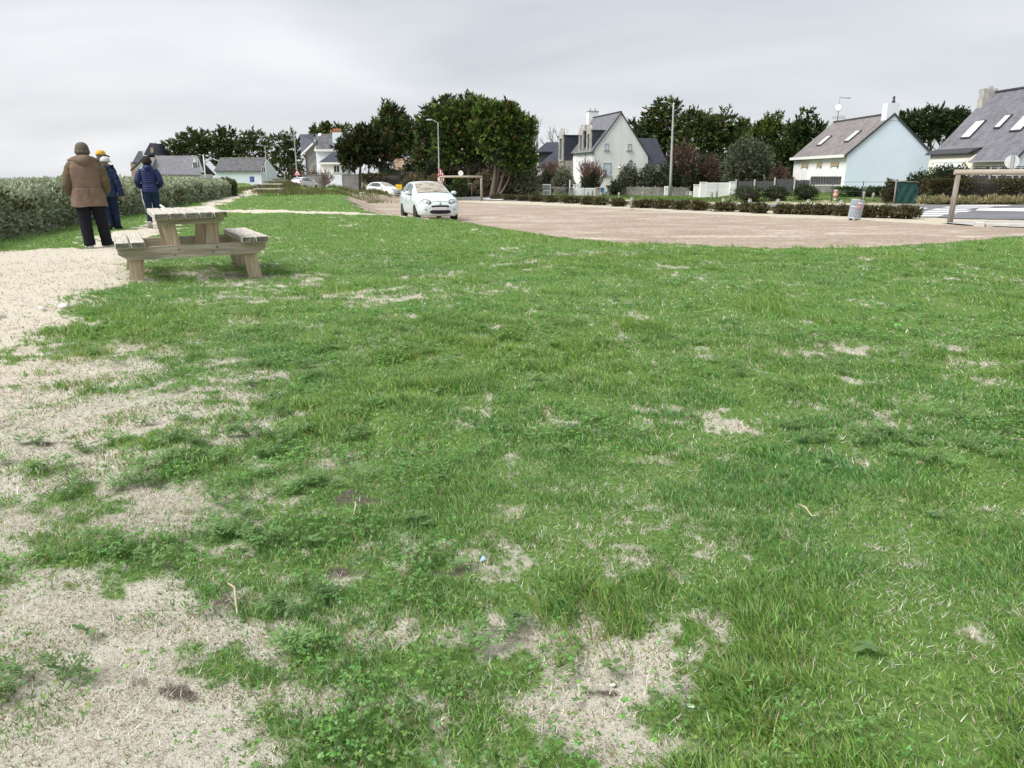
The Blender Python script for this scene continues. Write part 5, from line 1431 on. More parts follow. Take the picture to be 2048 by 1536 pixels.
# ---- rusty cottage
d8 = 121.0; k8 = d8 / 1594.4; r8 = thing('tiled_cottage', 'low cottage with a rusty lichened clay tile roof and a stone chimney', 'house', (X_at(819, d8), d8, -.7), 0)
def q8(px, py): return ((px - 819) * k8, (CAMZ + (355 - py) * k8) + .7)
a, b = q8(786, 341); x1_, _ = q8(853, 341); zr = q8(0, 317)[1]
mb = MB(); mb.box(((a + x1_) / 2, 3, b / 2 - .3), (x1_ - a - .4, 5.4, b + .3)); obj('wall', mb, M_conc, r8)
mb = MB(); slope(mb, (a, 0, b), (x1_, 0, b), (x1_ - .15, 3.2, zr), (a - .1, 3.2, zr), .14); slope(mb, (a - .1, 3.2, zr), (x1_ - .15, 3.2, zr), (x1_, 6.2, b), (a, 6.2, b), .14); rf = uobj('roof', mb, M_rust, r8)
nt8 = M_rust.node_tree; b8 = nt8.nodes['Principled BSDF']; src = b8.inputs['Base Color'].links[0].from_socket
n8 = noise(nt8, 2.2, 6, .7); rr8 = ramp(nt8, [(.46, (0, 0, 0)), (.60, (1, 1, 1))], n8.outputs['Fac']); mx8 = N(nt8, 'ShaderNodeMix', data_type='RGBA'); nt8.links.new(rr8.outputs[0], mx8.inputs['Factor']); nt8.links.new(src, mx8.inputs[6]); mx8.inputs[7].default_value = (.34, .30, .27, 1)
nt8.links.new(mx8.outputs[2], b8.inputs['Base Color'])
p = q8(844, 311); mb = MB(); mb.box((p[0], 3.2, p[1] - .4), (.45, .5, 1.0)); obj('chimney', mb, M_conc, rf)

# ---- H2: small white house, grey roof
d9 = 180.0; k9 = d9 / 1594.4; r9 = thing('white_house', 'small white house with a plain weathered grey roof behind the hedge end', 'house', (X_at(430, d9), d9, -.6), 0)
def q9(px, py, dy=0): return ((px - 430) * k9, dy, CAMZ + (355 - py) * k9 + .6)
mb = MB(); a, b = q9(432, 362), q9(522, 341.5); mb.box(((a[0] + b[0]) / 2, 4, b[2] / 2 - .5), (b[0] - a[0], 7.6, b[2] + 1)); 
mb.prism([q9(522, 362, .2), q9(534, 362, 7.8), (q9(534, 0)[0], 7.8, q9(0, 343)[2]), (q9(527, 0)[0], 3.8, q9(0, 320)[2]), (q9(522, 0)[0], .2, q9(0, 342)[2])], (-.3, .1, 0)); obj('wall', mb, M_palewhite, r9)
mb = MB(); slope(mb, q9(429.5, 342, -.2), q9(523, 342, -.2), q9(524, 317, 4), q9(431, 317, 4), .2); slope(mb, q9(431, 317, 4), q9(524, 317, 4), q9(530, 342, 8.2), q9(435, 342, 8.2), .2); rf = uobj('roof', mb, M_slatem, r9)
mb = MB(); a, b = q9(431, 316.6, 4), q9(524, 316.6, 4); mb.box(((a[0] + b[0]) / 2, 4, a[2]), (b[0] - a[0], .3, .14)); obj('ridge_tile', mb, M_conc, rf)
window(r9, q9(528, 340, .15), .9, 1.3, '-y', sill=False)
mb = MB(); mb.prism([q9(413, 362, 6), q9(430, 362, 6), q9(430, 330, 6), q9(426, 325, 6), q9(413, 345, 6)], (0, 4, 0)); o = obj('lean_to', mb, M_greyw, r9)
mb = MB(); p = q9(521, 357, -6); mb.box((p[0], -6, p[2] - .2), (.8, .8, 1.1), bev=.08); mb.box((p[0], -6, p[2] + .38), (.9, .9, .1)); o = obj('wheelie_bin', mb, mat('blue plastic bin', (.08, .17, .42), (.06, .13, .34), 8, rough=.5), loc=r9.location); tag(o, 'small blue bin before the small white house', 'bin')

# ---- H1: white house with long slate roof, left
d1 = 178.0; k1 = d1 / 1594.4; r1h = thing('white_house', 'white house with a long low slate roof and gable dormer, left of the masts', 'house', (X_at(330, d1), d1, -.4), 0)
def q1(px, py, dy=0): return ((px - 330) * k1, dy, CAMZ + (355 - py) * k1 + .4)
mb = MB(); a, b = q1(284, 360), q1(397, 348.5); mb.box(((a[0] + b[0]) / 2, 4.5, b[2] / 2 - .5), (b[0] - a[0], 8, b[2] + 1)); obj('wall', mb, M_white, r1h)
mb = MB(); slope(mb, q1(300, 348.6, -.3), q1(404, 349.5, -.3), q1(383.5, 312, 4.5), q1(300, 312, 4.5), .2); slope(mb, q1(300, 312, 4.5), q1(383.5, 312, 4.5), q1(400, 349, 9.4), q1(300, 349, 9.4), .2); uobj('roof', mb, M_slate, r1h)
mb = MB(); mb.prism([q1(376, 349, 1.5), q1(395.5, 345, 1.5), q1(386.5, 316, 1.5)], (0, 2.6, 0)); gd = obj('gable_dormer', mb, M_white, r1h)
for px in (385, 389.5): 
    p = q1(px, 331, 1.5); mb = MB(); mb.box((p[0], 1.45, p[2]), (.32, .1, 1.2)); obj('window', mb, M_glass, gd)
mb = MB(); mb.prism([q1(272, 362, .5), q1(300, 362, .5), q1(300, 316, .5), q1(291, 316, .5), q1(272, 335, .5)], (0, 8, 0)); obj('left_gable_wall', mb, M_white, r1h)
mb = MB(); mb.tube([q1(262, 341.5, .3), q1(276, 330, .3), q1(291, 315, .3)], .2, 4); obj('barge_board', mb, M_lead, r1h)
# villa behind
d0 = 196.0; k0 = d0 / 1594.4; r0h = thing('slate_villa', 'old villa with steep slate roofs and a spike finial behind the long low roof', 'house', (X_at(300, d0), d0, -.4), 0)
def q0(px, py, dy=0): return ((px - 300) * k0, dy, CAMZ + (355 - py) * k0 + .4)
mb = MB(); mb.prism([q0(264, 362), q0(326, 362), q0(326, 312), q0(264, 326)], (0, 9, 0)); obj('wall', mb, mat('pinkish brick', (.42, .26, .20), (.32, .19, .15), 2), r0h)
mb = MB(); slope(mb, q0(270, 326, -.5), q0(296, 326, -.5), q0(296, 303.5, 3), q0(272, 303.5, 3), .3); slope(mb, q0(272, 303.5, 3), q0(296, 303.5, 3), q0(296, 320, 7), q0(272, 320, 7), .3); uobj('roof', mb, M_slated, r0h)
mb = MB(); mb.prism([q0(296, 312, -1), q0(326, 312, -1), q0(311.5, 289, -1)], (0, 7, 0)); gb = uobj('gable_roof', mb, M_slated, r0h)
mb = MB(); a = q0(314.5, 303, -1.2); mb.box((a[0], -1.1, a[2]), (.7, .2, 1.2)); obj('timber_panel', mb, mat('pinkish timber panel', (.26, .16, .12), (.42, .37, .33), 9, stretch=(1, 1, .1)), gb)
mb = MB(); a = q0(311.5, 289.5); mb.tube([(a[0], 2, a[2]), (a[0], 2, a[2] + .8)], [.08, .02], 5); obj('finial', mb, M_zinc, gb)
mb = MB(); a = q0(289, 312, 2); mb.box((a[0], 2, a[2]), (.9, .9, 2.4)); obj('chimney', mb, M_white, r0h)
# ---------------------------------------------------------------- picnic tables
M_twood = woodmat('weathered pine along y', (.42, .35, .27), (.27, .215, .16), (.52, .46, .38), 1, 1.0)
M_twoodx = woodmat('weathered pine along x', (.44, .385, .315), (.285, .245, .195), (.54, .49, .42), 0, 1.0)
M_twoodz = woodmat('weathered pine along z', (.50, .40, .29), (.34, .255, .18), (.60, .50, .38), 2, 1.0)
M_ttop = woodmat('bleached grey pine', (.53, .505, .45), (.38, .355, .305), (.62, .595, .54), 1, .9)
M_moss = woodmat('mossy pine', (.16, .17, .05), (.08, .09, .03), (.26, .25, .12), 1, 1.5)
M_bolt = mat('galvanised bolt', (.3, .3, .3), (.2, .2, .2), 20, rough=.5, metal=.6)
TW, TL = 1.67, 1.75      # overall width across the benches (x), length along the planks (y)
def endgrain(o):
    """saw-cut plank ends: their own darker material"""
    me = o.data
    for p in me.polygons:
        if abs(p.normal.y) > .9: p.material_index = 1
M_end = mat('grey cut plank end', (.17, .16, .13), (.08, .075, .062), 14, 8, rough=.95, bump=.4, c3=(.27, .26, .22))
M_endm = mat('green mossy plank end', (.075, .095, .02), (.045, .05, .02), 12, 8, rough=.95, bump=.4, c3=(.22, .21, .10))

def picnic_table(label, full=True):
    root = thing('picnic_table', label, 'picnic table', group='wooden picnic tables')
    pw = .146
    tt = thing('tabletop', None, None); tt.parent = root
    for k in range(5):
        mb = MB(); mb.box(((k - 2) * (pw + .012), 0, .735), (pw, TL, .07), bev=.008)
        o = obj('plank', mb, [M_ttop, M_endm if k == 4 else M_end], tt); endgrain(o)
    for sx in (-1, 1):
        sb = thing('seat', None, None); sb.parent = root
        for k in range(2):
            mb = MB(); mb.box((sx * (TW / 2 - .085 - k * (pw + .014)), 0, .435), (pw, TL, .07), bev=.008)
            o = obj('plank', mb, [M_ttop, M_end], sb); endgrain(o)
    for sy in (-1, 1):
        y = sy * (TL / 2 - .22)
        mb = MB()
        prof = [(-TW / 2 + .13, .26), (TW / 2 - .13, .26), (TW / 2 - .03, .33), (TW / 2 - .03, .40), (-TW / 2 + .03, .40), (-TW / 2 + .03, .33)]
        mb.prism([(x, y + sy * .035, z) for x, z in prof], (0, sy * .06, 0)); br = obj('crossbeam', mb, M_twoodx, root)
        for bxp in (-.2, .22):
            for dz in (-.025, .03):
                b = MB(); b.lathe([(.001, 0), (.014, 0), (.012, .008), (.002, .012)], 8, (bxp + dz, y + sy * .095, .33 + dz), M=Euler((sy * PI / -2 if sy > 0 else PI / 2, 0, 0)).to_matrix()); obj('bolt', b, M_bolt, br)
        mb = MB(); mb.prism([(x, y + sy * .035, z) for x, z in ((-.30, .635), (.30, .635), (.36, .665), (.36, .698), (-.36, .698), (-.36, .665))], (0, sy * .06, 0)); obj('bearer', mb, M_twoodx, root)
        for sx in (-1, 1):
            mb = MB()
            mb.prism([(sx * .665 - .078, y - sy * .035, -.08), (sx * .665 + .078, y - sy * .035, -.08), (sx * .60 + .075, y - sy * .035, .398), (sx * .60 - .075, y - sy * .035, .398)], (0, sy * .068, 0)); obj('leg', mb, M_twoodz, root)
            mb = MB()
            mb.prism([(sx * .19 - .07, y - sy * .036, .262), (sx * .19 + .07, y - sy * .036, .262), (sx * .25 + .07, y - sy * .036, .698), (sx * .25 - .07, y - sy * .036, .698)], (0, sy * .068, 0)); obj('top_support', mb, M_twoodz, root)
    return root
t1 = picnic_table('near weathered wooden picnic table with a moss green plank end')
# near end of the table: front-left foot at photo (275,565), front-right foot at (505,548)
pL = ground_at(274, 566); pR = ground_at(505, 549)
ang = math.atan2(pR[1] - pL[1], pR[0] - pL[0])
ang = math.radians(27)
cx, cy = (pL[0] + pR[0]) / 2, (pL[1] + pR[1]) / 2
nx, ny = -math.sin(ang), math.cos(ang)
t1.location = (cx + nx * (TL / 2 - .22), cy + ny * (TL / 2 - .22), gz(cx, cy) + .0); t1.rotation_euler = (0, math.radians(-1.0), ang)
pf = ground_at(537, 391)
t2 = dup(t1, (pf[0], pf[1] + .3, gz(pf[0], pf[1])), PI / 2 + .12, 'distant greenish picnic table seen side on by the low dunes')

# ---------------------------------------------------------------- wooden posts, barriers, lamps, signs
M_post = woodmat('grey round timber', (.27, .24, .20), (.16, .14, .115), (.38, .35, .305), 2, 1.2)
M_beam = woodmat('pale round timber beam', (.42, .37, .30), (.29, .255, .21), (.52, .475, .40), 0, .8)
M_cap = mat('white reflector', (.52, .52, .50), (.42, .42, .41), 5)
M_lamp = mat('pale grey painted steel', (.44, .46, .47), (.36, .38, .39), 3, rough=.45)
M_lens = mat('lamp glass', (.75, .76, .76), (.68, .69, .7), 5, rough=.25)
M_red = mat('sign red', (.55, .05, .06), (.48, .045, .055), 8, rough=.5)
M_signw = mat('sign white', (.80, .80, .79), (.72, .72, .72), 8, rough=.5)
M_signb = mat('sign black', (.02, .02, .02), (.015, .015, .015), 8, rough=.5)
M_alu = mat('bare sign back', (.66, .68, .68), (.56, .58, .58), 6, rough=.5)

def bollard_proto():
    root = thing('wooden_bollard', 'wooden bollard', 'bollard', group='wooden bollards along the road')
    mb = MB(); mb.tube([(0, 0, -.3), (.005, 0, .3), (0, .005, .62), (0, 0, .66)], [.105, .10, .098, .075], 10); obj('stake', mb, M_post, root)
    mb = MB(); mb.lathe([(.108, .50), (.11, .51), (.11, .55), (.108, .56)], 10); obj('reflector_band', mb, M_cap, root)
    return root
bp0 = bollard_proto()
FARB = [(907, 391), (932, 391.5), (958, 392), (985.5, 391.5), (1011.5, 391), (1175, 396), (1185, 394), (1202, 398.5), (1238, 398.7), (1285, 398), (1337, 392), (1423, 399.7), (1433, 395), (1460, 401), (1507.6, 401.7), (1561, 401), (1615, 399), (1727, 401), (1744.7, 403), (1761, 404), (1827.7, 404)]
NEARB = [(1262.6, 416), (1446, 419), (1498, 421), (1555, 422.5), (1615, 424), (1681, 426)]
first = True
for grp, L_, w_ in (('far', FARB, 'bollard on the far verge'), ('near', NEARB, 'short dark-topped bollard standing among the low shrubs')):
    for i, (px, py) in enumerate(L_):
        g = ground_at(px, py)
        lab = 'wooden %s, %s from the left' % (w_, ORD[i])
        sc = (1, 1, 1.02 + .08 * math.sin(i * 2.3)) if grp == 'far' else (1, 1, .98)
        if first: bp0.location = g; bp0['label'] = lab; bp0.scale = sc; first = False
        else:
            c = dup(bp0, g, i * .7, lab, sc); c.rotation_euler = (math.sin(i * 3.1) * .04, math.cos(i * 1.7) * .05, i)
g = ground_at(1670, 401); rm = thing('marker_post', 'red and white striped marker post on the far verge beyond the litter bin', 'marker', g)
mb = MB(); mb.lathe([(.12, -.05), (.12, .16), (.02, .17)], 10); obj('white_foot', mb, M_cap, rm)
mb = MB(); mb.lathe([(.09, .15), (.13, .25), (.19, .35), (.19, .48), (.12, .55), (.15, .62), (.17, .74), (.10, .80), (.02, .81)], 10); obj('red_body', mb, mat('faded red plastic', (.62, .17, .17), (.72, .42, .40), 6, rough=.5, stretch=(1, 1, 3)), rm)
mb = MB(); mb.lathe([(.192, .40), (.194, .41), (.194, .46), (.192, .47)], 10); obj('white_band', mb, M_cap, rm)

def disc_sign(root, c, r, name='disc', m=None, face=-1, ring=None, ringw=.18):
    mb = MB(); R = Euler((PI / 2, 0, 0)).to_matrix()
    mb.lathe([(r * .2, -.012), (r, -.012), (r, .012), (r * .2, .012)], 28, c, M=R, smooth=False); d = obj(name, mb, m or M_signw, root)
    if ring:
        q = MB(); n = 28; ri = r * (1 - ringw)
        a = [(c[0] + r * math.cos(2 * PI * k / n), c[1] - .017, c[2] + r * math.sin(2 * PI * k / n)) for k in range(n)]
        b = [(c[0] + ri * math.cos(2 * PI * k / n), c[1] - .017, c[2] + ri * math.sin(2 * PI * k / n)) for k in range(n)]
        q.loft([a, b]); obj('red_rim', q, ring, d)
    return d

def text(root, items, m, name='lettering'):
    """items: (string, centre, size, rotation); all of it becomes one mesh"""
    V, F = [], []
    for st, c, size, rot in items:
        cu = bpy.data.curves.new('t', 'FONT'); cu.body = st; cu.size = size; cu.align_x = 'CENTER'; cu.align_y = 'CENTER'; cu.extrude = .003; cu.offset = size * .012
        o = bpy.data.objects.new('t', cu); me = o.to_mesh()
        M = Matrix.Translation(c) @ Euler(rot).to_matrix().to_4x4(); b = len(V)
        V += [tuple(M @ v.co) for v in me.vertices]; F += [tuple(b + i for i in p.vertices) for p in me.polygons]
        o.to_mesh_clear(); bpy.data.objects.remove(o); bpy.data.curves.remove(cu)
    mb = MB(); mb.add(V, F); return obj(name, mb, m, root)

def barrier(label, base_l, base_r, top, rbeam, rpost, extend, lean, sign_t):
    """posts at ground points base_l, base_r (either may be None), beam overhangs to the right by extend"""
    L0, R0 = Vector(base_l), Vector(base_r); d = (R0 - L0); d.z = 0; ln = d.length; a = math.atan2(d.y, d.x)
    root = thing('height_barrier', label, 'barrier', L0, a, 'timber height barriers at the car park entrances')
    zr = R0.z - L0.z
    for x, z in ((0, 0), (ln, zr)):
        mb = MB(); mb.tube([(x, 0, z - .3), (x + lean * .5, 0, top / 2), (x + lean, 0, top - rbeam)], [rpost, rpost * .95, rpost * .88], 12); obj('post', mb, M_post, root)
    mb = MB(); mb.tube([(-rpost + lean - .05, 0, top), (ln * .5, 0, top + .01), (ln + lean + extend, 0, top)], [rbeam, rbeam * 1.04, rbeam * .96], 12); obj('beam', mb, M_beam, root)
    x = ln * sign_t
    mb = MB(); mb.box((x, -.02, top + .22), (.06, .03, .45)); st = obj('sign_bracket', mb, M_lamp, root)
    return root, x
g1 = ground_at(883, 402.5); g1 = (X_at(884, 62.5), 62.5, gz(X_at(884, 62.5), 62.5)); g2 = ground_at(963, 401.7)
g1 = (X_at(884, g2[1]), g2[1], gz(X_at(884, g2[1]), g2[1]))
topz = at(963, 353.5, g2[1])[2] - g1[2]
rb, xs = barrier('far timber height barrier behind the white hatchback, with a white disc on its beam', g1, g2, topz, .085, .11, .12, .0, .48)
disc_sign(rb, (xs, -.05, topz + .29), .22, 'sign_back', M_signw)
g3 = ground_at(1899, 447.5); zt = at(1912, 344.5, g3[1])[2] - g3[2]
g4 = (g3[0] + 6.2, g3[1] - 1.9, gz(g3[0] + 6.2, g3[1] - 1.9))
rb2, xs = barrier('near timber height barrier at the right edge with a round sign seen from behind', g3, g4, zt, .095, .10, .3, .06, .30)
xs = 1.72
disc_sign(rb2, (xs, .03, zt + .36), .235, 'sign_back', M_alu)
for c in rb2.children:
    if c.name.startswith('sign_bracket'): c.data.transform(Matrix.Translation((xs - 6.485 * .30 , -.0, .12)))
mb = MB(); mb.box((0, -.01, zt + .36), (.10, .02, .46)); o = obj('sign_rail', mb, M_zinc, rb2, loc=(xs, 0, 0))

# concrete threshold with kerb stone at the right entrance
ks = MB()
pa, pb = gp(1948, 452), gp(2200, 456)
def kerb(px0, py0, px1, py1, w, h, label, name='kerb_stone', m=None):
    a, b = gp(px0, py0), gp(px1, py1); d = Vector((b[0] - a[0], b[1] - a[1], 0)); ln = d.length
    mb = MB(); mb.box((ln / 2, 0, h / 2 - .05), (ln, w, h + .1), bev=.015)
    return tag(obj(name, mb, m or M_conc, loc=(a[0], a[1], gz(a[0], a[1])), rz=math.atan2(d.y, d.x)), label, 'kerb')
kerb(1948, 453.5, 1966, 453.8, .5, .17, 'short pale kerb block by the right height barrier post', m=mat('pale concrete block', (.60, .57, .52), (.5, .47, .42), 5))
kerb(1968, 453.8, 2200, 457, .35, .12, 'long grey kerb at the right car park entrance')
th = MB(); decal(th, [(1880, 447.2), (1960, 444.8), (2200, 447.5), (2200, 462), (2040, 456.8), (1950, 453.2)], .05); tag(obj('concrete_threshold', th, mat('pale worn concrete', (.50, .49, .47), (.38, .37, .36), .8, 7)), 'pale concrete strip at the car park entrance', 'pavement', kind='structure')

def lamp(label, px, Y, top_py, lean_px=0, arm=-1.2, r=.09, base_py=None, style=0, extra=False, cabinet=False):
    bx = X_at(px, Y); bz = gz(bx, Y) - .05
    tp = at(px + lean_px, top_py, Y)
    root = thing('street_lamp', label, 'street lamp', (bx, Y, bz), 0, 'street lamps along the road')
    h = tp[2] - bz; dx = tp[0] - bx
    mb = MB(); mb.tube([(0, 0, 0), (dx * .3, 0, h * .3), (dx * .9, 0, h * .93), (dx, 0, h)], [r * 1.5, r * 1.15, r * .75, r * .7], 10); obj('pole', mb, M_lamp, root)
    if arm:
        mb = MB(); mb.tube([(dx, 0, h - .05), (dx + arm * .5, 0, h + .14), (dx + arm * .75, 0, h + .2)], [.05, .045, .04], 7); obj('arm', mb, M_lamp, root)
        s = 1 if arm > 0 else -1
        mb = MB(); mb.loft([[(dx + arm * .7 + s * u, v, h + .2 + w) for v, w in ((-.06 * k, 0), (-.15 * k, .02), (-.12 * k, .11 * k), (0, .15 * k), (.12 * k, .11 * k), (.15 * k, .02), (.06 * k, 0))] for u, k in ((0, .5), (.2, .9), (.5, 1), (.75, .6))], 0, True, True, True); hd = obj('lamp_head', mb, M_lamp, root)
        mb = MB(); mb.box((dx + arm * .7 + s * .42, 0, h + .195), (.42, .2, .02)); obj('lens', mb, M_lens, hd)
    if extra:
        mb = MB(); mb.tube([(dx * .6, 0, h * .74), (dx * .6 - .35, 0, h * .76)], .035, 6); mb.box((dx * .6 - .55, 0, h * .765), (.5, .2, .1)); obj('lower_lamp', mb, M_lens, root)
        mb = MB(); mb.lathe([(.02, 0), (.26, .03), (.30, .12), (.1, .2)], 10, (dx * .5 + .42, 0, h * .56)); mb.tube([(dx * .5, 0, h * .57), (dx * .5 + .4, 0, h * .57)], .03, 5); obj('loudspeaker', mb, M_signw, root)
    return root
lamp('tallest pale street lamp, between dormer house and purple bushes', 1342, 88, 209, 5, -.9, .12)
lamp('street lamp before the dark cypress behind the white hatchback', 878.5, 84, 245, -2.5, -.7, .065)
lamp('street lamp with a lower side lamp, left of the grey gabled house', 595, 108, 271, -7, -1.4, .08, extra=True)
lamp('distant street lamp right of the small white house', 534, 150, 293, -4, -1.2, .09)
mb = MB(); bx = X_at(411, 150); h = at(411, 312, 150)[2]; mb.tube([(0, 0, -1), (0, 0, h)], [.13, .10], 8); mb.lathe([(.12, h), (.16, h + .1), (.02, h + .3)], 8)
tag(obj('white_mast', mb, M_signw, loc=(bx, 150, 0)), 'plain white mast between the two white houses', 'mast')

# signs
def tri_sign(root, c, s, pict=True):
    h = s * .866; z0 = c[2] - h / 3
    P = [(c[0] - s / 2, c[1], z0), (c[0] + s / 2, c[1], z0), (c[0], c[1], z0 + h)]
    mb = MB(); mb.prism(P, (0, .025, 0)); d = obj('triangle', mb, M_red, root)
    k = .66; q = [((p[0] - c[0]) * k + c[0], c[1] - .006, (p[2] - c[2]) * k + c[2]) for p in P]
    mb = MB(); mb.prism(q, (0, .004, 0)); obj('white_field', mb, M_signw, d)
    return d
g = (X_at(881.5, 70), 70, gz(X_at(881.5, 70), 70)); sg = thing('road_sign', 'red triangle over a red ringed 3 sign, behind the barrier post', 'road sign', g)
k = 70 / 1594.4; zc = CAMZ + (355 - 346.5) * k - g[2]; zd = CAMZ + (355 - 358.5) * k - g[2]
mb = MB(); mb.tube([(0, .05, -.3), (0, .05, zc + .3)], .04, 8); obj('pole', mb, M_lamp, sg)
tr = tri_sign(sg, (0, 0, zc), .72)
mb = MB()
for x, hh in ((-.09, .24), (.07, .30)):
    mb.lathe([(.01, hh + .09), (.03, hh + .06), (.03, hh + .03), (.01, hh)], 8, (x, -.012, zc - .2)); mb.box((x, -.012, zc - .2 + hh * .7), (.06, .006, hh * .55)); mb.box((x - .02, -.012, zc - .2 + hh * .22), (.022, .006, hh * .5), ry=.2); mb.box((x + .025, -.012, zc - .2 + hh * .22), (.022, .006, hh * .5), ry=-.25)
obj('walking_figures', mb, M_signb, tr)
disc_sign(sg, (0, 0, zd), .33, 'weight_limit_disc', M_signw, ring=M_red)
text(sg, [('3', (-.06, -.02, zd), .42, (PI / 2, 0, 0))], M_signb, 'numeral')
g = (X_at(595, 103), 103, gz(X_at(595, 103), 103)); sg = thing('road_sign', 'small red triangle warning sign in front of the left street lamp', 'road sign', g)
zc = CAMZ + (355 - 347) * 103 / 1594.4 - g[2]
mb = MB(); mb.tube([(0, .05, -.3), (0, .05, zc + .2)], .045, 8); obj('pole', mb, M_lamp, sg)
tr = tri_sign(sg, (0, 0, zc), .92)
mb = MB(); mb.loft([[(-.16, -.012, zc - .1), (.16, -.012, zc - .1)], [(-.1, -.012, zc - .02), (.1, -.012, zc - .02)]], closed=False); obj('road_hump_mark', mb, M_signb, tr)

# yellow board
g = ground_at(797, 383); yb = thing('yellow_board', 'small yellow road board beside the second white car', 'sign', (X_at(797, 78), 78, gz(X_at(797, 78), 78)))
zc = at(797, 373.5, 78)[2] - yb.location.z
mb = MB(); mb.box((0, 0, zc), (.62, .05, .42), ry=.05); obj('panel', mb, mat('yellow sign board', (.80, .52, .03), (.72, .46, .03), 4, rough=.5), yb)
mb = MB(); mb.box((-.02, -.03, zc + .02), (.4, .012, .05)); mb.box((-.02, -.03, zc - .09), (.34, .012, .04)); obj('faint_stripe', mb, mat('darker yellow print', (.60, .36, .03), None, 5), yb)
for s in (-1, 1):
    mb = MB(); mb.tube([(s * .22, .02, -.1), (s * .2, .02, zc - .18)], .025, 6); obj('leg', mb, M_lamp, yb)

# litter bin
g = ground_at(1707, 441); bn = thing('litter_bin', 'slatted grey metal litter bin leaning right, with red lettering', 'bin', g); bn.rotation_euler = (0, math.radians(7), 0); bn.scale = (.82, .82, .84)
M_bin = mat('galvanised grey slats', (.50, .54, .58), (.38, .42, .46), 6, rough=.5, metal=.2)
n = 30; R0, R1, hb = .30, .30, .92
for k in range(n):
    pass
mb = MB()
for k in range(n):
    t = 2 * PI * k / n; x, y = R0 * math.cos(t), R0 * math.sin(t)
    mb.box((x, y, .07 + hb / 2), (.012, .040, hb - .02), rz=t)
obj('slats', mb, M_bin, bn)
for z in (.1, .62, hb + .04):
    mb = MB(); mb.loft([[((R0 + dr) * math.cos(2 * PI * k / 28), (R0 + dr) * math.sin(2 * PI * k / 28), z + dz) for k in range(28)] for dr, dz in ((-.012, -.025), (.014, -.025), (.014, .025), (-.012, .025), (-.012, -.025))]); obj('hoop', mb, M_bin, bn)
mb = MB(); mb.lathe([(.24, .09), (.25, .12), (.25, .86), (.24, .88)], 18); obj('liner', mb, mat('dark bin liner', (.06, .075, .09), (.04, .05, .06), 6, rough=.4), bn)
mb = MB(); th_ = np.linspace(-1.95, -1.05, 8)
mb.loft([[((R0 + .018) * math.cos(t), (R0 + .018) * math.sin(t), z) for t in th_] for z in (.55, .86)], closed=False); mb2 = obj('plate', mb, mat('pale bin plate', (.62, .67, .72), (.56, .6, .65), 6, rough=.5), bn)
items = []
for i, z in enumerate((.74, .62)):
    for j, chs in enumerate('LUiill'[:5] if i == 0 else 'Luuil'):
        t = -1.80 + j * .145
        items.append((chs, ((R0 + .026) * math.cos(t), (R0 + .026) * math.sin(t), z), .15, (PI / 2, 0, t + PI / 2)))
text(mb2, items, M_red, 'red_lettering')
mb = MB()
for s in (-1, 1): mb.box((s * .15, 0, .02), (.05, .3, .12))
obj('foot', mb, M_lead, bn)

# white handrail of the beach access, behind the woman
hr = thing('white_handrail', 'white tubular handrail leaning beside the hedge, behind the woman', 'handrail', ground_at(293, 427))
q0_ = Vector(hr.location)
def hp(px, py, Y): return Vector(at(px, py, Y)) - q0_
Yh = q0_.y
for nm, pts, r in (('post', [(284, 378, Yh + .3), (288, 402, Yh + .1), (293, 427, Yh)], .045), ('post', [(302, 402, Yh - .6), (306, 440, Yh - 1.4)], .035), ('rail', [(286, 382, Yh), (305, 405, Yh - 1), (323, 412, Yh - 1.2), (343, 428, Yh - 1.5)], .035)):
    mb = MB(); mb.tube([hp(*p) for p in pts], r, 8); obj(nm, mb, M_signw, hr)
# ---------------------------------------------------------------- fences, gates, boxes along the gardens
M_pick = woodmat('grey pickets', (.36, .34, .31), (.20, .19, .175), (.50, .48, .45), 2, 1.5)
M_wgate = mat('white painted gate', (.90, .91, .91), (.80, .82, .83), 4, rough=.55)
M_wicker = mat('dark grey woven panel', (.105, .105, .11), (.05, .05, .055), 14, 8, rough=.95, bump=.5, stretch=(.5, 1, 3))
M_green = mat('green shade net', (.022, .075, .066), (.014, .05, .045), 5, rough=.8)
M_wire = mat('green wire', (.06, .10, .085), (.04, .07, .06), 8, rough=.6)

def span(pa, pb, Y, Yb=None):
    Yb = Y if Yb is None else Yb
    a = Vector((X_at(pa, Y), Y, 0)); b = Vector((X_at(pb, Yb), Yb, 0)); a.z = gz(a.x, a.y); b.z = gz(b.x, b.y)
    d = b - a; return a, math.hypot(d.x, d.y), math.atan2(d.y, d.x), d.z

def picket_fence(name, label, pa, pb, Y, ytop, step=.13, w=.10, gap_noise=.04, m=None, Yb=None, posts=6):
    a, ln, rz, dz = span(pa, pb, Y, Yb)
    h = at(pa, ytop, Y)[2] - a.z
    root = thing(name, label, 'fence', a, rz)
    mb = MB(); k = 0; x = 0.0
    while x < ln:
        z = dz * x / ln; hh = h * (1 + random.uniform(-gap_noise, gap_noise))
        mb.box((x, random.uniform(-.01, .01), z + hh / 2 - .05), (w * random.uniform(.75, 1), .02, hh), ry=random.uniform(-.02, .02)); x += step * random.uniform(.9, 1.12)
    obj('pickets', mb, m or M_pick, root)
    for zz in (.3, .78):
        mb = MB(); mb.tube([(0, .035, h * zz), (ln, .035, h * zz + dz)], .035, 4); obj('rail', mb, m or M_pick, root)
    for k in range(posts):
        x = ln * k / (posts - 1); mb = MB(); mb.box((x, .06, h * .54 + dz * x / ln), (.1, .08, h * 1.12)); obj('post', mb, m or M_pick, root)
    return root
picket_fence('picket_fence', 'long low grey picket fence, front row beside the blue box', 1213, 1336, 92, 373, .12, .11)
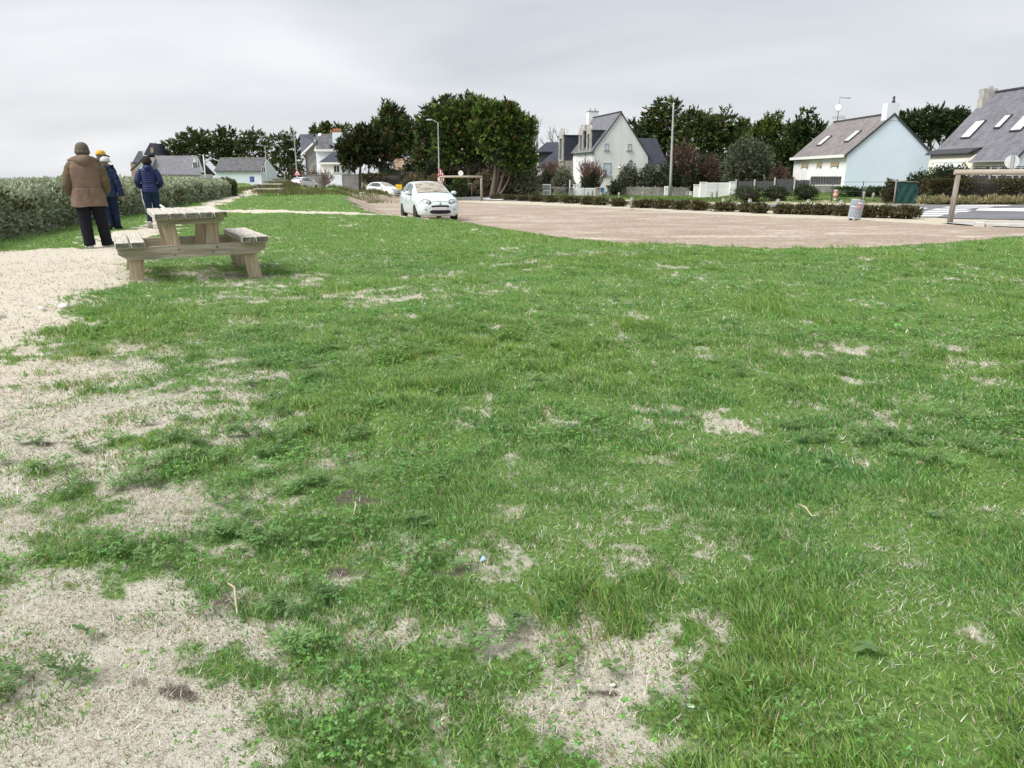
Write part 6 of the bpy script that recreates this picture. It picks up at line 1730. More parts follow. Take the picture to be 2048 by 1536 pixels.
picket_fence('picket_fence', 'short end of the grey picket fence right of the lamp post', 1346, 1381, 92, 373.5, .12, .11, posts=3)
picket_fence('picket_fence', 'taller pale picket fence behind, right of the dormer gable', 1252, 1390, 96, 365, .17, .10, posts=5)
picket_fence('picket_fence', 'pale picket fence behind the low white double gate', 1143, 1200, 96, 365, .17, .10, posts=3)

# rustic lattice fence
a, ln, rz, dz = span(1104, 1137, 92)
rl = thing('lattice_fence', 'rustic diamond lattice fence right of the small white gate', 'fence', a, rz); h = .86
mb = MB()
for k in range(-3, 12):
    x = k * ln / 9
    for s in (1, -1):
        x0, x1 = x, x + s * .55
        if s < 0: x0, x1 = x + .55, x
        t0, t1 = max(0, min(1, (0 - x0) / (x1 - x0))) if x1 != x0 else 0, 1
        pts = [(x0 + (x1 - x0) * t, s * .02, .1 + h * t) for t in (0, 1)]
        if all(-.05 <= p[0] <= ln + .05 for p in pts): mb.tube(pts, .028, 5)
obj('lattice', mb, M_pick, rl)
for z in (.12, h + .08): mb = MB(); mb.tube([(0, 0, z), (ln, 0, z)], .035, 5); obj('rail', mb, M_pick, rl)

def gate(name, label, pa, pb, Y, ytop, bars, m, leaf=2, cat='gate', solid=False, bow=0.0, rails=(.04, .5, .96), Yb=None):
    a, ln, rz, dz = span(pa, pb, Y, Yb); h = at(pa, ytop, Y)[2] - a.z
    root = thing(name, label, cat, a, rz)
    for j in range(leaf):
        x0, x1 = ln * j / leaf + .02, ln * (j + 1) / leaf - .02
        mb = MB(); n = max(2, bars // leaf)
        for k in range(n + 1):
            x = x0 + (x1 - x0) * k / n; mb.box((x, 0, h / 2 + .03), ((x1 - x0) / n * (.72 if solid else .28), .03, h - .02))
        lf = obj('leaf', mb, m, root)
        mb = MB()
        for z in rails: mb.box(((x0 + x1) / 2, .035, h * z + .03), (x1 - x0, .035, .09))
        if not solid:
            for x in (x0, x1): mb.box((x, .035, h / 2 + .03), (.09, .035, h))
        obj('gate_frame', mb, m, lf)
    return root
gate('white_gate', 'small white gate of slim bars beside the lattice fence', 1085.5, 1102, 92, 369, 10, M_wgate, 1, rails=(.03, .42, .97))
gate('white_gate', 'low white boarded double gate before the dormer house', 1147.5, 1191, 91, 376.8, 22, M_wgate, 2, solid=True)
gate('white_gate', 'tall white double gate of vertical boards right of the lamp post', 1414, 1460, 84, 365.5, 22, M_wgate, 2, solid=True)
gate('white_gate', 'small white gate behind the low double gate', 1148, 1161, 95, 369, 6, M_wgate, 1)

def block(name, label, cat, pa, pb, ytop, Y, m, dep=.35, bev=.02, cap=None, parent=None):
    a = Vector((X_at((pa + pb) / 2, Y), Y, 0)); a.z = gz(a.x, a.y); w = (pb - pa) * Y / 1594.4; h = at(pa, ytop, Y)[2] - a.z
    mb = MB(); mb.box((0, 0, h / 2 - .05), (w, dep, h + .1), bev=bev)
    if cap:
        r = thing(name, label, cat, a); uobj('body', mb, m, r); q = MB(); q.box((0, 0, h + .04), (w + .08, dep + .08, .07), bev=.015); obj('cap', q, cap, r); return r
    o = uobj(name, mb, m, None, loc=a); return tag(o, label, cat)
block('gate_pillar', 'rubble stone pillar left of the small white gate', 'pillar', 1072, 1081, 371, 92, M_stone, .5, cap=M_conc)
block('gate_pillar', 'rubble stone pillar left of the low white double gate', 'pillar', 1139.5, 1146.5, 376, 91, M_stone, .5, cap=M_conc)
block('gate_pillar', 'rubble stone pillar right of the low white double gate', 'pillar', 1192, 1202, 376, 91, M_stone, .5, cap=M_conc)
block('white_post', 'tall white post above the left rubble pillar', 'post', 1138.6, 1141.2, 360, 92.5, M_signw, .15)
block('white_gate_pillar', 'white pillar left of the tall double gate', 'pillar', 1401, 1413, 365.5, 84.3, M_white, .45, cap=M_trim)
block('white_gate_pillar', 'lower stepped white wall end left of the tall double gate', 'pillar', 1389, 1401, 370.5, 84.6, M_white, .4, cap=M_trim)
block('white_gate_pillar', 'white pillar right of the tall double gate', 'pillar', 1460.5, 1472, 364.5, 83.8, M_white, .45, cap=M_trim)
def boxed(name, label, cat, pa, pb, yb, yt, Y, m, dep=.3, slot=True):
    a = Vector((X_at((pa + pb) / 2, Y), Y, 0)); a.z = gz(a.x, a.y); w = (pb - pa) * Y / 1594.4; z0 = at(pa, yb, Y)[2] - a.z; z1 = at(pa, yt, Y)[2] - a.z
    r = thing(name, label, cat, a)
    mb = MB(); mb.box((0, 0, (z0 + z1) / 2), (w, dep, z1 - z0), bev=.02); obj('box', mb, m, r)
    mb = MB(); mb.box((0, -dep / 2 - .006, z0 + (z1 - z0) * .72), (w * .6, .015, .05)); obj('slot', mb, M_lead, r)
    if z0 > .15: mb = MB(); mb.box((0, .05, z0 / 2 - .1), (.08, .08, z0 + .2)); obj('stand', mb, M_post, r)
    return r
boxed('letter_box', 'white letter box left of the first stone pillar', 'letter box', 1065, 1071, 384, 374, 91.5, M_signw)
boxed('letter_box', 'small white letter box on the first stone pillar', 'letter box', 1077, 1081.5, 379, 374.5, 91.2, M_signw)
boxed('blue_box', 'bright blue post box right of the low white double gate', 'letter box', 1203, 1209, 389, 375, 91, mat('blue post box', (.09, .22, .52), (.07, .18, .45), 6, rough=.5), .35)
boxed('letter_box', 'white letter box right of the bright blue box', 'letter box', 1209.5, 1215, 383, 376, 91, M_signw)
boxed('service_cabinet', 'white cabinet panel at the foot of the tall lamp post', 'cabinet', 1330, 1337.5, 391, 372.5, 90, M_signw, .4)
boxed('service_cabinet', 'grey meter box against the picket fence', 'cabinet', 1374, 1380, 390, 383.5, 90, M_lamp, .3)
boxed('service_cabinet', 'small white meter box beside the grey one', 'cabinet', 1380.8, 1386, 391, 383, 89.5, M_signw, .3)

# woven fence
a, ln, rz, dz = span(1473, 1622, 72, 70)
wf = thing('woven_fence', 'dark grey woven panel fence left of the house with the blue-tinted gable', 'fence', a, rz)
for k, (f0, f1, yt) in enumerate(((0, .255, 362), (.255, .525, 362), (.525, .79, 358), (.79, 1, 359))):
    h0 = at(0, yt, 71)[2] - (a.z + dz * f0)
    mb = MB(); nx_ = 16
    top = [h0 + random.uniform(-.03, .03) - (0 if k < 3 else .04 * (i % 3)) for i in range(nx_ + 1)]
    for i in range(nx_):
        x0, x1 = ln * (f0 + (f1 - f0) * i / nx_), ln * (f0 + (f1 - f0) * (i + 1) / nx_); yo = .02 * (-1) ** i
        mb.add([(x0, 0, dz * f0 - .1), (x1, 0, dz * f0 - .1), (x1, 0, top[i + 1] + dz * f0), ((x0 + x1) / 2, yo, (top[i] + top[i + 1]) / 2 + dz * f0), (x0, 0, top[i] + dz * f0), (x0, .05, dz * f0 - .1), (x1, .05, dz * f0 - .1), (x1, .05, top[i + 1] + dz * f0), (x0, .05, top[i] + dz * f0)], [(0, 1, 2, 3, 4), (5, 8, 7, 6), (4, 3, 2, 7, 8)])
    obj('panel', mb, M_wicker, wf)
for f, yt in ((0, 360.5), (.255, 360), (.525, 356.5), (.79, 357), (1, 356.5)):
    h = at(0, yt, 71)[2] - a.z; mb = MB(); mb.box((ln * f, -.06, h / 2), (.13, .1, h + .1)); obj('post', mb, M_conc, wf)
a, ln, rz, dz = span(1622, 1683, 68, 67.5)
h = at(0, 353, 67.7)[2] - a.z; hw = at(0, 371, 67.7)[2] - a.z
wf = thing('board_fence', 'grey board panel standing on a low grey wall before the cream wall', 'fence', a, rz)
mb = MB(); mb.box((ln / 2, 0, hw / 2 - .1), (ln, .2, hw + .2)); obj('low_wall', mb, M_gwall, wf)
mb = MB()
for k in range(12): mb.box((ln * (k + .5) / 12, 0, (h + hw) / 2 + .02), (ln / 12 * .95, .03, h - hw - .06))
obj('boards', mb, M_wicker, wf)
for z in (hw + .08, h - .02): mb = MB(); mb.box((ln / 2, -.035, z), (ln, .05, .08)); obj('rail', mb, M_oldwood, wf)

# wire fence before the blue-tinted gable
a, ln, rz, dz = span(1667, 1792, 59, 59)
wr = thing('wire_fence', 'thin green wire fence in front of the blue-tinted gable', 'fence', a, rz)
h = at(0, 364, 59)[2] - a.z
for x in (0, ln * .49, ln): mb = MB(); mb.tube([(x, 0, -.2), (x, 0, h + .08)], .035, 6); obj('post', mb, M_wire, wr)
for z in (h, h * .55): mb = MB(); mb.tube([(0, 0, z), (ln, 0, z)], .012, 4); obj('wire', mb, M_wire, wr)
# green mesh gate
a, ln, rz, dz = span(1793, 1841, 56.5, 56.5); h = at(0, 365, 56.5)[2] - a.z
gg = thing('mesh_gate', 'gate covered with dark green shade netting beside the clipped hedge', 'gate', a, rz)
mb = MB(); nx_, nz_ = 14, 8
mb.add([(ln * i / nx_, .05 * math.sin(i * 1.3) * math.sin(j * .9), .05 + h * j / nz_ * (1 if i < 11 else 1 - .06 * (i - 10))) for j in range(nz_ + 1) for i in range(nx_ + 1)], [(j * (nx_ + 1) + i, j * (nx_ + 1) + i + 1, (j + 1) * (nx_ + 1) + i + 1, (j + 1) * (nx_ + 1) + i) for j in range(nz_) for i in range(nx_)])
obj('netting', mb, M_green, gg)
mb = MB(); mb.tube([(0, -.06, 0), (0, -.06, h + .1)], .06, 6); obj('post', mb, M_post, gg)
mb = MB(); mb.tube([(.1, -.08, h * .78), (ln * .42, -.08, .02)], .025, 5); obj('brace', mb, M_wire, gg)
mb = MB(); mb.tube([(-.3, -.04, h + .12), (ln * .95, -.04, h + .02)], .035, 5); obj('top_rail', mb, M_post, gg)
# dark fence beyond the right hedge
a, ln, rz, dz = span(1945, 2130, 60, 60); h = at(0, 333.5, 60)[2] - a.z
df = thing('board_fence', 'dark grey board fence above the right clipped hedge', 'fence', a, rz)
mb = MB()
for k in range(4): mb.box((ln / 2, 0, h * (.2 + .22 * k)), (ln, .04, h * .205))
obj('boards', mb, M_wicker, df)
mb = MB(); mb.box((ln / 2, -.01, h), (ln, .12, .08)); obj('coping', mb, M_lead, df)
for px in (1978, 1993, 2024, 2038): 
    x = (px - 1945) * 60 / 1594.4; mb = MB(); mb.box((x, -.06, h / 2), (.1, .08, h)); obj('post', mb, M_conc, df)
# timber railing under the big cypress and garden lantern
a, ln, rz, dz = span(924, 944, 85); tr = thing('timber_railing', 'low pale timber rail under the big cypress', 'railing', a, rz)
h = at(0, 367.5, 85)[2] - a.z
mb = MB(); mb.tube([(0, 0, h - .06), (ln, 0, h)], .06, 6); obj('rail', mb, M_beam, tr)
for x in (.05, ln - .05): mb = MB(); mb.box((x, .02, h / 2), (.1, .1, h)); obj('post', mb, M_post, tr)
a = Vector((X_at(730, 104), 104, 0)); a.z = gz(a.x, a.y); gl = thing('garden_lantern', 'white garden lantern on a post beside the clipped hedge', 'lantern', a)
zt = at(0, 328, 104)[2] - a.z
mb = MB(); mb.lathe([(.05, 0), (.05, zt - .8)], 8); obj('post', mb, M_signw, gl)
mb = MB(); mb.lathe([(.08, zt - .8), (.22, zt - .55), (.24, zt - .3), (.10, zt - .15), (.12, zt - .08), (.02, zt)], 8); obj('lantern', mb, M_signw, gl)
# ---------------------------------------------------------------- cars
M_paintw, nt_, b_ = new_mat('pale mint white car paint'); b_.inputs['Base Color'].default_value = (.70, .80, .79, 1); b_.inputs['Roughness'].default_value = .28; b_.inputs['Coat Weight'].default_value = .6; b_.inputs['Coat Roughness'].default_value = .06
n_ = noise(nt_, 3, 4); r_ = ramp(nt_, [(.3, (.58, .68, .675)), (.7, (.66, .75, .745))], n_.outputs['Fac']); nt_.links.new(r_.outputs[0], b_.inputs['Base Color'])
M_paint2, nt_, b_ = new_mat('white car paint'); b_.inputs['Base Color'].default_value = (.76, .77, .76, 1); b_.inputs['Roughness'].default_value = .3; b_.inputs['Coat Weight'].default_value = .6
M_paint3, nt_, b_ = new_mat('silver white car paint'); b_.inputs['Base Color'].default_value = (.66, .64, .66, 1); b_.inputs['Roughness'].default_value = .3; b_.inputs['Coat Weight'].default_value = .6
M_cglass, nt_, b_ = new_mat('car side glass'); b_.inputs['Base Color'].default_value = (.10, .13, .13, 1); b_.inputs['Roughness'].default_value = .05; b_.inputs['Specular IOR Level'].default_value = 1.0; b_.inputs['Metallic'].default_value = .35
M_wscr, nt_, b_ = new_mat('windscreen with painted beige reflection'); b_.inputs['Roughness'].default_value = .07; b_.inputs['Specular IOR Level'].default_value = .9; b_.inputs['Metallic'].default_value = .15
n_ = noise(nt_, 3.5, 5, stretch=(1, 1, 2.5)); r_ = ramp(nt_, [(.33, (.10, .10, .095)), (.5, (.36, .32, .245)), (.66, (.52, .46, .35))], n_.outputs['Fac']); nt_.links.new(r_.outputs[0], b_.inputs['Base Color'])  # sky reflection painted into the glass colour as dark to beige blotches
M_black = mat('black plastic', (.02, .02, .022), (.014, .014, .015), 10, rough=.5)
M_tyre = mat('tyre rubber', (.022, .022, .022), (.015, .015, .015), 20, rough=.9)
M_rim = mat('silver wheel trim', (.45, .46, .48), (.30, .31, .33), 8, rough=.4, metal=.5)
M_hl = mat('headlamp glass', (.55, .60, .62), (.22, .25, .27), 14, rough=.1, spec=.9)
M_plate = mat('pale number plate', (.70, .70, .72), (.62, .62, .65), 10, rough=.5)
M_tail = mat('tail lamp red', (.35, .02, .02), (.25, .015, .015), 8, rough=.2)

ST = np.array([  # y, zb, wb, wm, zm, wbelt, zbelt, wr, zr
    (2.06, .30, .44, .46, .44, .44, .56, .30, .60), (2.02, .24, .60, .64, .46, .60, .64, .38, .69), (1.90, .21, .71, .76, .50, .70, .73, .44, .80), (1.70, .20, .765, .81, .53, .765, .81, .50, .89),
    (1.40, .20, .80, .84, .56, .80, .88, .56, .965), (1.08, .20, .81, .845, .58, .805, .93, .64, 1.015), (.92, .20, .81, .845, .58, .805, .945, .68, 1.06), (.40, .20, .81, .845, .58, .81, .97, .63, 1.30),
    (-.02, .20, .81, .845, .58, .81, .985, .575, 1.445), (-.45, .20, .81, .845, .58, .81, 1.0, .565, 1.485), (-1.0, .20, .81, .845, .60, .81, 1.02, .555, 1.48), (-1.45, .21, .80, .84, .62, .80, 1.04, .54, 1.43),
    (-1.75, .23, .775, .82, .64, .77, 1.03, .53, 1.30), (-1.90, .26, .74, .79, .66, .735, .98, .54, 1.08), (-1.98, .30, .70, .75, .66, .70, .85, .55, .92), (-2.02, .34, .60, .64, .60, .60, .72, .45, .78)])[::-1]

def car_ring(y):
    v = [np.interp(y, ST[:, 0], ST[:, i]) for i in range(1, 9)]
    zb, wb, wm, zm, wl, zl, wr, zr = v
    return [(0, zb), (wb * .85, zb), (wb, zb + .07), (wm * .99, (zb + zm) / 2 + .05), (wm, zm), ((wm + wl) / 2 + .012, (zm + zl) / 2 + .03), (wl, zl), ((wl + wr) / 2 + .02, (zl + zr) / 2 + .01), (wr, zr - .015), (wr * .82, zr + .012), (wr * .45, zr + .03), (0, zr + .036)]

def car_pt(y, t, off=0.0):
    r = np.array(car_ring(y)); n = len(r) - 1
    def P(tt):
        i = int(min(max(tt, 0), n - 1e-6)); f = tt - i; return r[i] * (1 - f) + r[i + 1] * f
    p = P(t); a, b = P(max(t - .1, 0)), P(min(t + .1, n)); d = b - a; nn = np.array([d[1], -d[0]]); nn = nn / (np.linalg.norm(nn) + 1e-9)
    q = p + nn * off
    return Vector((q[0], y, q[1]))

def car_patch(y0, y1, t0, t1, side, off, ny=6, nt=6, skew0=0, skew1=0):
    mb = MB()
    for s in ((side,) if side else (1, -1)):
        vs = []
        for i in range(ny + 1):
            for j in range(nt + 1):
                t = t0 + (t1 - t0) * j / nt; f = j / nt
                y = (y0 + skew0 * f) + ((y1 + skew1 * f) - (y0 + skew0 * f)) * i / ny
                p = car_pt(y, t, off); vs.append((p.x * s, p.y, p.z))
        mb.add(vs, [(i * (nt + 1) + j, i * (nt + 1) + j + 1, (i + 1) * (nt + 1) + j + 1, (i + 1) * (nt + 1) + j) for i in range(ny) for j in range(nt)], 0, True)
    return mb

def make_car(label, paint, wscr, loc, rz, scale=1.0, name='parked_car'):
    root = thing(name, label, 'car', loc, rz, None); root.scale = (scale,) * 3
    WH = [(1.22, .30), (-1.29, .30)]
    ys = np.unique(np.concatenate([np.linspace(-2.02, 2.06, 75), ST[:, 0]])); mb = MB(); nr = len(car_ring(0)); sub = 3
    ts = np.linspace(0, nr - 1, (nr - 1) * sub + 1); vs = []
    for y in ys:
        for s in (1, -1):
            for t in ts:
                p = car_pt(y, t); vs.append((p.x * s, p.y, p.z))
    m = len(ts); fs = []
    for i in range(len(ys) - 1):
        for s in (0, 1):
            for j in range(m - 1):
                q = [(i * 2 + s) * m + j, (i * 2 + s) * m + j + 1, ((i + 1) * 2 + s) * m + j + 1, ((i + 1) * 2 + s) * m + j]
                c = np.mean([vs[k] for k in q], 0)
                if abs(c[0]) > .5 and c[2] < .75 and any((c[1] - wy) ** 2 + (c[2] - wz) ** 2 < .335 ** 2 for wy, wz in WH): continue
                fs.append(tuple(q))
    for i in (0, len(ys) - 1):
        for s in (0, 1):
            fs.append(tuple((i * 2 + s) * m + j for j in range(m)))
    mb.add(vs, fs, 0, True); me_body = obj('body', mb, paint, root)
    mb = MB(); mb.box((0, -.02, .45), (1.36, 3.7, .45)); obj('underbody', mb, M_black, root)
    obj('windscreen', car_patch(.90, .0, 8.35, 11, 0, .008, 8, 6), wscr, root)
    mb = car_patch(.935, .90, 8.2, 11, 0, .012, 1, 6); obj('wiper_cowl', mb, M_black, root)
    obj('rear_window', car_patch(-1.5, -1.84, 8.5, 11, 0, .008, 5, 6), M_cglass, root)
    for s in (1, -1):
        obj('side_window', car_patch(.50, -.42, 6.2, 7.85, s, .008, 6, 4, 0, 0) if False else car_patch(.62, -.40, 6.18, 7.8, s, .008, 6, 4, -.48, 0), M_cglass, root)
        obj('side_window', car_patch(-.50, -1.22, 6.2, 7.8, s, .008, 6, 4, 0, .04), M_cglass, root)
        obj('side_window', car_patch(-1.28, -1.56, 6.35, 7.6, s, .008, 3, 3, 0, .12), M_cglass, root)
        obj('window_pillar', car_patch(-.40, -.50, 6.15, 7.9, s, .006, 1, 4), M_black, root)
        for yy in (.66, -.45, -1.22):
            obj('door_seam', car_patch(yy, yy - .012, 2.5, 6.0, s, .003, 1, 8), M_lead, root)
        for yy in (-.30, -1.08):
            mb = MB(); p = car_pt(yy, 5.3, .02); mb.box((p.x * s, yy, p.z), (.03, .17, .03), bev=.01); obj('door_handle', mb, paint, root)
        mb = MB(); p = car_pt(.5, 6.1, .1); mb.lathe([(.01, -.075), (.07, -.06), (.085, 0), (.07, .05), (.01, .075)], 10, (s * (p.x + .05), .52, p.z + .05), M=Matrix.Scale(1.35, 3, (1, 0, 0))); mr = obj('mirror', mb, paint, root)
        mb = MB(); mb.box((s * (p.x - .02), .53, p.z - .02), (.12, .05, .05)); obj('mirror_arm', mb, M_black, mr)
        # headlamp: almond on the front corner
        R = Matrix.Rotation(-s * .55, 3, 'Z') @ Matrix.Rotation(-1.05, 3, 'X')
        mb = MB(); mb.lathe([(.02, -.03), (.13, -.02), (.15, .0), (.12, .035), (.05, .05), (.01, .052)], 16, (0, 0, 0)); 
        mb.v = [tuple(R @ Vector((x * 1.45, y * .88, z)) + Vector((s * .565, 1.90, .735))) for x, y, z in mb.v]; hl = obj('headlight', mb, M_hl, root)
        mb = MB(); mb.lathe([(.02, -.05), (.15, -.045), (.168, -.015), (.155, .012), (.02, .0)], 16, (0, 0, 0))
        mb.v = [tuple(R @ Vector((x * 1.42, y * .9, z)) + Vector((s * .565, 1.90, .735))) for x, y, z in mb.v]; obj('headlight_rim', mb, M_lead, hl)
        mb = MB()
        for dx, rr in ((-.07, .055), (.07, .045)): 
            mb.lathe([(.01, .04), (rr, .05), (rr * .8, .065), (.01, .068)], 10, (dx * s, 0, 0))
        mb.v = [tuple(R @ Vector((x, y, z)) + Vector((s * .565, 1.90, .735))) for x, y, z in mb.v]; obj('bulb', mb, M_rim, hl)
        mb = MB(); p = car_pt(1.93, 3.6, .012); mb.box((s * .62, 1.985, .47), (.2, .04, .05), rz=-s * .6); obj('fog_lamp', mb, M_black, root)
        mb = car_patch(-1.80, -1.93, 5.6, 8.2, s, .01, 3, 5); obj('tail_light', mb, M_tail, root)
    def slot(w, h, z, y, nm, mm, dep=.05):
        mb = MB(); n = 16
        pr = [(w / 2 * np.sign(math.cos(t)) * abs(math.cos(t)) ** .6, h / 2 * np.sign(math.sin(t)) * abs(math.sin(t)) ** .7) for t in np.linspace(0, 2 * PI, n, endpoint=False)]
        ring = lambda o: [(x, y + o - .09 * (x) ** 2, z + zz) for x, zz in pr]
        mb.loft([ring(-.08), ring(dep * .4)], 0, False, True, True); return obj(nm, mb, mm, root)
    slot(.72, .085, .59, 2.06, 'upper_grille', M_black); slot(.84, .16, .385, 2.06, 'lower_grille', M_black)
    mb = MB(); mb.box((0, 2.098, .505), (.50, .02, .11), bev=.008); obj('number_plate', mb, M_plate, root)
    mb = MB(); mb.lathe([(.01, 0), (.05, .0), (.05, .012), (.01, .016)], 14, (0, 2.03, .70), M=Euler((-PI / 2 + .6, 0, 0)).to_matrix()); obj('badge', mb, M_rim, root)
    mb = car_patch(1.985, 1.965, 6.6, 11, 0, .004, 1, 6); obj('bonnet_seam', mb, M_lead, root)
    for wy, wz in WH:
        for s in (1, -1):
            w = thing('wheel', None, None); w.parent = root; w.location = (s * .745, wy, wz)
            M = Euler((0, PI / 2, 0)).to_matrix()
            mb = MB(); mb.lathe([(.19, -.09), (.28, -.095), (.30, -.07), (.30, .07), (.28, .095), (.19, .09)], 24, M=M); obj('tyre', mb, M_tyre, w)
            mb = MB(); mb.lathe([(.02, s * .085), (.06, s * .09), (.185, s * .075), (.20, s * .095), (.20, s * .05), (.02, s * .04)], 20, M=M)
            obj('rim', mb, M_rim, w)
            mb = MB()
            for k in range(7): mb.box((s * .086, .125 * math.cos(k * 2 * PI / 7), .125 * math.sin(k * 2 * PI / 7)), (.012, .045, .045), rx=k * 2 * PI / 7)
            obj('rim_opening', mb, M_black, w)
    return root
g = gp(862, 436); Yc = 32.3
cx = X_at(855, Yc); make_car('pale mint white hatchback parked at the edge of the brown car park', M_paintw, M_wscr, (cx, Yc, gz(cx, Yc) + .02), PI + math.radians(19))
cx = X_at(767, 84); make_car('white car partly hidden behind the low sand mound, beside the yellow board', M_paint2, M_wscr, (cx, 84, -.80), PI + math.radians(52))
cx = X_at(608, 95); make_car('pale car seen from behind near the grey garden wall', M_paint3, M_cglass, (cx, 95, -.30), math.radians(-18))
# ---------------------------------------------------------------- people
M_skin = mat('skin', (.50, .30, .22), (.44, .25, .18), 12, rough=.6)
def cloth(name, c1, c2, bump=.35, sc=9, rough=.9): return mat(name, c1, c2, sc, 7, rough=rough, bump=bump, bscale=sc * 2.5)
M_brown = cloth('brown waxed jacket', (.21, .143, .108), (.16, .108, .08), .5, 7)
M_olive = cloth('olive brown sleeve', (.15, .112, .065), (.11, .082, .047), .5, 8)
M_tweed = cloth('brown tweed cap', (.16, .13, .105), (.09, .072, .058), .5, 40)
M_navyb = cloth('black navy trousers', (.010, .011, .018), (.006, .007, .012))
M_navy = cloth('navy jacket', (.016, .028, .085), (.010, .018, .06), .4, 7, .7)
M_navyt = cloth('navy trousers', (.014, .022, .065), (.009, .015, .045))
M_quilt = cloth('blue quilted jacket', (.018, .030, .115), (.012, .02, .08), .2, 8, .55)
M_jean = cloth('dark blue jeans', (.016, .035, .085), (.010, .022, .055))
M_shoe = cloth('grey brown shoe', (.16, .135, .115), (.10, .085, .07)); M_dshoe = cloth('dark shoe', (.035, .034, .036), (.02, .02, .022)); M_sole = cloth('pale rubber sole', (.55, .56, .52), (.42, .43, .4), .1)
M_brsole = cloth('brown sole', (.12, .08, .06), (.08, .05, .04), .2)
M_yellow = cloth('yellow cap', (.72, .42, .06), (.60, .34, .05), .2); M_bill = cloth('dark cap peak', (.05, .045, .02), (.03, .028, .015), .1)
M_blk = cloth('black jacket', (.015, .015, .018), (.010, .010, .012)); M_whair = cloth('white cap', (.66, .67, .68), (.5, .51, .52), .4, 25); M_dhat = cloth('dark brown knitted hat', (.035, .025, .022), (.02, .015, .014), .5, 40)
M_hair = cloth('grey hair', (.22, .19, .16), (.13, .11, .09), .4, 40)

def skin(name, V, E, R, material, parent, sub=2):
    me = bpy.data.meshes.new(name); me.from_pydata(V, E, []); me.update(); me.materials.append(material)
    o = bpy.data.objects.new(name, me); fin(o, parent)
    sk = o.modifiers.new('Skin', 'SKIN'); sk.use_smooth_shade = True; sk.branch_smoothing = .4
    for i, r in enumerate(R):
        me.skin_vertices[0].data[i].radius = (r, r) if not hasattr(r, '__len__') else r
        me.skin_vertices[0].data[i].use_root = (i == 0)
    ss = o.modifiers.new('Subsurf', 'SUBSURF'); ss.levels = sub; ss.render_levels = sub
    return o

class Chain:
    def __init__(self): self.V, self.E, self.R, self.n = [], [], [], {}
    def add(self, name, co, r, par=None):
        self.n[name] = len(self.V); self.V.append(tuple(co)); self.R.append(r)
        if par is not None: self.E.append((self.n[par], self.n[name]))
        return self

def body(root, J, look=0.0, hd=(0, 0)):
    """J: joints dict (hands, elbows, knees, ankles, toes given per side); look: head turn (radians, + = to the right)"""
    c = Chain(); hx, hy = hd; H = J['h'] / 1.72
    c.add('pelvis', J['pelvis'], .115); px, py, pz = J['pelvis']; chx, chy, chz = J['chest']
    c.add('spine', ((px + chx) / 2, (py + chy) / 2, (pz + chz) / 2), .115, 'pelvis').add('chest', J['chest'], .12, 'spine')
    nk = (chx + hx * .5, chy + hy * .5 + .01, chz + .15 * H); c.add('neck', nk, .055, 'chest')
    hb = Vector((chx + hx, chy + hy + .02, chz + .235 * H)); c.add('jaw', hb, .068, 'neck'); hm = hb + Vector((0, .0, .085 * H)); c.add('head', hm, (.078, .095), 'jaw'); c.add('crown', hm + Vector((0, -.005, .085 * H)), .07, 'head')
    f = Vector((math.sin(look), math.cos(look), 0)); sd = Vector((f.y, -f.x, 0))
    c.add('nose', hm + f * .105 + Vector((0, 0, -.015)), .016, 'head'); c.add('chin', hb + f * .07 + Vector((0, 0, -.01)), .03, 'jaw')
    for s in (-1, 1): c.add('ear%d' % s, hm + sd * (.092 * s) + Vector((0, 0, -.02)), .016, 'head')
    for s, k in ((-1, 'l'), (1, 'r')):
        c.add('sh' + k, J['sh' + k], .055, 'chest').add('el' + k, J['el' + k], .042, 'sh' + k).add('wr' + k, J['wr' + k], .030, 'el' + k)
        d = (Vector(J['wr' + k]) - Vector(J['el' + k])).normalized(); w = Vector(J['wr' + k])
        lat = d.cross(Vector((0, 1, 0))); lat = lat.normalized() if lat.length > .1 else Vector((1, 0, 0)); nn = lat.cross(d)
        c.add('pm' + k, w + d * .06, (.036, .026), 'wr' + k)
        for i, (o, ln) in enumerate(((-.028, .072), (-.010, .085), (.010, .08), (.028, .06))):
            a = w + d * .075 + lat * o; c.add('fa%s%d' % (k, i), a + d * .02, .010, 'pm' + k).add('fb%s%d' % (k, i), a + d * (ln * .6) + nn * .012, .009, 'fa%s%d' % (k, i)).add('fc%s%d' % (k, i), a + d * ln + nn * .03, .008, 'fb%s%d' % (k, i))
        c.add('ta' + k, w + d * .04 - lat * .035 * -s + nn * .012, .012, 'pm' + k).add('tb' + k, w + d * .075 + lat * .05 * s + nn * .03, .010, 'ta' + k)
        c.add('hp' + k, J['hp' + k], .085, 'pelvis').add('kn' + k, J['kn' + k], .055, 'hp' + k).add('an' + k, J['an' + k], .042, 'kn' + k).add('to' + k, J['to' + k], .032, 'an' + k)
    return skin('body', c.V, c.E, c.R, M_skin, root)

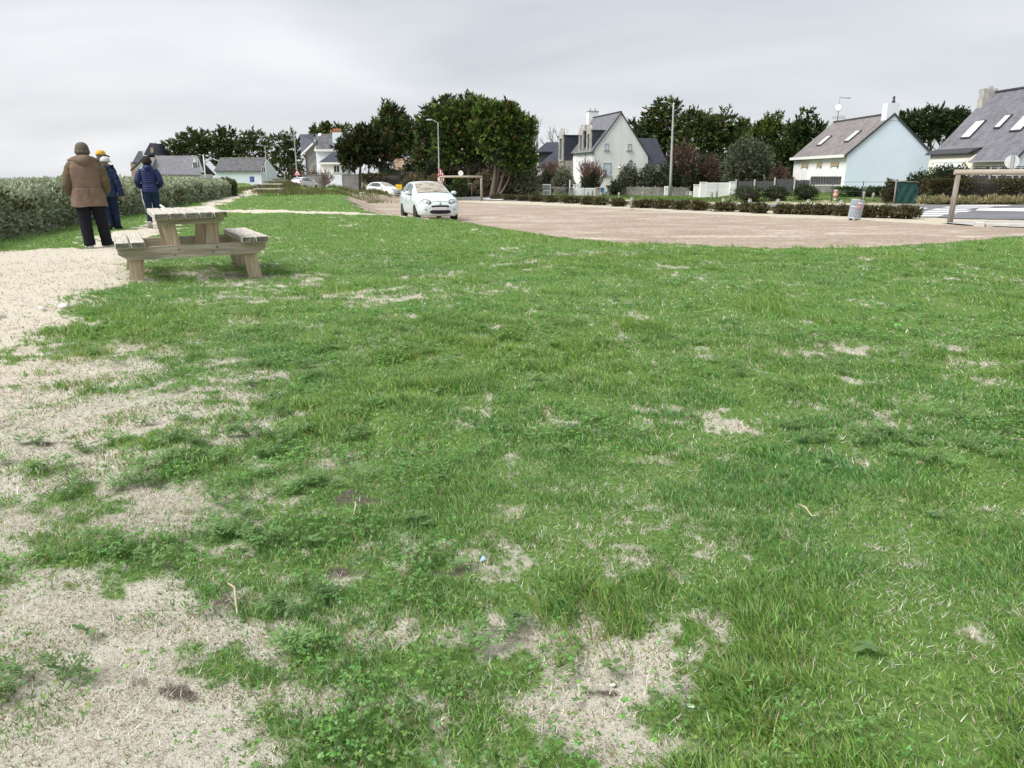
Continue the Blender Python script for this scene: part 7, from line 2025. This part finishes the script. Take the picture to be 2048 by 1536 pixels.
def trousers(root, J, m, rh=.115, rk=.08, ra=.075, dz=-.035):
    mb = MB(); px, py, pz = J['pelvis']; hz = (J['hpl'][2] + J['hpr'][2]) / 2; w = abs(J['hpr'][0] - J['hpl'][0]) / 2 + rh * .82
    cxh = (J['hpl'][0] + J['hpr'][0]) / 2
    mb.loft([sring(hz - .10, cxh, py, w * .82, rh * .9), sring(hz - .04, cxh, py, w, rh * 1.12), sring(hz + .05, cxh, py, w * .98, rh * 1.14), sring(hz + .16, px, py, w * .88, rh * 1.05)], 0, True, True, True)
    for k in 'lr':
        h, kn, an = Vector(J['hp' + k]), Vector(J['kn' + k]), Vector(J['an' + k]) + Vector((0, 0, dz))
        P = [h + Vector((0, 0, .06)), h.lerp(kn, .35), h.lerp(kn, .7), kn, kn.lerp(an, .35), kn.lerp(an, .7), an]; R = [rh, rh * .98, rk * 1.12, rk, (rk + ra) / 2, ra * 1.0, ra * 1.04]
        out, rr = [], []
        for i in range(len(P) - 1):
            for f in (0, .25, .5, .75): out.append(P[i].lerp(P[i + 1], f)); rr.append((R[i] * (1 - f) + R[i + 1] * f) * (1 + .035 * math.sin(i * 9 + f * 14) * (i > 1)))
        out.append(P[-1]); rr.append(R[-1])
        for _ in range(2): out = [out[0]] + [(out[i - 1] + out[i] * 2 + out[i + 1]) / 4 for i in range(1, len(out) - 1)] + [out[-1]]
        mb.tube(out, rr, 16)
    return obj('trousers', mb, m, root)

def shoe(root, an, to, m, sole, lift=0.0, w=.05):
    a, t = Vector(an), Vector(to); d = t - a; dh = Vector((d.x, d.y, 0)); yaw = math.atan2(-dh.x, dh.y)
    pitch = lift
    M = Euler((pitch, 0, yaw)).to_matrix()
    def T(p): return a + M @ (Vector(p) - Vector((0, 0, .075)))
    mb = MB(); rings = []
    for y, ww, h in ((-.075, .6, .085), (-.05, .95, .10), (0, 1, .105), (.06, 1.0, .085), (.12, 1.12, .062), (.18, 1.0, .05), (.205, .6, .035)):
        rings.append([T((ww * w * math.cos(t_), y, .018 + h * max(math.sin(t_), 0) ** .7)) for t_ in np.linspace(-.12, PI + .12, 10)])
    mb.loft(rings, 0, True, True, True, closed=True); s = obj('shoe', mb, m, root)
    mb = MB(); rings = []
    for y, ww in ((-.08, .65), (-.05, 1.02), (0, 1.02), (.06, 1.0), (.12, 1.16), (.18, 1.05), (.212, .6)):
        rings.append([T((-ww * w, y, 0)), T((ww * w, y, 0)), T((ww * w, y, .028)), T((-ww * w, y, .028))])
    mb.loft(rings, 0, False, True, True); obj('sole', mb, sole, s)
    return s

def sring(z, cx, cy, rx, ry, n=36, p=2.5, lean=0.0, wr=0.0, ph=0.0):
    out = []
    for k in range(n):
        t = 2 * PI * k / n; c, s = math.cos(t), math.sin(t)
        w = 1 + wr * (math.sin(5 * t + ph) * .5 + math.sin(9 * t - ph * 1.7) * .35 + math.sin(14 * t + 2 * ph) * .2)
        out.append((cx + rx * w * np.sign(c) * abs(c) ** (2 / p), cy + ry * w * np.sign(s) * abs(s) ** (2 / p), z + .012 * math.sin(3 * t + ph) * (wr > .03)))
    return out

def loft_coat(root, rings, m, name='jacket', quilt=0.0):
    """rings: (z, cx, cy, rx, ry, wrinkle)"""
    zs = [r[0] for r in rings]; R = np.array(rings)
    zz = np.linspace(zs[0], zs[-1], 46 if not quilt else 90)
    out = []
    for z in zz:
        v = [np.interp(z, R[:, 0], R[:, i]) for i in range(1, 6)]
        q = 1.0 + quilt * (abs(math.sin((z - zs[0]) / .052 * PI)) ** .6 - .7)
        out.append(sring(z, v[0], v[1], v[2] * q, v[3] * q, wr=v[4], ph=z * 7))
    mb = MB(); mb.loft(out, 0, True, False, True)
    inner = [sring(zz[0], rings[0][1], rings[0][2], rings[0][3] * .93, rings[0][4] * .93), sring(zz[0] + .2, rings[0][1], rings[0][2], rings[0][3] * .85, rings[0][4] * .85)]
    mb.loft([out[0]] + inner, 0, True)
    return obj(name, mb, m, root)

def sleeve(root, pts, rs, m, quilt=0.0, name='sleeve', cuff=True):
    P = [Vector(p) for p in pts]; L_ = [0]
    for a, b in zip(P, P[1:]): L_.append(L_[-1] + (b - a).length)
    n = 44 if quilt else 22; out, rr = [], []
    for i in range(n + 1):
        s = L_[-1] * i / n; k = max(j for j in range(len(L_)) if L_[j] <= s + 1e-9); k = min(k, len(P) - 2); f = (s - L_[k]) / (L_[k + 1] - L_[k]); f = f
        out.append(P[k].lerp(P[k + 1], f)); r = rs[k] * (1 - f) + rs[k + 1] * f
        rr.append(r * (1 + quilt * (abs(math.sin(s / .05 * PI)) ** .6 - .7)) if quilt else r * (1 + .06 * math.sin(s * 42 + pts[0][0] * 9) + .04 * math.sin(s * 71)))
    # round the elbow a little
    sm = [out[0]] + [(out[i - 1] + out[i] * 2 + out[i + 1]) / 4 for i in range(1, n)] + [out[-1]]
    sm = [sm[0]] + [(sm[i - 1] + sm[i] * 2 + sm[i + 1]) / 4 for i in range(1, n)] + [sm[-1]]
    mb = MB(); mb.tube(sm, rr, 16, cap=True); return obj(name, mb, m, root)

def cap_dome(root, c, rx, ry, h, m, name, n=20, brim=None, flat=.0, rot=0.0, tilt=0.0, low=-.02):
    mb = MB(); rings = []
    M = Euler((tilt, 0, rot)).to_matrix()
    for t in np.linspace(0, PI / 2, 9):
        k = math.cos(t) ** (.75); z = low + (h - low) * math.sin(t)
        rings.append([Vector(c) + M @ Vector((rx * k * math.cos(a), ry * k * math.sin(a), z)) for a in np.linspace(0, 2 * PI, n, endpoint=False)])
    mb.loft(rings, 0, True, True, True); return obj(name, mb, m, root)

def hood(root, c, w, h, m, out=.07, name='hood'):
    """hood lying down the back: rounded triangular fold, plus the roll round the neck"""
    mb = MB(); nu, nv = 16, 10; vs = []
    for j in range(nv + 1):
        v = j / nv
        for i in range(nu + 1):
            u = -1 + 2 * i / nu
            dep = h * (.30 + .70 * (1 - abs(u) ** 1.7))
            x = c[0] + u * w * (1 - .10 * v * v) ; z = c[2] + .035 * (1 - u * u) - v * dep - .05 * u * u * (1 - v)
            y = c[1] + .16 * u * u - out * (math.sin(PI * min(v * .9 + .1, 1)) ** .6) * (1 - .6 * u * u) - .02 * v
            vs.append((x, y, z))
    fs = [(j * (nu + 1) + i, j * (nu + 1) + i + 1, (j + 1) * (nu + 1) + i + 1, (j + 1) * (nu + 1) + i) for j in range(nv) for i in range(nu)]
    mb.add(vs, fs, 0, True)
    o2 = [(x, y + .03, z) for x, y, z in vs]; mb.add(o2, fs, 0, True)
    o = obj(name, mb, m, root); return o

def stand(px, foot_py, label, face):
    g = ground_at(px, foot_py); return thing('person', label, 'person', g, face)

# --- man in the brown jacket
az = math.radians(28)
A = stand(191, 496, 'person in a brown waxed jacket and tweed cap standing with hands in pockets', az)
J = dict(h=1.72, pelvis=(0, 0, .93), chest=(0, .02, 1.32), shl=(-.20, 0, 1.40), shr=(.20, 0, 1.40), ell=(-.30, -.05, 1.12), elr=(.31, -.05, 1.12), wrl=(-.25, .12, .95), wrr=(.26, .12, .95),
         hpl=(-.10, 0, .88), hpr=(.10, 0, .88), knl=(-.10, .0, .48), knr=(.15, .03, .49), anl=(-.075, -.02, .085), anr=(.19, .10, .085), tol=(-.10, .14, .03), tor=(.35, .17, .03))
body(A, J); trousers(A, J, M_navyb, .125, .10, .088)
shoe(A, J['anl'], J['tol'], M_shoe, M_sole); shoe(A, J['anr'], J['tor'], M_shoe, M_sole)
loft_coat(A, [(.70, .01, .0, .275, .20, .055), (.80, .005, 0, .268, .19, .05), (.96, 0, 0, .252, .18, .045), (1.02, 0, 0, .235, .168, .02), (1.05, 0, 0, .238, .168, .02), (1.20, 0, 0, .255, .165, .045), (1.33, 0, 0, .25, .155, .035), (1.41, 0, 0, .215, .135, .01), (1.47, 0, .0, .175, .12, .01), (1.51, 0, .01, .11, .095, .0), (1.55, 0, .015, .085, .085, 0)], M_brown)
for s in (-1, 1): sleeve(A, [(s * .175, 0, 1.40), (s * .24, -.02, 1.27), (s * .285, -.05, 1.08), (s * .28, .03, .97), (s * .24, .13, .90)], [.072, .082, .073, .07, .062], M_olive)
hood(A, (0, -.085, 1.50), .25, .20, M_brown, .10)
mb = MB(); mb.loft([sring(1.022, 0, 0, .242, .174, wr=.02, ph=7.2), sring(1.036, 0, 0, .246, .178, wr=.02, ph=7.2), sring(1.048, 0, 0, .242, .174, wr=.02, ph=7.2)]); obj('waist_cord', mb, M_brown, A)
mb = MB(); mb.tube([(0, -.182, 1.03), (.01, -.186, .70)], .006, 4); obj('back_seam', mb, M_olive, A)
cap_dome(A, (0, .015, 1.615), .108, .125, .125, M_tweed, 'cap', low=-.01)
mb = MB(); mb.loft([[(rr * .108 * math.cos(a), .012 + rr * .122 * math.sin(a), z) for a in np.linspace(0, 2 * PI, 20, endpoint=False)] for rr, z in ((1.0, 1.55), (1.07, 1.565), (1.07, 1.60), (1.0, 1.615))]); obj('cap_band', mb, M_tweed, A)
mb = MB(); mb.loft([[(rr * .096 * math.cos(a), .012 + rr * .10 * math.sin(a), z) for a in np.linspace(PI * 1.05, PI * 1.95, 14)] for rr, z in ((.95, 1.50), (1.0, 1.53), (1.0, 1.56))], closed=False); obj('hair', mb, M_hair, A)

# --- person with the yellow cap, mostly hidden
g = (X_at(206, 19.0), 19.0); B = thing('person', 'person in a yellow peaked cap and black jacket, head turned right, behind the brown jacket', 'person', (g[0], g[1], gz(*g)), math.radians(27))
J = dict(h=1.76, pelvis=(0, 0, .95), chest=(0, .02, 1.36), shl=(-.18, 0, 1.44), shr=(.17, 0, 1.44), ell=(-.24, -.05, 1.15), elr=(.22, 0, 1.14), wrl=(-.20, .10, .95), wrr=(.19, .12, .95),
         hpl=(-.08, 0, .90), hpr=(.08, 0, .90), knl=(-.07, .02, .49), knr=(.07, .0, .49), anl=(-.06, 0, .085), anr=(.07, .0, .085), tol=(-.07, .15, .03), tor=(.09, .15, .03))
body(B, J, look=1.2, hd=(.015, .01)); trousers(B, J, M_navyb, .11, .08, .07)
shoe(B, J['anl'], J['tol'], M_dshoe, M_dshoe); shoe(B, J['anr'], J['tor'], M_dshoe, M_dshoe)
loft_coat(B, [(.78, 0, 0, .20, .15, .03), (.95, 0, 0, .205, .15, .03), (1.15, 0, 0, .21, .145, .03), (1.36, 0, 0, .225, .14, .02), (1.46, 0, 0, .20, .125, .01), (1.51, 0, 0, .13, .105, .0), (1.57, .01, .01, .095, .09, 0), (1.59, .01, .01, .09, .085, 0)], M_blk)
for s in (-1, 1): sleeve(B, [(s * .18, 0, 1.45), (s * .23, -.02, 1.30), (s * .235, -.04, 1.13), (s * .20, .10, .97)], [.07, .078, .072, .06], M_blk)
hb = Vector((.015, .03, 1.36 + .235 * 1.76 / 1.72 + .087))
cap_dome(B, hb + Vector((0, 0, .015)), .102, .115, .105, M_yellow, 'cap', rot=-1.2, low=-.005)
mb = MB(); f = Vector((math.sin(1.2), math.cos(1.2), 0)); sd = Vector((f.y, -f.x, 0)); pr = []
for q, zz in ((0, .012), (.045, .012), (.09, -.004), (.115, -.02)):
    pr.append([hb + f * (.085 + q) + sd * (.085 * (1 - (q / .14) ** 2) * u) + Vector((0, 0, zz - .02 * u * u)) for u in np.linspace(-1, 1, 9)])
mb.loft(pr, closed=False); mb.loft([[p + Vector((0, 0, -.008)) for p in r] for r in pr], closed=False); obj('cap_peak', mb, M_bill, B)
mb = MB(); mb.loft([[hb + f * (.098 * rr * math.cos(a)) + sd * (.092 * rr * math.sin(a)) + Vector((0, 0, z)) for a in np.linspace(PI * .62, PI * 1.38, 12)] for rr, z in ((.95, -.10), (1.02, -.06), (1.02, .01))], closed=False); obj('hair', mb, M_hair, B)

# --- person in the navy jacket with white cap
C_ = stand(228, 459, 'person in a plain navy jacket and white cap walking, right arm swung out', math.radians(24))
J = dict(h=1.62, pelvis=(-.03, 0, .88), chest=(-.05, .06, 1.24), shl=(-.22, .05, 1.31), shr=(.12, .05, 1.31), ell=(-.27, .05, 1.05), elr=(.18, -.02, 1.02), wrl=(-.25, .14, .85), wrr=(.245, -.02, .80),
         hpl=(-.12, 0, .83), hpr=(.05, 0, .83), knl=(-.10, .03, .46), knr=(.06, .06, .45), anl=(-.085, -.10, .14), anr=(.085, .06, .085), tol=(-.08, .02, .05), tor=(.13, .22, .03))
body(C_, J, look=.7, hd=(.045, .02)); trousers(C_, J, M_navyt, .11, .09, .078)
shoe(C_, J['anl'], (-.08, .1, .03), M_dshoe, M_brsole, lift=-.55); shoe(C_, J['anr'], J['tor'], M_dshoe, M_dshoe)
loft_coat(C_, [(.745, -.035, .01, .20, .15, .03), (.90, -.04, .02, .205, .155, .03), (1.08, -.05, .04, .205, .15, .03), (1.22, -.05, .055, .21, .14, .02), (1.32, -.05, .06, .19, .125, .01), (1.38, -.04, .065, .13, .105, 0), (1.43, -.02, .07, .095, .09, 0)], M_navy)
sleeve(C_, [(.10, .05, 1.33), (.15, .03, 1.20), (.20, -.02, 1.02), (.262, -.03, .76)], [.075, .085, .078, .06], M_navy)
sleeve(C_, [(-.20, .05, 1.33), (-.245, .05, 1.20), (-.27, .05, 1.03), (-.24, .15, .86)], [.075, .085, .075, .06], M_navy)
hood(C_, (-.045, -.03, 1.40), .17, .14, M_navy, .06)
hb = Vector((-.05 + .045, .10, 1.24 + .225 + .08))
cap_dome(C_, hb + Vector((0, 0, .0)), .104, .118, .10, M_whair, 'cap', rot=-.7, low=-.015)
mb = MB(); f = Vector((math.sin(.7), math.cos(.7), 0)); sd = Vector((f.y, -f.x, 0))
mb.loft([[hb + f * (.098 * rr * math.cos(a)) + sd * (.094 * rr * math.sin(a)) + Vector((0, 0, z)) for a in np.linspace(PI * .62, PI * 1.38, 12)] for rr, z in ((.92, -.11), (1.02, -.06), (1.03, .0))], closed=False); obj('hair', mb, M_hair, C_)
mb = MB(); mb.tube([hb + sd * .10 + f * -.01 + Vector((0, 0, -.02)), hb + sd * .098 + f * .08 + Vector((0, 0, -.022)), hb + sd * .06 + f * .115 + Vector((0, 0, -.025))], .006, 5); obj('glasses', mb, M_blk, C_)

# --- woman in the quilted jacket
D_ = stand(309, 457, 'person in a blue quilted jacket and dark knitted hat walking away beside the hedge', math.radians(22))
J = dict(h=1.66, pelvis=(-.005, 0, .90), chest=(0, .03, 1.27), shl=(-.16, .02, 1.35), shr=(.16, .02, 1.35), ell=(-.255, -.03, 1.08), elr=(.255, -.03, 1.08), wrl=(-.17, .14, .98), wrr=(.18, .14, .98),
         hpl=(-.085, 0, .86), hpr=(.085, 0, .86), knl=(-.065, .03, .47), knr=(.095, .10, .47), anl=(-.075, -.16, .16), anr=(.125, .10, .08), tol=(-.06, .0, .05), tor=(.14, .27, .03))
body(D_, J); trousers(D_, J, M_jean, .105, .072, .055, -.02)
shoe(D_, J['anl'], (-.07, .0, .03), M_dshoe, M_sole, lift=-.75, w=.045); shoe(D_, J['anr'], J['tor'], M_dshoe, M_sole, w=.045)
loft_coat(D_, [(.84, 0, 0, .19, .15, 0), (.90, 0, 0, .188, .15, 0), (1.02, 0, 0.01, .165, .135, 0), (1.15, 0, .02, .175, .13, 0), (1.28, 0, .03, .19, .13, 0), (1.35, 0, .03, .17, .12, 0), (1.40, 0, .035, .115, .10, 0), (1.46, 0, .04, .09, .088, 0)], M_quilt, quilt=.075)
for s in (-1, 1): sleeve(D_, [(s * .145, .02, 1.36), (s * .20, .0, 1.25), (s * .25, -.03, 1.08), (s * .235, .05, 1.0), (s * .165, .15, .96)], [.065, .075, .07, .062, .055], M_quilt, quilt=.08)
hood(D_, (0, -.06, 1.43), .135, .14, M_quilt, .07)
hb = Vector((0, .05, 1.27 + .227 + .082))
cap_dome(D_, hb + Vector((0, -.005, -.01)), .106, .118, .105, M_dhat, 'knitted_hat', low=-.055)
mb = MB(); mb.loft([[(rr * .11 * math.cos(a), .045 + rr * .118 * math.sin(a), hb.z + z) for a in np.linspace(0, 2 * PI, 20, endpoint=False)] for rr, z in ((.96, -.075), (1.03, -.07), (1.04, -.03), (.98, -.02))]); obj('hat_band', mb, M_dhat, D_)
mb = MB(); mb.loft([[(rr * .085 * math.cos(a), .04 + rr * .09 * math.sin(a), z) for a in np.linspace(0, 2 * PI, 16, endpoint=False)] for rr, z in ((1.05, 1.42), (1.1, 1.46), (1.02, 1.50))]); obj('scarf', mb, M_blk, D_)
